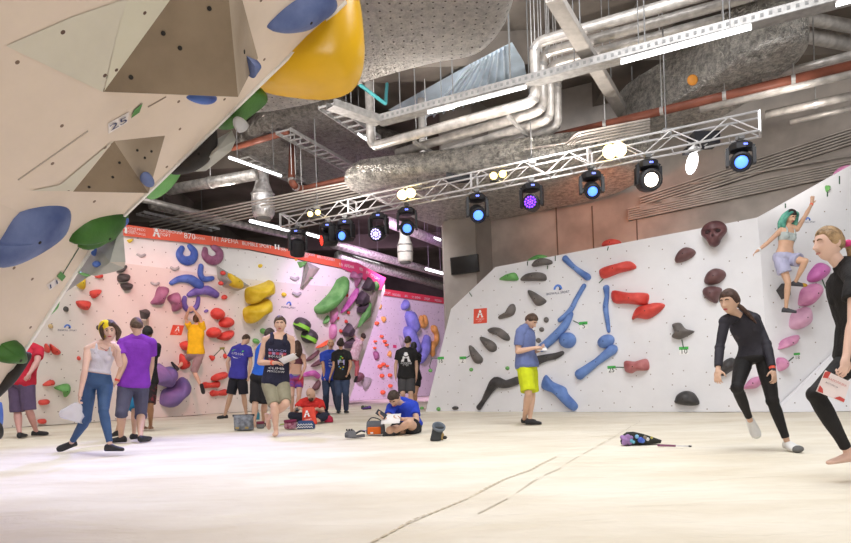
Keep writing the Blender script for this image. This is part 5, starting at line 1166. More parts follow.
    fk = .88 if sex == 'F' else 1.0
    LIMB = {'uarm': ('sh', 'el', scale(UARM, fk)), 'farm': ('el', 'wr', scale(FARM, fk)), 'thigh': ('hip', 'kn', scale(THIGH, .97 if sex == 'F' else 1)), 'shank': ('kn', 'an', scale(SHANK, .93 if sex == 'F' else 1))}
    # head frame
    hy, hp, hr = [math.radians(x) for x in head]
    fwd = Vector((math.sin(hy)*math.cos(hp), -math.cos(hy)*math.cos(hp), math.sin(hp))); left = Vector((math.cos(hy), math.sin(hy), 0)); uph = left.cross(fwd)*-1 if left.cross(fwd).z < 0 else left.cross(fwd)
    R = Matrix((left, fwd, uph)).transposed() @ Matrix.Rotation(hr, 3, 'Y')
    hs = s*(1.0 if sex == 'M' else .98)/max(s, .001)*min(max(s, .93), 1.05); fem = sex == 'F'
    hc = P['hd']
    body = []
    body += torso(-.17, 1.02)
    neck_top = hc + R @ (Vector((0, -.018, -.075))*hs)
    body.append(bone(P['nk'] - upv*.03*s, neck_top, [(0, (.060 if not fem else .050)*s), (.5, (.053 if not fem else .044)*s), (1, (.053 if not fem else .045)*s)]))
    for S in 'LR':
        body.append(bone(P['nk'] + upv*.035*s, P['sh'+S], [(0, .045*s*build), (.6, .050*s*build), (1, .049*s*build)]))
        body.append(ellipsoid(P['sh'+S], (.056*s*build*fk,)*3, 12, 9))
        if 'el'+S in P:
            for nm in ('uarm', 'farm'):
                a, b, pr = LIMB[nm]; body.append(bone(P[a+S], P[b+S], pr))
        for nm in ('thigh', 'shank'):
            a, b, pr = LIMB[nm]; body.append(bone(P[a+S], P[b+S], pr))
        body.append(ellipsoid(T(-.02, (1 if S == 'L' else -1)*.45, -.45)[0], (.078*s*build, .078*s*build, .085*s*build), 12, 9))
    body.append(head_mesh(hc, R, hs, fem, 64 if voxel < .007 else 36, 50 if voxel < .007 else 28))
    nq = [hc + R @ (Vector(q)*hs) for q in ((0, .084, .024), (0, .098, -.006), (0, .1085, -.027))]; nr = .9 if fem else 1.05
    body.append(bone(nq[0], nq[1], [(0, .0075*nr), (1, .0090*nr)], n=10)); body.append(bone(nq[1], nq[2], [(0, .0090*nr), (1, .0115*nr)], n=10))
    for k in (-1, 1): body.append(ellipsoid(hc + R @ (Vector((k*.0105, .0965, -.030))*hs), (.009*nr, .011*nr, .008*nr), 10, 8, R))
    for k in (-1, 1):
        body.append(ellipsoid(hc + R @ (Vector((k*.077, -.012, -.004))*hs), (.010*hs, .018*hs, .031*hs), 10, 8, R @ Matrix.Rotation(k*.35, 3, 'Z')))
    # hands
    for S, k in (('L', 1), ('R', -1)):
        if 'wr'+S not in P: continue
        d = (P['wr'+S] - P['el'+S]).normalized()
        if S in hand_dir: d = Vector(hand_dir[S]).normalized()
        pn = Vector(palm[S]) if S in palm else (lat_s*-k)
        body += hand_parts(P['wr'+S], d, pn, S, s*(1.0 if not fem else .94), curl.get(S, .5))
    FD = {}
    for S in 'LR':
        fd = foot.get(S)
        if fd is None: d = Vector((math.sin(yh), -math.cos(yh), 0))
        elif len(fd) == 2: d = (at(fd[0], fd[1], P['an'+S].y) - P['an'+S]); d = Vector((d.x, d.y - .02, d.z + .055*s))
        else: d = Vector(fd)
        up = (P['kn'+S] - P['an'+S]).normalized()
        if abs(up.dot(d.normalized())) > .93: up = Vector((0, -1, 0)) if abs(d.normalized().y) < .9 else Vector((0, 0, 1))
        FD[S] = (d.normalized(), up)
        body.append(foot_loft(P['an'+S], d, up, s*(1 if sex == 'M' else .92)))
    base = Vector((P['pel'].x, P['pel'].y, min(P['anL'].z, P['anR'].z) - .08*s))
    me = fuse(body, voxel, 3, 0, .45)
    root = put('person', me, skin('%.2f %.2f' % (skin_c[0], skin_c[1]), skin_c), None, base)
    tag(root, label, 'person', group)
    # garments
    for name, m, segs, wr in garments:
        parts = []
        for g in segs:
            if g[0] == 'torso': parts += torso(*g[1:])
            elif g[0] == 'strap':
                for k in (-1, 1):
                    q = [T(g[1], k*.5, .98, .004)[0], T(.93, k*.56, .75, .006)[0], T(.985, k*.82, .0, .012)[0] + upv*.025*s, T(.93, k*.56, -.8, .006)[0], T(g[1], k*.5, -.98, .004)[0]]
                    q = catmull(q, 4, False)
                    for i in range(len(q)-1): parts.append(bone(q[i], q[i+1], [(0, g[2]), (1, g[2])], n=8))
            elif g[0] == 'sphere': parts.append(ellipsoid(P[g[1]], (g[2],)*3, 12, 9))
            elif g[0] == 'collar': parts.append(bone(P['nk'] - upv*.06*s, P['nk'].lerp(neck_top, .3), [(0, .085*s), (.6, .066*s), (1, .062*s)], cap=False))
            elif g[0] == 'trap':
                for S in 'LR': parts.append(bone(P['nk'] + upv*.026*s, P['sh'+S], [(0, .045*s*build), (.3, .054*s*build), (1, .055*s*build)], 0, 1, g[1])); parts.append(ellipsoid(P['sh'+S], (.058*s*build*fk + g[1],)*3, 12, 9))
            else:
                a, b, pr = LIMB[g[0]]
                for S in ('LR' if g[1] == 'B' else g[1]):
                    if b+S in P: parts.append(bone(P[a+S], P[b+S], pr, g[2], g[3], g[4], g[5] if len(g) > 5 else None, cap=False)); 
                    if b+S in P and g[2] <= 0.02: parts.append(ellipsoid(P[a+S], (pr[0][1] + g[4],)*3, 12, 9))
        put(name, fuse(parts, max(voxel, .007), 4, wr), m, root)
    if shoes:
        for S in 'LR':
            d, up = FD[S]; sh = put('shoe', fuse([foot_loft(P['an'+S], d, up, s*(1 if sex == 'M' else .92), .009)], max(voxel*.8, .006), 2), shoes[0], root)
            v, f = foot_loft(P['an'+S] - up*.0, d, up, s*(1 if sex == 'M' else .92), .012); u2 = (up - d*up.dot(d)).normalized(); zc = P['an'+S].dot(u2) - .062*s
            v = [p - u2*max(0, p.dot(u2) - zc) for p in v]; mesh_obj('sole', v, f, shoes[1], sh)
            if len(shoes) > 2:
                x = d.cross(u2); mb = MB(); c = P['an'+S] + d*.055*s - u2*.022*s
                mb.add(*ellipsoid(c, (.047*s, .022*s, .026*s), 12, 8, Matrix((x, d, u2)).transposed())); mb.build('strap', shoes[2], sh, True)
    if shoes and len(shoes) > 3:
        for ch in [c for c in root.children if c.name.startswith('shoe')]: pass
        for S, sh in zip('LR', [c for c in root.children if c.name.startswith('shoe')]):
            d, up = FD[S]; u2 = (up - d*up.dot(d)).normalized(); x = d.cross(u2); c = P['an'+S] + d*.135*s - u2*.052*s
            v, f = ellipsoid(c, (.049*s, .062*s, .031*s), 14, 9, Matrix((x, d, u2)).transposed()); mesh_obj('toe_rand', v, f, shoes[3], sh, True)
    # face
    HC = mat('hair %.3f %.3f' % (hair_c[0], hair_c[1]), hair_c, .55, .35, 30, .5, 120)
    if face:
        for k in (-1, 1):
            e = headpt(k*.37, .80, .07, 0, fem); 
            v, f = ellipsoid(hc + R @ ((e + Vector((0, -.0015, 0)))*hs), (.0165*hs, .009*hs, .0098*hs), 12, 8, R); ey = mesh_obj('eye', v, f, M_eyew, root, True)
            v, f = ellipsoid(hc + R @ ((e + Vector((0, .0055, 0)))*hs), (.0085*hs, .0042*hs, .0088*hs), 10, 6, R); mesh_obj('iris', v, f, M_iris, ey, True)
            mb = MB(); q = [hc + R @ (headpt(k*x, math.sqrt(max(.05, 1-x*x-z*z)), z, 0, fem)*hs*1.015) for x, z in ((.16, .21), (.34, .27), (.56, .22))]; mb.tube(catmull(q, 3, False), [.0045*hs]*2 + [.0058*hs]*3 + [.0036*hs]*2, 6); mb.build('eyebrow', mat('brow %.3f' % hair_c[0], tuple(c*.8 for c in (brow or hair_c)), .7, 0), root)
        e = headpt(0, .86, -.51, 0, fem); v, f = ellipsoid(hc + R @ ((e + Vector((0, -.0015, -.003)))*hs), (.023*hs, .0065*hs, .0085*hs), 12, 8, R); mesh_obj('lips', v, f, mat('lips %.2f' % lips[0], lips, .45, 0), root, True)
    if hair:
        st = hair[0]; opt = hair[1] if len(hair) > 1 else {}
        front, side, back, g = opt.get('front', .058), opt.get('side', .0), opt.get('back', -.065), opt.get('g', .012)
        def hf(x, y, z, gg, fm):
            p0 = headpt(x, y, z, .001, fm); thr = np.interp(p0.y, [-.09, -.03, .035, .06, .095], [back, back*.5 + side*.5, side, front*.8, front])
            k = min(1, max(-1, (p0.z - thr)/.012)); bulge = g*(.65 + .35*min(1, max(0, (p0.z-thr)/.05))) + .004*noise.noise(Vector((x*5, y*5, z*5)) + Vector(hc))
            return headpt(x, y, z, bulge if k > 0 else -.012, fm) if abs(k) >= 1 else headpt(x, y, z, -.012 + (bulge+.012)*(k+1)/2, fm)
        parts = [head_mesh(hc, R, hs, fem, 40, 34, 0, hf)]
        def hl(pts, rs):
            q = catmull([hc + R @ (Vector(p)*hs) for p in pts], 5, False); rr = np.interp(np.linspace(0, len(rs)-1, len(q)), range(len(rs)), rs)*hs
            for i in range(len(q)-1): parts.append(bone(q[i], q[i+1], [(0, rr[i]), (1, rr[i+1])], n=10))
        for pts, rs in opt.get('locks', ()): hl(pts, rs)
        hm_ = HC if 'col' not in opt else opt['col']
        put('hair', fuse(parts, max(voxel*.8, .0055), 2, opt.get('wr', .003)), hm_, root)
        for nm, m_, pts, rs in opt.get('extra', ()):
            parts = []; hl(pts, rs); put(nm, fuse(parts, max(voxel*.8, .0055), 2, .002), m_, root)
    info = dict(root=root, P=P, T=T, R=R, hc=hc, hs=hs, s=s, LIMB=LIMB, FD=FD, upv=upv); PEOPLE[label] = info; return info
def wristband(p, S, col, key, t=.9, name='wristband', w=.03):
    a, b, pr = p['LIMB']['farm']; r = np.interp(t, [q[0] for q in pr], [q[1] for q in pr])
    A_, B_ = p['P'][a+S], p['P'][b+S]; d = (B_-A_).normalized(); c = A_.lerp(B_, t)
    v, f = bone(c - d*w/2, c + d*w/2, [(0, r+.005), (1, r+.005)], cap=False); return mesh_obj(name, v, f, mat(key, col, .5, 0), p['root'])
def print_on(p, gname, rows, m, t_c, back=False, name='print', off=.02):
    """rows of small printed bars or lettering lying on the shirt: rows = [(text or None, dt, width_frac, height)]"""
    pass
PALE, FAIR, TANN, DARKS = (.70, .47, .38), (.64, .41, .30), (.52, .30, .19), (.36, .19, .11)
BROWN, DKB, BLACKH, BLOND = (.075, .04, .022), (.045, .026, .017), (.012, .010, .010), (.30, .19, .09)
def tee(inf=.018, sl=.62, hem=-.14, sides='B', flare=.03): return [('torso', max(hem, -.085), .985, inf+.026, inf-.004), ('trap', inf-.004), ('uarm', sides, 0, sl, inf, flare)]
def shorts(end=.85, i=.014, fl=.035): return [('torso', -.17, .10, i+.006, i), ('thigh', 'B', 0, end, i, fl)]
def leggings(end=.9, i=.006): return [('torso', -.17, .14, i+.002, i), ('thigh', 'B', 0, 1, i, i), ('shank', 'B', 0, end, i, i), ('sphere', 'knL', .052+i), ('sphere', 'knR', .052+i)]
def jeans(end=.95, i=.014): return [('torso', -.17, .08, i+.004, i), ('thigh', 'B', 0, 1, i, i+.008), ('shank', 'B', 0, end, i+.006, i+.016), ('sphere', 'knL', .07), ('sphere', 'knR', .07)]
SH = cloth('shoe black', (.02, .02, .024), rough=.5); SOLE = cloth('sole dark', (.03, .03, .035)); SBL = cloth('shoe blue', (.05, .12, .28)); SYL = cloth('shoe yellow strap', (.6, .5, .03)); SWH = cloth('shoe white', (.75, .75, .74)); SGR = cloth('shoe sole grey', (.12, .12, .12))
BOB = dict(front=.06, side=.0, back=-.07, g=.018)
# ---- woman in the yellow cap
w1 = person('woman in pale crop top and blue leggings walking, yellow cap, plastic bag in hand', dict(pel=(96.5,382), nk=(103,345), hd=(110,330.5), elR=(85,370.5,'-'), wrR=(80.5,393,'-'), elL=(119.4,364.5,'-'), wrL=(118,349,'-'), knL=(103.5,411,'-'), anL=(110,444.6,'-'), knR=(86.5,419,'+'), anR=(71.5,442.5,'+')), 7.3, 33, 1.72, 'F', PALE, 1.0, head=(22, -12, -.22), voxel=.006,
   hair=('bob', dict(front=.080, side=.0, back=-.09, g=.018, wr=.006, locks=[([(-.05,.06,.09),(-.085,.04,.03),(-.085,.03,-.05),(-.07,.045,-.105)],[.022,.026,.026,.014]),([(.045,.065,.09),(.085,.045,.03),(.088,.03,-.05),(.075,.045,-.11)],[.022,.028,.028,.014]),([(.06,-.03,.05),(.09,-.03,-.02),(.075,-.04,-.11)],[.03,.034,.018]),([(-.06,-.04,.05),(-.09,-.04,-.02),(-.07,-.05,-.11)],[.03,.034,.018]),([(0,-.08,.04),(0,-.105,-.03),(0,-.09,-.11)],[.04,.04,.02])], extra=[('yellow_cap', cloth('yellow cap', (.85,.66,.02), bump=.4), [(-.035,.03,.075),(-.045,-.0,.06),(-.055,-.03,.02),(-.058,-.04,-.03),(-.05,-.05,-.09)], [.060,.074,.078,.068,.035])])), hair_c=BROWN, lips=(.45,.08,.10),
   garments=[('crop_top', cloth('pale crop top', (.62,.60,.66)), [('torso', .30, .88, .006, .002), ('strap', .80, .016), ('torso', .26, .32, .010, .010)], .003), ('leggings', cloth('blue leggings', (.035,.085,.20), rough=.6), [('torso', -.17, .24, .009, .006)] + leggings(.93)[1:], .002)],
   shoes=(SH, SOLE, cloth('shoe strap grey', (.12,.12,.16))), foot={'L': (128,449), 'R': (-.75,-.6,-.25)}, palm={'L': (-.9,.1,.2), 'R': (.7,.3,0)}, curl={'L': 1.5, 'R': 1.0}, hand_dir={'L': (-.45,-.1,.75)})
# ---- man in the purple tee
w2 = person('man in purple tee and grey knee shorts seen from behind beside the yellow-capped woman', dict(pel=(133.5,383), nk=(137.5,339.5), hd=(136.5,326.5), elL=(124.5,362,'-'), wrL=(116.5,382,'+'), elR=(151.5,362,'+'), wrR=(149,381,'+'), knL=(121.5,413,'-'), anL=(121,436.5,'g'), knR=(141,414,'+'), anR=(140.5,437,'g')), 8.75, 200, 1.80, 'M', FAIR, 1.06, head=(215, -4, 0), voxel=.007,
   hair=('short', dict(front=.06, side=.012, back=-.05, g=.010)), hair_c=(.10,.06,.035), face=False,
   garments=[('tee_shirt', cloth('purple tee', (.22,.035,.46)), tee(.022, .62, -.12), .006), ('shorts', cloth('slate shorts', (.085,.085,.14)), [('torso', -.17, .06, .016, .012), ('thigh','B',0,1,.016,.022), ('shank','B',0,.12,.026,.028), ('sphere','knL',.075), ('sphere','knR',.075)], .005)],
   shoes=(SH, SOLE, SBL), foot={'L': (-.95,.1,0), 'R': (.1,.95,0)}, hand_dir={'L': (-.6,-.2,-.6)})
wristband(w2, 'L', (.6,.06,.05), 'red band')
# ---- dark-haired man behind him
w3 = person('dark-haired barefoot man in black top half hidden behind the purple tee man', dict(pel=(146.5,381), nk=(147.5,344), hd=(147.8,333), elR=(154.5,362,'+'), wrR=(152.5,378,'+'), elL=(141,362,'+'), wrL=(142,378,'+'), knR=(150.5,405,'0'), anR=(150.5,422.5,'g'), knL=(144,405,'0'), anL=(143,422,'g')), 11.0, 175, 1.76, 'M', DARKS, 1.0, head=(185, 0, 0), voxel=.010,
   hair=('short', dict(front=.06, side=-.01, back=-.07, g=.016)), hair_c=BLACKH, face=False, garments=[('tee_shirt', cloth('black top', (.012,.012,.014)), tee(.02, .6), .005), ('shorts', cloth('black red shorts', (.018,.012,.014), col2=(.20,.02,.03), stops=(.52,.7), scale=14), shorts(.95), .005)], foot={'R': (-.2,.9,0)})
# ---- person in teal shorts behind
w4 = person('person in teal shorts almost hidden behind the legs of the purple tee man', dict(pel=(131.5,388), nk=(133,354), hd=(133.5,341), knR=(134.5,410,'0'), anR=(134,434,'g'), knL=(124,410,'+'), anL=(117,431,'+')), 9.3, 195, 1.62, 'M', FAIR, .92, voxel=.011, hair=('short',), face=False, hair_c=BROWN,
   garments=[('tee_shirt', cloth('dull violet tee', (.15,.06,.25)), tee(.015, .5), .004), ('shorts', cloth('teal shorts', (.02,.22,.40)), shorts(1.0, .016, .03), .004)], shoes=(SH, SOLE), foot={'L': (-.7,.4,-.1), 'R': (.2,.9,0)})
# ---- man in red at the edge
w5 = person('man in red tee and grey-purple shorts standing behind the edge of the near overhang', dict(pel=(21.5,381), nk=(30,347.5), hd=(26,335.5), elR=(37,362,'-'), wrR=(30,373,'-'), elL=(16,362,'+'), wrL=(12,376,'+'), knL=(17.5,412,'+'), anL=(19.5,433,'g'), knR=(29,410,'-'), anR=(36,428,'g')), 10.3, 172, 1.82, 'M', (.60,.33,.30), 1.08, voxel=.010, hair=('short',), hair_c=BROWN, face=False,
   garments=[('tee_shirt', cloth('red tee', (.55,.02,.05)), tee(.022, .6, -.10), .005), ('shorts', cloth('grey purple shorts', (.12,.085,.17)), shorts(1.0, .025, .05), .007)], shoes=(SH, SOLE), foot={'L': (-.2,.9,0), 'R': (.5,.5,0)})
# ---- climber in yellow
cy = on_plane(195, 345, PL).y - .42; dyh = on_plane(190, 308, PL).y - .42 - cy
w6 = person('climber in yellow tee and grey-pink shorts hanging with both hands from a violet hold', dict(pel=(195.8,352.5), nk=(196.2,328), hd=(196.8,319.5,.02), shL=(189.8,327.8,0), shR=(203,327.8,0), elL=(185.6,318.2,dyh*.5), wrL=(188.4,311.0,dyh), elR=(199.8,317.0,dyh*.5), wrR=(194.2,310.5,dyh), knL=(187,358.5,.28), anL=(178.0,367.5,.06), knR=(194,371.5,.12), anR=(201,386,.05)), cy, 180, 1.95, 'M', FAIR, .98, head=(180, 25, 0), voxel=.010, hair=('short', dict(front=.06, side=.0, back=-.06, g=.014)), hair_c=(.16,.08,.035), face=False,
   garments=[('tee_shirt', cloth('yellow tee', (.80,.50,.01)), tee(.022, .55, -.06), .006), ('shorts', cloth('pinkish grey shorts', (.40,.27,.28)), shorts(1.0, .02, .035), .006)], shoes=(SH, SOLE, SYL), foot={'L': (-.35,.05,.55), 'R': (.05,.25,-.95)}, palm={'L': (.2,1,0), 'R': (-.2,1,0)}, curl={'L': 1.4, 'R': 1.4})
# ---- man in blue-violet tee with green print
w7 = person('man in blue-violet tee with a green print across his back', dict(pel=(238,376), nk=(241.5,347), hd=(246,339.5), elL=(227.5,362,'+'), wrL=(229,374,'+'), elR=(250.8,362,'0'), wrR=(249,375,'-'), knL=(230.5,396,'-'), anL=(224.8,414.3,'g'), knR=(243.8,396,'0'), anR=(246.3,413,'g')), 14.1, 165, 1.78, 'M', FAIR, 1.05, head=(150, -25, 0), voxel=.010, hair=('short', dict(front=.06, side=.015, back=-.045, g=.010)), hair_c=BROWN, face=False,
   garments=[('tee_shirt', cloth('blue violet tee', (.05,.045,.36)), tee(.024, .62, -.10), .006), ('shorts', cloth('black shorts', (.012,.012,.02)), shorts(.9, .022, .05), .006)], shoes=(SH, SOLE), foot={'L': (-.8,-.1,0), 'R': (.1,.9,0)})
# ---- man in blue tank behind the navy tank man
w8 = person('barefoot man in bright blue tank and black shorts behind the man in the navy tank', dict(pel=(261,378), nk=(266.5,345.5), hd=(269.7,335), elL=(257.5,362,'+'), wrL=(263,374,'+'), elR=(272,362,'+'), wrR=(275,375,'+'), knL=(255.3,402.5,'0'), anL=(253.8,423.3,'g'), knR=(264.5,404,'0'), anR=(263.3,421.5,'g')), 11.0, 160, 1.78, 'M', FAIR, 1.02, head=(150, -10, 0), voxel=.010, hair=('short', dict(front=.06, side=.0, back=-.06, g=.012)), hair_c=(.06,.045,.04), face=False,
   garments=[('tank_top', cloth('bright blue tank', (.02,.12,.62)), [('torso', -.12, .90, .022, .006), ('strap', .86, .03)], .005), ('shorts', cloth('black long shorts', (.013,.012,.015)), shorts(1.0, .022, .045), .006)], foot={'L': (.1,.9,0), 'R': (.2,.9,0)})
# ---- man in navy tank
w9 = person('barefoot man in dark navy tank top and khaki shorts walking with paper and pen', dict(pel=(275.5,381.5), nk=(278.8,336.0), hd=(280.2,324.8), elR=(259.8,362.5,'-'), wrR=(273.5,362.8,'-'), elL=(292.5,361,'0'), wrL=(290.5,359.5,'-'), knR=(274.4,406.5,'-'), anR=(276,430.2,'g'), knL=(285.8,404,'-'), anL=(269.5,417.5,'+')), 9.15, 12, 1.80, 'M', FAIR, 1.08, head=(8, 0, 0), voxel=.0065, hair=('short', dict(front=.066, side=.022, back=-.05, g=.017, wr=.005)), hair_c=(.085,.055,.035),
   garments=[('tank_top', cloth('navy tank', (.014,.014,.035)), [('torso', -.12, .93, .030, .004), ('strap', .86, .036)], .007), ('shorts', cloth('khaki shorts', (.27,.25,.17)), [('torso', -.13, .10, .020, .018), ('thigh','B',0,.92,.016,.026)], .007)], foot={'L': (.15,.25,-.95), 'R': (.12,-.95,0)}, palm={'R': (.2,-.2,-1), 'L': (-.3,-.2,1)}, curl={'R': .9, 'L': .9}, hand_dir={'R': (.95,-.15,0), 'L': (-.75,-.35,.2)})
wristband(w9, 'R', (.75,.12,.06), 'orange band', .92)
# ---- woman in sports bra
w10 = person('woman with long brown hair in maroon sports bra and colourful shorts seen from behind', dict(pel=(295.4,377), nk=(297,354), hd=(297.2,346.2), elR=(305.2,366.2,'0'), wrR=(302,374.5,'0'), elL=(288.5,366,'+'), wrL=(291,374.5,'+'), knL=(292,396,'0'), anL=(291.5,416,'g'), knR=(299,396,'0'), anR=(296.5,416,'g')), 13.0, 190, 1.66, 'F', (.60,.36,.27), 1.0, head=(195, 0, 0), voxel=.010, face=False, hair_c=(.055,.025,.016),
   hair=('long', dict(front=.06, side=-.03, back=-.10, g=.018, wr=.006, locks=[([(0,-.09,.03),(0,-.115,-.08),(.0,-.10,-.2),(0,-.09,-.27)],[.05,.07,.06,.02]),([(.05,-.05,.03),(.07,-.07,-.08),(.06,-.08,-.2)],[.04,.05,.025]),([(-.05,-.05,.03),(-.07,-.07,-.08),(-.06,-.08,-.2)],[.04,.05,.025])])),
   garments=[('sports_bra', cloth('maroon bra', (.12,.035,.05)), [('torso', .56, .80, .006, .004), ('strap', .78, .018)], .001), ('shorts', cloth('colour splash shorts', (.55,.05,.08), col2=(.10,.06,.35), stops=(.42,.58), scale=5), shorts(.55, .010, .014), .002), ('waistband', cloth('grey waistband', (.25,.25,.27)), [('torso', .06, .13, .014, .012)], 0)], foot={'L': (-.2,.9,0), 'R': (.1,.9,0)})
# ---- seated bald man in red
w11 = person('bald bearded man in red tee sitting cross-legged behind a red bag', dict(pel=(312.5,416.5), nk=(311.5,400.5), hd=(310.9,393.8,-.12), shR=(301.8,402.8,0), shL=(320.3,403.2,0), elR=(295,410.5,-.12), wrR=(299.3,408.3,-.34), elL=(322.8,412.0,-.14), wrL=(316.4,408.8,-.36), knR=(291.5,415.8,-.28), anR=(306,419.8,-.52), knL=(326.2,415.6,-.28), anL=(316.5,420,-.56)), 12.0, -8, 1.78, 'M', FAIR, 1.05, head=(-28, -32, 0), voxel=.008, hair=None,
   garments=[('tee_shirt', cloth('scarlet tee', (.62,.03,.025)), tee(.022, .62, -.08), .005), ('trousers', cloth('dark navy trousers', (.02,.023,.045)), jeans(.9), .005)], foot={'L': (-.8,-.3,.05), 'R': (.8,-.4,.05)}, curl={'R': 1.2, 'L': 1.2}, hand_dir={'R': (.7,-.2,-.2), 'L': (-.7,-.2,-.2)}, palm={'R': (.2,.3,-1), 'L': (-.2,.3,-1)})
wristband(w11, 'R', (.20,.20,.21), 'grey sleeve', .72, 'sleeve_band', .16)
pt = w11; mb = MB()
for i in range(1): 
    v, f = ellipsoid(pt['hc'] + pt['R'] @ (Vector((0, .062, -.085))*pt['hs']), (.058, .042, .042), 14, 9, pt['R']); mesh_obj('beard', v, f, mat('beard', (.10,.05,.03), .8, .2, 40), pt['root'], True)
# ---- bald man in blue tee
w12 = person('bald man in blue tee and dark jeans standing behind the seated bald man', dict(pel=(329.8,378.5), nk=(330,352.5), hd=(330.7,344), elR=(323.3,366.3,'0'), wrR=(324.2,377.3,'-'), elL=(337,365.5,'0'), wrL=(336,376,'+'), knR=(326,394.5,'-'), anR=(326,408.3,'g'), knL=(335.3,394.5,'0'), anL=(338,408.5,'g')), 15.2, 12, 1.80, 'M', TANN, 1.0, head=(10, 0, 0), voxel=.010, hair=None,
   garments=[('tee_shirt', cloth('royal blue tee', (.02,.055,.40)), tee(.022, .6, -.14), .006), ('jeans', cloth('dark jeans', (.025,.04,.085)), jeans(), .005)], shoes=(SH, SOLE))
# ---- person in black tee and jeans
w13 = person('person in black tee and jeans with tied curly hair beside the standing bald man', dict(pel=(341.8,377.5), nk=(341.2,352), hd=(340.6,344.2), elL=(333.8,366.3,'-'), wrL=(330.3,377,'-'), elR=(351,364.8,'0'), wrR=(348.3,372.5,'-'), knL=(338.6,394.3,'0'), anL=(338.4,408.8,'g'), knR=(345.8,394.6,'0'), anR=(346.2,409.5,'g')), 14.8, 185, 1.74, 'F', TANN, 1.06, head=(200, 0, 0), voxel=.010, face=False, hair_c=(.03,.018,.013), shw=1.12,
   hair=('bun', dict(front=.06, side=-.02, back=-.07, g=.020, wr=.008, locks=[([(0,-.06,.09),(0,-.085,.10),(0,-.10,.07)],[.05,.055,.05])])), garments=[('tee_shirt', cloth('black tee', (.013,.012,.013)), tee(.020, .6, -.12), .005), ('jeans', cloth('mid jeans', (.04,.06,.12)), jeans(), .005)], shoes=(SH, SOLE), foot={'L': (-.2,.9,0), 'R': (.2,.9,0)})
# ---- far climber on the prow
fy = on_plane(357, 345, PL).y - .5
w14 = person('climber in pale dotted tee reaching up to dark holds on the far prow', dict(pel=(353.2,357.5), nk=(359.5,341.5), hd=(363,337,-.05), elL=(354.6,336.5,.1), wrL=(351,329,.25), elR=(354,346,.05), wrR=(350.5,341,.2), shL=(357.8,340.6,0), shR=(361,343.2,-.1), knL=(346.5,361,.1), anL=(347.5,370,.2), knR=(357.5,366,.1), anR=(356,377,.1)), fy, 215, 1.72, 'M', FAIR, .95, head=(230, 15, 0), voxel=.013, hair=('short', dict(front=.06, side=.0, back=-.06, g=.014)), hair_c=DKB, face=False,
   garments=[('tee_shirt', cloth('pale dotted tee', (.62,.42,.45), col2=(.72,.60,.62), scale=16), tee(.022, .6, -.1), .005), ('trousers', cloth('faded red trousers', (.45,.12,.13)), jeans(.9), .005)], shoes=(SH, SOLE), foot={'L': (-.5,.3,-.4), 'R': (-.3,.4,-.6)})
# ---- man in black tee with white letter mark
w15 = person('man in black tee with a big white letter mark on his back, grey shorts', dict(pel=(406.3,376.5), nk=(406.6,350), hd=(408,341.5), elL=(395.8,364.8,'0'), wrL=(395.6,375.3,'-'), elR=(416.6,365.5,'0'), wrR=(416.2,376.8,'-'), knL=(402.8,393.5,'0'), anL=(402.2,407.5,'g'), knR=(410.8,393.5,'0'), anR=(411.3,407.7,'g')), 15.1, 176, 1.84, 'M', FAIR, 1.08, head=(165, 0, 0), voxel=.010, hair=('short', dict(front=.06, side=.01, back=-.05, g=.013)), hair_c=DKB, face=False,
   garments=[('tee_shirt', cloth('black crew tee', (.014,.013,.014)), tee(.024, .62, -.12), .006), ('shorts', cloth('charcoal shorts', (.06,.058,.062)), shorts(.92, .024, .045), .006)], shoes=(SH, SOLE), foot={'L': (0,.9,0), 'R': (.1,.9,0)})
w16 = person('dark-haired woman in black half hidden behind the man with the white letter mark', dict(pel=(414.2,378), nk=(414,354), hd=(413.8,346.5), elR=(418,365,'+'), wrR=(418.3,375.5,'-'), elL=(409,365,'+'), wrL=(408.5,376,'0'), knR=(415.6,394,'0'), anR=(415.4,406,'g'), knL=(411.5,394,'0'), anL=(411.5,406,'g')), 16.0, 185, 1.68, 'F', TANN, 1.0, head=(185, 0, 0), voxel=.011, face=False, hair_c=BLACKH, hair=('long', dict(front=.06, side=-.02, back=-.1, g=.018, locks=[([(0,-.09,.03),(0,-.11,-.08),(0,-.09,-.18)],[.05,.06,.03])])),
   garments=[('tee_shirt', cloth('black top two', (.014,.012,.014)), tee(.018, .6), .005), ('shorts', cloth('black short shorts', (.016,.015,.017)), shorts(.5), .004)], foot={'L': (0,.9,0), 'R': (.1,.9,0)})
# ---- seated man in blue reading
w17 = person('man in blue tee sitting on the mat reading a sheet of paper with a phone', dict(pel=(409.5,426.5), nk=(401.5,402.5), hd=(394.3,398.5,-.22), shL=(413.4,405.6,.02), shR=(391.5,408.0,-.14), elL=(416.8,420.3,-.22), wrL=(402.8,419.2,-.50), elR=(388,418.4,-.26), wrR=(384.5,418.2,-.52), knL=(409.5,422.5,-.62), anL=(396.0,431.2,-.50), knR=(389.5,430.2,-.50), anR=(404,431.8,-.30)), 8.95, -38, 1.76, 'M', FAIR, 1.02, head=(-22, -45, 0), voxel=.0065, hair=('short', dict(front=.062, side=.012, back=-.06, g=.016, wr=.005)), hair_c=DKB,
   garments=[('tee_shirt', cloth('cobalt tee', (.02,.055,.50)), tee(.022, .66, -.10), .006), ('shorts', cloth('black sport shorts', (.015,.015,.018)), shorts(.55, .02, .04), .005)], shoes=(SH, SOLE, SYL), foot={'L': (-.8,-.25,-.2), 'R': (.9,.2,-.1)}, curl={'L': 1.1, 'R': 1.1}, palm={'L': (-.2,.2,1), 'R': (.2,-.2,1)}, hand_dir={'L': (-.9,-.1,.1), 'R': (-.55,-.2,.45)})
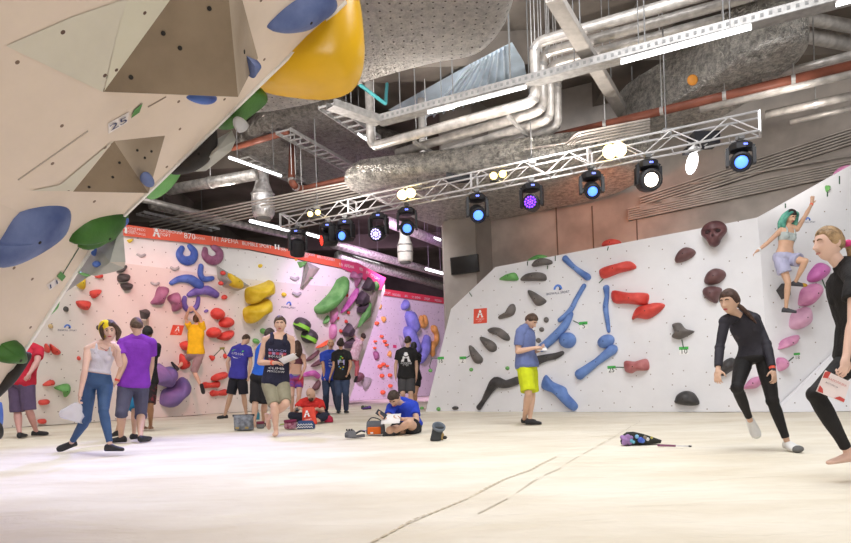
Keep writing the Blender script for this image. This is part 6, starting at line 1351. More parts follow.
# ---- man in yellow shorts by the white wall
w18 = person('man in grey-blue tee and lime yellow shorts writing on a card by the white wall', dict(pel=(527,365), nk=(525,329.5), hd=(531,321.2), elR=(517.6,351.5,'-'), wrR=(533.8,348.0,'-'), elL=(531.5,352.5,'+'), wrL=(538.5,350.6,'0'), knR=(528.5,393.5,'-'), anR=(524.3,418.9,'g'), knL=(532,393.5,'+'), anL=(529.8,419.3,'g')), 9.47, 58, 1.76, 'M', FAIR, 1.05, head=(50, -38, 0), voxel=.006, hair=('short', dict(front=.060, side=.012, back=-.055, g=.013)), hair_c=(.07,.035,.02),
   garments=[('tee_shirt', cloth('grey blue tee', (.13,.17,.36)), tee(.026, .68, -.15), .007), ('shorts', cloth('lime shorts', (.55,.62,.01)), shorts(.92, .026, .055), .008)], shoes=(SH, SOLE, SBL), foot={'R': (.75,-.55,0), 'L': (.8,-.35,0)}, curl={'R': 1.0, 'L': .9}, palm={'R': (.1,.5,-.9), 'L': (-.2,-.3,1)}, hand_dir={'R': (.9,.1,.12), 'L': (.35,-.6,.3)})
# ---- woman in black stepping forward
w19 = person('woman in black long-sleeved top and black leggings stepping forward with a low ponytail', dict(pel=(754,357.5), mid=(752.5,340,.02), nk=(740.5,316), hd=(729.5,302,-.16), shR=(724.8,321.5,-.12), shL=(754.5,319,.02), elR=(719.8,347.5,-.16), wrR=(718.0,370,-.26), elL=(766.8,344.0,-.10), wrL=(772.8,370.5,-.24), knR=(737,388,'-'), anR=(750.2,420.5,'+'), knL=(772.5,401,'-'), anL=(787.3,444.5,'g')), 5.75, -32, 1.66, 'F', (.62,.40,.29), .93, head=(-58, -8, 0), voxel=.005, hair_c=(.060,.028,.018), bust=.7,
   hair=('pony', dict(front=.062, side=-.004, back=-.085, g=.016, wr=.002, locks=[([(0,-.10,-.02),(.0,-.135,-.045),(.02,-.16,-.075),(.06,-.20,-.15),(.11,-.235,-.25)],[.03,.022,.024,.022,.006])])),
   garments=[('long_sleeved_top', cloth('black rash top', (.022,.020,.030), rough=.7), [('torso', -.02, .985, .008, .006), ('trap', .008), ('uarm','B',0,1,.008,.008), ('farm','B',0,.86,.009,.012), ('sphere','elL',.046), ('sphere','elR',.046), ('collar',)], .003), ('leggings', cloth('black leggings', (.010,.009,.010), rough=.7), leggings(.9), .002)],
   shoes=(SWH, SGR, SH, SGR), foot={'R': (.05,-.55,-.8), 'L': (.02,-1,-.05)}, curl={'R': .75, 'L': .85}, palm={'R': (.6,.5,.2), 'L': (-.35,.8,0)})
wristband(w19, 'L', (.78,.10,.06), 'red white band', .90, 'wristband', .03); wristband(w19, 'L', (.02,.02,.02), 'black watch', 1.0, 'watch', .03)
# ---- climbing woman with teal hair
TEALH = mat('teal hair', (.03, .26, .22), .5, .3, 10, .5, 100, col2=(.16, .48, .36))
ry = 10.12
w20 = person('woman with teal hair in grey sports bra and lilac shorts balancing on pink holds', dict(pel=(784.5,257), nk=(788.5,228.0), hd=(790.5,217.0,-.04), shR=(780.5,230.5,0), shL=(797,229,0), elR=(767.5,243,-.05), wrR=(758.5,250,-.05), elL=(805.5,215.5,.05), wrL=(812,203.5,.14), knL=(805.5,261,-.26), anL=(795.5,281.8,-.04), knR=(788,282.5,-.10), anR=(786,308,.0)), ry, 8, 1.66, 'F', (.62,.38,.26), 1.0, head=(12, -28, 0), voxel=.0075, hair_c=(.02,.012,.012), lips=(.4,.1,.12), brow=(.05,.03,.02),
   hair=('wavy', dict(front=.060, side=.02, back=-.06, g=.020, wr=.006, extra=[('teal_waves', TEALH, *z) for z in (([(-.045,.055,.095),(-.09,.03,.05),(-.115,.01,-.04),(-.115,.03,-.14),(-.08,.07,-.27)],[.020,.036,.044,.042,.016]), ([(.045,.055,.095),(.09,.03,.05),(.115,.01,-.04),(.12,.03,-.13),(.10,.05,-.25)],[.020,.036,.044,.040,.016]), ([(-.05,-.03,.08),(-.10,-.04,0),(-.135,-.03,-.12),(-.12,-.02,-.24)],[.035,.05,.05,.02]), ([(.05,-.03,.08),(.10,-.04,0),(.135,-.03,-.12),(.12,-.02,-.22)],[.035,.05,.05,.02]))])),
   garments=[('sports_bra', cloth('grey teal bra', (.42,.47,.46)), [('torso', .54, .82, .006, .004), ('strap', .80, .014)], .001), ('shorts', cloth('lilac shorts', (.42,.42,.58)), shorts(.60, .016, .05), .007)],
   shoes=(cloth('grey climbing shoe', (.06,.06,.07)), cloth('amber sole', (.55,.30,.02)), SYL, cloth('amber rand', (.50,.28,.03))), foot={'L': (.85,-.25,-.12), 'R': (.85,-.3,-.12)}, palm={'L': (.1,1,0), 'R': (.3,-.2,-.8)}, curl={'L': .15, 'R': .5}, hand_dir={'L': (.15,.1,.95)})
wristband(w20, 'L', (.8,.12,.06), 'orange band two', .9); wristband(w20, 'R', (.85,.85,.85), 'white band', .92)
# ---- girl in black tee, near
w21 = person('girl with blond ponytail in black tee and leggings holding a folded card, near the edge', dict(pel=(866,352), nk=(846,268), hd=(828.5,244), shR=(856,279,-.16), shL=(858,276,.16), elR=(853,322,-.24), wrR=(846.0,357.5,-.30), elL=(875,322,.15), wrL=(872,360,.1), knR=(815.5,394.5,-.10), anR=(848.5,452,-.08), knL=(872,402,.12), anL=(884,452,'g')), 4.12, -78, 1.70, 'F', (.70,.47,.37), .98, head=(-86, -2, 0), voxel=.0045, bust=.75, hair_c=(.34,.22,.11), brow=(.25,.16,.09), lips=(.50,.22,.18),
   hair=('pony', dict(front=.072, side=-.006, back=-.07, g=.011, wr=.0015, locks=[([(0,-.10,.0),(.0,-.135,-.01),(0,-.165,-.04),(0,-.17,-.10),(0,-.16,-.17)],[.03,.022,.032,.030,.010])], extra=[('hair_tie', mat('pink tie', (.65,.05,.22), .6, 0), [(-.02,-.128,-.005),(.02,-.128,-.005)], [.026,.026])])),
   garments=[('tee_shirt', cloth('black loose tee', (.012,.011,.012)), tee(.020, .48, -.10, 'B', .035) + [('collar',)], .005), ('leggings', cloth('black tight leggings', (.010,.009,.010), rough=.75), leggings(.93), .002)],
   foot={'R': (-.96,-.15,-.05), 'L': (-.9,0,0)}, curl={'R': 1.15}, palm={'R': (-.2,.9,.1)})
# ---------- prints on the clothing
def decal(p, polys, t0, side, m, name, inf=.03, x0=0.0):
    mb = MB(); s = p['s']
    for pts in polys:
        W_ = []
        for x, y in pts:
            t = t0 + y/(.55*s); w = .165*s; a = max(-.97, min(.97, (x+x0)/w*(1 if side > 0 else -1)*(1)))
            b = (1 - abs(a)**(2/.82))**(.82/2)*side; W_.append(p['T'](t, a, b, inf)[0])
        mb.add(W_, [tuple(range(len(W_)))])
    return mb.build(name, m, p['root'])
def textpolys(s, size, width=None):
    cu = bpy.data.curves.new('t', 'FONT'); cu.body = s; cu.size = size; cu.align_x = 'CENTER'; cu.align_y = 'CENTER'; cu.resolution_u = 1
    t = bpy.data.objects.new('t', cu); C.objects.link(t); bpy.context.view_layer.update(); me = bpy.data.meshes.new_from_object(t.evaluated_get(bpy.context.evaluated_depsgraph_get())); bpy.data.objects.remove(t)
    k = 1.0
    if width: xs = [v.co.x for v in me.vertices]; k = width/max(1e-6, max(xs)-min(xs))
    return [[(me.vertices[i].co.x*k, me.vertices[i].co.y) for i in f.vertices] for f in me.polygons]
APOLY = [[(-.12,.5),(.12,.5),(.22,.2),(.0,.05),(-.22,.2)], [(-.26,.12),(0,-.06),(.26,.12),(.36,-.2),(.0,-.12),(-.36,-.2)], [(-.4,-.26),(-.12,-.1),(-.2,-.5),(-.5,-.5)], [(.4,-.26),(.12,-.1),(.2,-.5),(.5,-.5)]]
def sc_(P_, k): return [[(x*k, y*k) for x, y in q] for q in P_]
M_pw = mat('print white', (.80,.80,.82), .7, 0); M_pl = mat('print lilac', (.36,.34,.60), .7, 0); M_pr = mat('print red', (.45,.06,.10), .7, 0); M_pg = mat('print lime', (.12,.60,.10), .7, 0)
decal(w15, sc_(APOLY, .20), .72, -1, M_pw, 'letter_mark', .034); decal(w15, textpolys('МОСКОВСКИЙ', .05, .24), .49, -1, M_pw, 'lettering', .034); decal(w15, textpolys('СПОРТ', .05, .12), .41, -1, M_pw, 'lettering', .034)
for i, (tt, m_, c) in enumerate(((.68, M_pl, 'BLOCK'), (.61, M_pr, 'ROCKS'), (.54, M_pw, 'BOULDER'), (.47, M_pr, 'BLOCK'), (.28, M_pw, 'CLIMB'), (.21, M_pw, 'MOSCOW'))):
    decal(w9, textpolys(c, .038, .20), tt, 1, m_, 'lettering', .036)
for k in range(5): decal(w9, [[(-.10+k*.042,-.016),(-.065+k*.042,-.016),(-.065+k*.042,.016),(-.10+k*.042,.016)]], .61 + .0*k, 1, M_pl if k % 2 else M_pr, 'print_block', .034)
decal(w7, [[(-.13,-.018),(.10,-.012),(.12,.018),(-.09,.02)]], .84, -1, M_pg, 'green_print', .034); decal(w7, textpolys('OUTDOOR', .06, .24), .74, -1, M_pw, 'lettering', .034); decal(w7, [[(-.10,0),(.08,-.012),(.02,-.03),(-.06,-.03)]], .65, -1, M_pw, 'print_swoosh', .034)
decal(w12, textpolys('CLIMB', .05, .13), .70, 1, M_pw, 'lettering', .034, .03); decal(w12, textpolys('SPORT', .05, .13), .58, 1, M_pw, 'lettering', .034, .03); decal(w12, textpolys('TEAM', .05, .12), .46, 1, M_pw, 'lettering', .034, .03)
decal(w13, [[(-.075,-.05),(.075,-.05),(.075,.055),(-.075,.055)]], .58, -1, M_pl, 'print_panel', .032); decal(w13, textpolys('CREW', .05, .12), .60, -1, M_pw, 'lettering', .036)
M_py = mat('print yellow', (.6,.5,.05), .6, 0); M_pb = mat('print blue', (.08,.3,.65), .6, 0)
for x, t, m_ in ((.0,.80,M_pg),(.03,.75,M_py),(-.02,.70,M_pg),(-.05,.42,M_pb),(-.02,.36,M_py),(.03,.32,M_pb),(.05,.40,M_py)): decal(w13, [[(x-.015,-.012),(x+.015,-.012),(x+.015,.014),(x-.015,.014)]], t, -1, m_, 'print_dot', .034)
decal(w5, textpolys('СПОРТ', .07, .26), .80, -1, M_pw, 'lettering', .034); decal(w5, textpolys('МОСКВА', .06, .26), .68, -1, M_pw, 'lettering', .034); decal(w5, textpolys('2017', .06, .2), .40, -1, M_pw, 'lettering', .034)
v, f = ellipsoid(w1['T'](.90, .2, 1.05, .01)[0], (.008, .006, .01), 8, 6); mesh_obj('pendant', v, f, mat('red pendant', (.5,.02,.1), .3, 0), w1['root'], True)
# thin necklace
mb = MB(); q = [w1['T'](t, a, b, .008)[0] for t, a, b in ((1.0,-.8,.1),(.95,-.25,.9),(.90,.2,1.02),(.95,.5,.9),(1.0,.9,.1))]; mb.tube(catmull(q, 4, False), .0022, 5); mb.build('necklace', mat('necklace', (.1,.05,.1), .4, 0), w1['root'])
# ================================================================== THINGS CARRIED AND LYING ABOUT
M_paper = mat('paper', (.82,.80,.80), .7, .02)
def sheet(c, ex, ey, w, h, m, label, name='paper_sheet', bend=.1, cat='paper', t=.002):
    ex, ey = Vector(ex).normalized(), Vector(ey); ey = (ey - ex*ey.dot(ex)).normalized(); n = ex.cross(ey); v, f = [], []; K = 8
    for side in (0, 1):
        for i in range(K+1):
            x = -w/2 + w*i/K; z = bend*w*math.cos(math.pi*i/K*.9)*.5 - side*t
            for j in (0, 1): v.append(c + ex*x + ey*(h*(j-.5)) + n*z)
    o_ = 2*(K+1)
    for i in range(K): f.append((2*i, 2*i+2, 2*i+3, 2*i+1)); f.append((o_+2*i, o_+2*i+1, o_+2*i+3, o_+2*i+2))
    f += [(0, 1, o_+1, o_), (2*K, o_+2*K, o_+2*K+1, 2*K+1)]
    for i in range(K): f.append((2*i, o_+2*i, o_+2*i+2, 2*i+2)); f.append((2*i+1, 2*i+3, o_+2*i+3, o_+2*i+1))
    o = mesh_obj(name, v, f, m, None, True, c); o.matrix_world = Matrix.Translation(c); return tag(o, label, cat)
def lines_on(o, c, ex, ey, n, w, rows, m):
    for dy, l, hh in rows:
        mesh_obj('printed_line', [c + ex*x + ey*(dy+y) + n*.004 for x, y in ((-l/2,-hh),(l/2,-hh),(l/2,hh),(-l/2,hh))], [(0,1,2,3)], m, o)
# navy tank man: paper and pen
hp = w9['P']['wrL']; c = at(288.5, 358.6, hp.y - .08); sheet(c, (.9,-.1,.42), (0,.8,-.5), .24, .16, M_paper, 'white scorecard in the hands of the man in the navy tank')
mb = MB(); mb.tube([at(291.5,356.5,hp.y-.1), at(296,353.5,hp.y-.12)], .006, 6); o = mb.build('pen', M_paper); tag(o, 'thin pale pen held upright by the man in the navy tank', 'pen')
# yellow shorts man: card + pencil
hp = w18['P']['wrL']; c = at(541.3, 348.6, hp.y - .10); sheet(c, (.9,.1,.1), (-.1,.75,.45), .17, .13, M_paper, 'white card the man in yellow shorts is writing on')
mb = MB(); mb.tube([at(538.5,345,hp.y-.12), at(541.5,348,hp.y-.13)], .006, 6); o = mb.build('pen', mat('pen dark', (.1,.1,.12), .4, 0)); tag(o, 'dark pencil in the fingers of the man in yellow shorts', 'pen')
# seated reader: sheet and phone
hp = w17['P']['wrL']; c = at(391.0, 418.8, hp.y - .04); sheet(c, (1,-.2,.12), (0,.75,.55), .26, .20, M_paper, 'white sheet of paper in the hands of the seated man in blue')
c = at(381.3, 414.2, w17['P']['wrR'].y - .03); R_ = Matrix.Rotation(.6, 3, 'Y'); mb = MB(); mb.box(c, (.15, .012, .075), R_); o = mb.build('phone', mat('phone black', (.012,.012,.014), .3, 0), None, False, c); o.matrix_world = Matrix.Translation(c); tag(o, 'dark phone held beside the sheet of paper by the seated man', 'phone')
mb = MB(); mb.box(c + R_ @ Vector((0, -.0072, 0)), (.135, .001, .064), R_); mb.build('phone_screen', mat('phone glass', (.05,.06,.08), .1, 0), o)
# girl: folded card with red print
hp = w21['P']['wrR']; c = at(833.5, 386.5, hp.y - .035); ex = Vector((.86,-.05,-.42)).normalized(); ey = Vector((.42,.10,.86)); ey = (ey-ex*ey.dot(ex)).normalized(); n = ex.cross(ey); n = n if n.y < 0 else -n
o = mesh_obj('folded_card', [c + ex*x + ey*y + n*z for x, y, z in ((-.085,-.07,0),(.085,-.07,.01),(.085,.07,.0),(-.085,.07,.012),(-.085,-.07,-.006),(.085,-.07,.004),(.085,.07,-.006),(-.085,.07,.006))], [(0,1,2,3),(7,6,5,4),(0,4,5,1),(1,5,6,2),(2,6,7,3),(3,7,4,0)], mat('card pinkish', (.80,.70,.69), .6, .03), None, False, c); o.matrix_world = Matrix.Translation(c); tag(o, 'white folded card with red print in the hand of the blond girl', 'card')
M_cr = mat('card red', (.55,.07,.06), .6, 0)
text_obj('lettering', 'СКАЛОЛАЗКА', c + ey*.03 + n*.006, ex, ey, n, .028, M_cr, o, .13, .006); text_obj('lettering', 'ФЕСТИВАЛЬ', c + ey*.0 + ex*-.02 + n*.006, ex, ey, n, .018, mat('card dark', (.15,.1,.12), .6, 0), o, .08, .006)
for q in (((-.085,.07),(-.085,.02),(-.055,.03),(-.05,.07)), ((-.085,-.07),(-.05,-.07),(-.06,-.045),(-.085,-.03)), ((.02,-.07),(.085,-.07),(.085,-.05),(.05,-.045))):
    mesh_obj('red_patch', [c + ex*x + ey*y + n*.011 for x, y in q], [tuple(range(4))], M_cr, o)
# plastic bag of the walking woman
hp = w1['P']['wrR']; c = at(71, 409, hp.y - .05)
v, f = [], []; K, Lr = 14, 9
px1 = pxm(hp.y)
for j in range(Lr):
    t = j/(Lr-1); cx = at(78.5 - 10*t + (2.5 if j == Lr-1 else 0), 403 + 17*t, hp.y - .04); hw = (2.5 + 9.0*math.sin(min(1, t*1.15)*math.pi*.5))*px1
    for k in range(K):
        a = 2*math.pi*k/K; wob = 1 + .22*noise.noise(Vector((math.cos(a)*2, math.sin(a)*2, t*4))); v.append(cx + Vector((math.cos(a)*hw*wob, math.sin(a)*hw*.35*wob, -math.cos(a)*hw*.35 + .02*noise.noise(Vector((k, j, 2))))))
for j in range(Lr-1):
    for k in range(K): f.append((j*K+k, j*K+(k+1) % K, (j+1)*K+(k+1) % K, (j+1)*K+k))
f.append(tuple((Lr-1)*K+k for k in range(K)))
o = mesh_obj('plastic_bag', v, f, mat('milky plastic', (.78,.78,.84), .35, .03, bump=.5, bscale=14, alpha=.55), None, True, c); o.matrix_world = Matrix.Translation(c); tag(o, 'crumpled translucent plastic bag hanging from the hand of the walking woman', 'bag')

def loft(rows, n=20, wob=0.0, seed=0):
    """rows: (centre, rx, ry, power)"""
    v, f = [], []
    for i, (c, rx, ry, e) in enumerate(rows):
        for k in range(n):
            a = 2*math.pi*k/n; ca, sa = math.cos(a), math.sin(a); x = math.copysign(abs(ca)**e, ca)*rx; y = math.copysign(abs(sa)**e, sa)*ry
            q = Vector(c) + Vector((x, y, 0)); 
            if wob: q += Vector((noise.noise(q*9 + Vector((seed,0,0))), noise.noise(q*9 + Vector((0,seed,3))), .4*noise.noise(q*7)))*wob
            v.append(q)
    for i in range(len(rows)-1):
        for k in range(n): f.append((i*n+k, i*n+(k+1) % n, (i+1)*n+(k+1) % n, (i+1)*n+k))
    f.append(tuple(range(n-1, -1, -1))); f.append(tuple((len(rows)-1)*n+k for k in range(n))); return v, f
def thing(name, vf, m, loc, label, cat, group=None, smooth=True):
    o = mesh_obj(name, vf[0], vf[1], m, None, smooth, loc); o.matrix_world = Matrix.Translation(Vector(loc)); return tag(o, label, cat, group)
# grey roll-top chalk bucket
g = ground(244, 430.0); k = pxm(g.y)
G_ = cloth('grey canvas bucket', (.13,.14,.16), col2=(.26,.28,.32), scale=16)
rows = [(g + Vector((0,0,z)), rx*k, ry*k, .55) for z, rx, ry in ((.0,8.6,6.5),(.03,9.2,7),(.12,9.4,6.5),(.2,9.8,4.5),(.235,10.4,1.6),(.25,10.4,1.2))]
o = thing('chalk_bucket', loft(rows, 24, .012), G_, g, 'grey canvas chalk bucket with a rolled top standing on the mat', 'chalk bag')
mb = MB(); mb.tube([g + Vector((-10.8*k,0,.245)), g + Vector((10.8*k,0,.245))], .018, 8); mb.build('rolled_top', cloth('dark strap', (.05,.05,.06)), o, True)
for x in (-4.5, 5): mb = MB(); mb.box(g + Vector((x*k, -7.2*k, .045)), (3.2*k, .01, .03)); mb.build('buckle', mat('ochre buckle', (.45,.33,.12), .6, 0), o)
# teal bottle
g = ground(257.5, 419.5); v, f = lathe(g, [(.045,0),(.05,.01),(.05,.13),(.042,.15),(.02,.165),(.024,.17),(.024,.19)], 16); o = thing('water_bottle', (v, f), mat('teal bottle', (.03,.20,.28), .3, .05), g, 'teal water bottle standing behind the barefoot man in blue', 'bottle')
v, f = lathe(g + Vector((0,0,.19)), [(.026,0),(.026,.03),(.018,.035)], 14); mesh_obj('cap', v, f, SH, o)
# maroon and grey chalk bag beside the foot
def chalkbag(u, v_, r, h, m, m2, label, tilt=0, rim=None, loop=True):
    g = ground(u, v_); rows = [(g + Vector((tilt*z,0,z)), rx*r, rx*r*.9, 1.0) for z, rx in ((0,.75),(.02,.95),(h*.5,1.02),(h*.85,.95),(h,.92))]
    o = thing('chalk_bag', loft(rows, 18, .006), m, g, label, 'chalk bag')
    v, f = lathe(g + Vector((tilt*h,0,h)), [(r*.98,-.025),(r*1.03,-.01),(r*1.0,.018),(r*.86,.02),(r*.8,-.02)], 18); mesh_obj('rim', v, f, m2, o, True)
    if loop: mb = MB(); mb.tube(catmull([g + Vector((r*.9,0,h*.9)), g + Vector((r*1.35,-.01,h*.75)), g + Vector((r*1.3,-.01,h*.4)), g + Vector((r*.98,0,h*.35))], 4, False), .008, 6); mb.build('strap', SH, o)
    return o
chalkbag(260.5, 428.3, .068, .10, cloth('grey chalk bag', (.20,.20,.21)), cloth('maroon rim', (.20,.03,.06)), 'small grey chalk bag with a maroon rim by the feet of the man in blue')
chalkbag(290.5, 428.7, .105, .13, cloth('wine chalk bag', (.26,.03,.09), col2=(.55,.30,.38), scale=20), cloth('wine rim', (.20,.02,.07)), 'wine red patterned chalk bag lying in front of the seated bald man')
# blue striped pouch
g = ground(306, 428.8); k = pxm(g.y); rows = [(g + Vector((0,0,z)), rx*k, ry*k, .6) for z, rx, ry in ((0,8.6,4.5),(.02,9.2,5),(.07,8.8,4.6),(.12,7.4,2.6),(.135,6.6,1.2))]
o = thing('striped_pouch', loft(rows, 24, .01), cloth('navy pouch', (.03,.06,.16)), g, 'navy pouch with white zigzag stripes in front of the red bag', 'pouch')
for z in (.035, .075): mb = MB(); q = [g + Vector(((-7.5+i*1.25)*k, -(5.2 if z < .05 else 4.9)*k, z + (.012 if i % 2 else -.012))) for i in range(13)]; mb.tube(q, .007, 5); mb.build('zigzag_stripe', M_white, o)
mb = MB(); mb.tube([ground(280.5, 425.5) + Vector((0,0,.02)), ground(286, 425.5) + Vector((0,0,.03))], .012, 6); o = mb.build('lime_strap', mat('lime strap', (.35,.5,.03), .6, 0)); tag(o, 'short lime green strap end beside the wine red chalk bag', 'strap')
# red drawstring bag in front of the seated man
g = ground(309.5, 424.3); k = pxm(g.y); rows = [(g + Vector((dx*k,.04*z,z)), rx*k, ry*k, .7) for z, rx, ry, dx in ((0,6.8,3.4,.8),(.03,7.2,3.8,.6),(.14,6.6,3.2,0),(.24,6.4,2.2,-.5),(.30,5.9,1.2,-1),(.315,5.2,.8,-1))]
o = thing('drawstring_bag', loft(rows, 24, .022, 5), cloth('bright red nylon', (.72,.06,.03), rough=.5, bump=.5, bscale=18), g, 'bright red drawstring bag with a white letter mark held by the seated bald man', 'bag')
alogo(g + Vector((-1.5*k, -3.9*k, .20)), Vector((1,0,.1)), Vector((0,.1,1)), Vector((0,-1,0)), .12, M_white, o)
text_obj('lettering', 'СПОРТ', g + Vector((-.3*k,-4.2*k,.09)), Vector((1,0,.1)), Vector((0,.05,1)), Vector((0,-1,0)), .05, M_white, o, .12)
g = ground(328.5, 422.3); k = pxm(g.y); rows = [(g + Vector((0,0,z)), rx*k, ry*k, .7) for z, rx, ry in ((0,4.2,3),(.03,4.6,3.2),(.09,4.0,2.6),(.13,2.4,1.2))]
thing('shoe_bag', loft(rows, 18, .015, 9), cloth('crimson bag', (.40,.02,.06)), g, 'small crimson bag lying beside the knee of the seated bald man', 'bag')
# pair of shoes on the mat, dark sandal
def shoe_thing(u, v_, d, m, m2, label, s=1.0, strap=None):
    g = ground(u, v_); d = Vector(d).normalized(); an = g + Vector((0,0,.075*s)); v, f = foot_loft(an, d, Vector((0,0,1)), s, .006); o = thing('climbing_shoe', (v, f), m, g, label, 'shoe')
    v, f = foot_loft(an - Vector((0,0,.004)), d, Vector((0,0,1)), s, .010); zc = g.z + .018; v = [Vector((p.x, p.y, min(p.z, zc))) for p in v]; mesh_obj('sole', v, f, m2, o)
    x = Vector((d.y, -d.x, 0)); c = an + d*.05*s; v, f = ellipsoid(c - Vector((0,0,.02)), (.048*s, .02*s, .03*s), 12, 8, Matrix((x, d, Vector((0,0,1)))).transposed()); mesh_obj('strap', v, f, strap or m2, o, True)
    return o
shoe_thing(363.5, 408.5, (.9,-.3,0), cloth('olive shoe', (.07,.09,.05)), SH, 'dark olive climbing shoe lying on the mat beyond the seated reader', 1.05, cloth('pale strap', (.4,.45,.35)))
shoe_thing(369, 409, (-.9,-.3,0), cloth('purple shoe', (.14,.06,.32)), SH, 'purple climbing shoe lying next to the dark olive one', 1.0)
def sandal():
    g = ground(355, 438); k = pxm(g.y); d = Vector((-.98,-.15,0)); x = Vector((-d.y, d.x, 0)); 
    v, f = [], []; rows = [(-10,2.2),(-8.5,3.2),(-4,3.2),(0,3.0),(5,3.6),(8.5,3.3),(10,2)]
    for z in (0,.035):
        for q, w in rows:
            for s_ in (-1,1): v.append(g + d*q*k + x*s_*w*k + Vector((0,0,z+.012*abs(q)/10)))
    n = len(rows)*2
    for i in range(len(rows)-1): f += [(2*i,2*i+2,2*i+3,2*i+1),(n+2*i,n+2*i+1,n+2*i+3,n+2*i+2),(2*i,n+2*i,n+2*i+2,2*i+2),(2*i+1,2*i+3,n+2*i+3,n+2*i+1)]
    f += [(0,1,n+1,n),(n-2,2*n-2,2*n-1,n-1)]
    o = thing('clog_sandal', (v, f), cloth('grey clog sole', (.10,.10,.11)), g, 'dark grey clog sandal lying alone on the mat', 'sandal', None, False)
    rows = [(-1.5,3.4,.05),(1,3.5,.09),(4,3.9,.10),(7,3.6,.085),(9.3,2.4,.06),(10.2,1.0,.045)]; v, f = [], []; N = 9
    for q, w, h in rows:
        for j in range(N): a = math.pi*j/(N-1); v.append(g + d*q*k + x*math.cos(a)*w*k + Vector((0,0,.02+math.sin(a)*h)))
    for i in range(len(rows)-1):
        for j in range(N-1): f.append((i*N+j,i*N+j+1,(i+1)*N+j+1,(i+1)*N+j))
    mesh_obj('upper', v, f, cloth('grey clog', (.15,.15,.165)), o, True)
    for q in (3, 5.5, 8): 
        for a in (.35, .5, .65): v, f = ellipsoid(g + d*q*k + x*math.cos(a*math.pi)*3.5*k + Vector((0,0,.025+math.sin(a*math.pi)*.092)), (.012,.012,.008), 8, 6); mesh_obj('vent_hole', v, f, M_hole, o, True)
    mb = MB(); mb.tube(catmull([g + x*3.4*k + Vector((0,0,.06)) - d*1*k, g + x*3*k - d*6*k + Vector((0,0,.09)), g - d*10*k + Vector((0,0,.075)), g - x*3*k - d*6*k + Vector((0,0,.09)), g - x*3.4*k - d*1*k + Vector((0,0,.06))], 5, False), .01, 6); mb.build('heel_strap', SH, o)
sandal()
# grey and orange bag
g = ground(376, 434.0); k = pxm(g.y); rows = [(g + Vector((0,0,z)), rx*k, ry*k, .5) for z, rx, ry in ((0,9,5.5),(.03,9.4,6),(.10,9.3,5.5),(.16,8.9,4.2),(.185,8.3,2.2))]
o = thing('shoulder_bag', loft(rows, 24, .008), cloth('grey bag', (.11,.115,.13)), g, 'grey bag with an orange front pocket beside the seated reader', 'bag')
rows = [(g + Vector((-1.2*k,-5.4*k,z)), rx*k, .025, .5) for z, rx in ((.005,6.4),(.02,6.7),(.09,6.6),(.105,6.3))]; v, f = loft(rows, 20); mesh_obj('front_pocket', v, f, cloth('orange pocket', (.72,.15,.02)), o, True)
mb = MB(); mb.box(g + Vector((-3.5*k,-5.4*k-.026,.025)), (2.6*k,.004,.02)); mb.build('label_patch', M_white, o)
mb = MB(); mb.tube(catmull([g + Vector((-8*k,0,.17)), g + Vector((-4*k,-.02,.23)), g + Vector((2*k,-.02,.22)), g + Vector((6*k,0,.18))], 5, False), .009, 6); mb.build('strap', SH, o)
mb = MB(); mb.tube([ground(361, 431.5) + Vector((0,0,.015)), ground(368, 431.8) + Vector((0,0,.015))], .007, 6); o = mb.build('violet_pen', mat('violet pen', (.2,.15,.55), .4, 0)); tag(o, 'violet pen lying beside the grey and orange bag', 'pen')
# chalk bag standing open
g = ground(435.5, 440.5); k = pxm(g.y); rows = [(g + Vector((.25*z,0,z)), rx*k, ry*k, 1) for z, rx, ry in ((0,5.2,4.6),(.02,5.8,5.2),(.09,5.6,5),(.14,5.7,5),(.165,5.9,5.2))]
o = thing('chalk_bag', loft(rows, 20, .006), cloth('black chalk bag', (.045,.05,.055)), g, 'black chalk bag with a wide open grey rim standing alone on the mat', 'chalk bag')
ax = Vector((.2,-.55,.8)); v, f = lathe(g + Vector((.045,-.01,.165)), [(5.6*k,-.03),(6.7*k,-.01),(6.8*k,.012),(6.0*k,.022),(5.0*k,.0),(4.2*k,-.03)], 20, ax); mesh_obj('rim', v, f, cloth('grey blue rim', (.16,.19,.23)), o, True)
v, f = ellipsoid(g + Vector((6.6*k,-.01,.05)), (.03,.025,.05), 10, 8); mesh_obj('brush_holder', v, f, cloth('tan patch', (.35,.24,.10)), o, True)
v, f = ellipsoid(g + Vector((9.3*k,-.02,.035)), (.03,.022,.022), 10, 8); mesh_obj('buckle', v, f, SH, o, True)
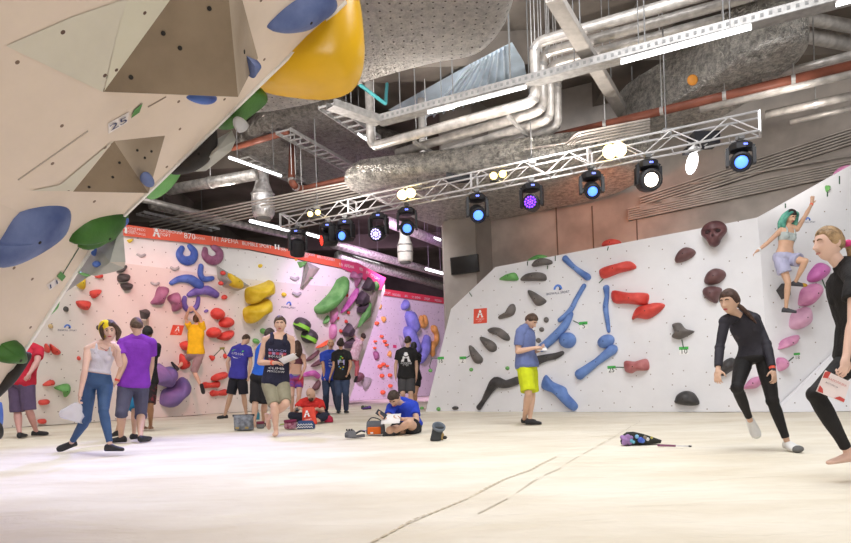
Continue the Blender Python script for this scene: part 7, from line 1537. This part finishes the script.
# fluffy violet and black chalk bag with trinkets
g = ground(640, 443.6); k = pxm(g.y); 
rows = [(g + Vector((0,0,z)) + Vector((dx*k,0,0)), rx*k, ry*k, 1) for z, rx, ry, dx in ((0,19.5,8,1),(.03,20,8.5,1),(.06,16,7,-2),(.10,10,5,-6),(.125,4,2,-9))]
o = thing('chalk_bag', loft(rows, 26, .012), cloth('black slouch bag', (.02,.022,.018)), g, 'slouched black chalk bag with violet fluff and blue trinkets near the woman in black', 'chalk bag')
ps = []
for i in range(26):
    a, b = random.random()*6.28, random.random(); ps.append(ellipsoid(g + Vector(((-15.5 + 5.2*math.cos(a)*b)*k, -.06 - .04*random.random(), .06 + .045*math.sin(a)*b)), (.03,.03,.028), 10, 7))
put('fluffy_pompom', fuse(ps, .007, 1, .006), cloth('violet fluff', (.42,.25,.55), bump=.9, bscale=120), o)
for x, z, c, r in ((-12,.045,(.15,.45,.6),.02),(-10,.03,(.15,.45,.6),.018),(-3,.05,(.06,.12,.55),.03),(-1,.04,(.10,.2,.65),.025),(4,.055,(.6,.6,.62),.02),(-6.5,.085,(.2,.45,.7),.022),(8,.07,(.5,.45,.1),.014),(1.5,.075,(.25,.2,.15),.02)):
    v, f = ellipsoid(g + Vector((x*k, -8.6*k - .02, z)), (r, r*.7, r), 10, 7); mesh_obj('trinket', v, f, mat('trinket %.2f %.2f' % (c[0], c[2]), c, .4, .05), o, True)
# brush on the mat
a, b = ground(657.5, 446.5) + Vector((0,0,.012)), ground(691.5, 447.5) + Vector((0,0,.012)); d = (b-a)
mb = MB(); mb.tube([a, a + d*.1, a + d*.55], [.010,.012,.010], 8); o = mb.build('climbing_brush', mat('plum handle', (.22,.07,.14), .5, .05), None, True, a); o.matrix_world = Matrix.Translation(a); tag(o, 'plum-handled brush with white bristles lying flat on the mat', 'brush')
mb = MB(); mb.bar(a + d*.55, a + d*.92, .02, .014); mb.build('bristles', mat('bristle white', (.8,.78,.8), .7, .05, 60, .5, 150), o); mb = MB(); mb.bar(a + d*.92, b, .02, .014); mb.build('tip', SH, o)
# small dark monitor at the far end of the column
c = at(446.0, 258.5, 17.5); mb = MB(); mb.box(c, (.12, .5, .75)); o = mb.build('wall_monitor', mat('monitor dark', (.012,.012,.014), .4, 0), None, False, c); tag(o, 'narrow dark monitor seen edge-on beside the concrete column', 'screen')
# ================================================================== LIGHT
sc = bpy.context.scene
w = bpy.data.worlds.new('world'); sc.world = w; w.use_nodes = True
w.node_tree.nodes['Background'].inputs[0].default_value = (1.0, 0.97, 0.96, 1); w.node_tree.nodes['Background'].inputs[1].default_value = 0.36
def area(loc, target, size, e, col=(1, 1, 1), sy=None):  # large unseen area lamps, added to brighten the whole hall
    l = bpy.data.lights.new('hall_fill_light', 'AREA'); l.energy = e; l.color = col; l.size = size
    if sy: l.shape = 'RECTANGLE'; l.size_y = sy
    o = bpy.data.objects.new('hall_fill_light', l); C.objects.link(o); o.location = loc
    o.rotation_euler = (Vector(target) - Vector(loc)).to_track_quat('-Z', 'Y').to_euler(); return o
def spot(loc, target, e, ang, col, blend=.6, r=.1):  # serves coloured stage beams and added fill spots alike
    l = bpy.data.lights.new('stage_or_fill_spot', 'SPOT'); l.energy = e; l.color = col; l.spot_size = math.radians(ang); l.spot_blend = blend; l.shadow_soft_size = r
    o = bpy.data.objects.new('stage_or_fill_spot', l); C.objects.link(o); o.location = loc
    o.rotation_euler = (Vector(target) - Vector(loc)).to_track_quat('-Z', 'Y').to_euler(); return o
area((1.5, 5.5, 7.2), (1.5, 8.5, 0), 6, 680, (.97, .98, 1.0), 4)
area((-5, 8.5, 7.3), (-5, 13, 0), 6, 470, (1, .97, .95), 4)
area((2, -3, 4.5), (2, 9, 1.5), 5, 260, (1, .97, .95), 3)
spot((-1.5, 15, 5.5), (-1.5, 21, 0), 520, 150, (1, .95, .97), 1, .5)
spot((-3.0, 10, 5.2), (-7.0, 16.2, 2.0), 950, 38, (1.0, .36, .36), .9, .1)
spot((-1.0, 20, 6.0), (-.5, 28, 2.2), 2600, 100, (.98, .62, 1.0), .9, .3)
spot((-1.5, 15.5, 5.0), (-3.4, 20, 2.6), 500, 60, (.95, .45, 1.0), .9, .2)
spot((1.5, 24, 5.5), (1.0, 26, 7.5), 110, 100, (.75, .25, 1.0), .9, .2)
spot((-3.5, 11.5, 5), (-3.3, 7.0, 0), 1000, 55, (.30, .30, 1.0), .9, .1)
spot((-4.5, 8.5, 5), (-3.0, 4.4, 0), 420, 70, (.35, .42, 1.0), 1, .1)
spot((3.3, 11.6, 4.3), (4.3, 14.2, 4.6), 150, 85, (1.0, .26, .08), 1, .1)  # added orange spot, tints the concrete like a glow around the lamps
spot((6.2, 9.4, 4.6), (6.2, 13.0, 5.0), 130, 120, (1, .92, .84), 1, .1)  # added unseen wash that brightens the concrete wall
spot((.4, 10.6, 6.0), (.6, 10.8, 7.2), 45, 140, (.65, .85, 1.0), 1, .05)  # added blue-white uplight that brightens the ceiling panel
for x, y, z, e in ((2.2, 10.6, 4.3, 190), (-1.8, 12.6, 4.2, 190), (.6, 11.4, 5.62, 110), (-4.5, 15, 5.3, 160), (.1, 9.4, 4.2, 230)):
    spot((x, y, z), (x, y + .6, z + 2), e, 165, (1, .93, .86), 1, .04)  # added upward fill spots, brighten ducts and pipes from below
sc.view_settings.view_transform = 'Standard'; sc.view_settings.exposure = 0.0

# ------------------------------------------------------------------ groups
def near(P, c): return abs((c - P[0]).dot(P[1]))
GR = {'tube_light': 'tube lights under the ceiling', 'moving_head_light': 'moving stage lights on the truss', 'twin_lamp': 'twin lamps on the truss', 'insulated_pipe': 'pale insulated pipes', 'thin_conduit': 'thin conduits along the truss', 'brown_pipe': 'red brown pipes', 'cable_tray': 'cable trays', 'cable_ladder': 'cable ladders', 'foil_duct': 'foil ducts', 'air_duct': 'round air ducts', 'route_tag': 'route tags on the walls', 'number_tag': 'tiny number tags on the far wall', 'route_tape': 'tape strips on the walls', 'square_sign': 'coral square signs', 'wall_logo': 'arch logos on the walls', 'sponsor_banner': 'sponsor banners', 'wall_volume': 'wall volumes', 'chalk_bag': 'chalk bags on the mat', 'climbing_shoe': 'climbing shoes on the mat', 'duct_silencer': 'bottle-shaped silencers', 'junction_box': 'junction boxes on the truss', 'pipe_bracket': 'brackets under the pipe bundle'}
for o in list(C.objects):
    if o.parent is not None or o.get('group') or not o.get('category'): continue
    k = o.name.split('.')[0]
    if k == 'climbing_hold':
        c = o.matrix_world.translation
        if c.y < 5.4 and c.x < 0: o['group'] = 'holds on the near overhang'
        else:
            d = {'holds on the white wall': min(near(PR1, c), near(PR2, c)) if c.x > -.2 and c.y < 16.5 else 9, 'holds on the cream wall': min(near(PL, c), near(PU_, c)), 'holds on the far pink-lit wall': near(PF, c)}
            o['group'] = min(d, key=d.get)
    elif k in GR: o['group'] = GR[k]
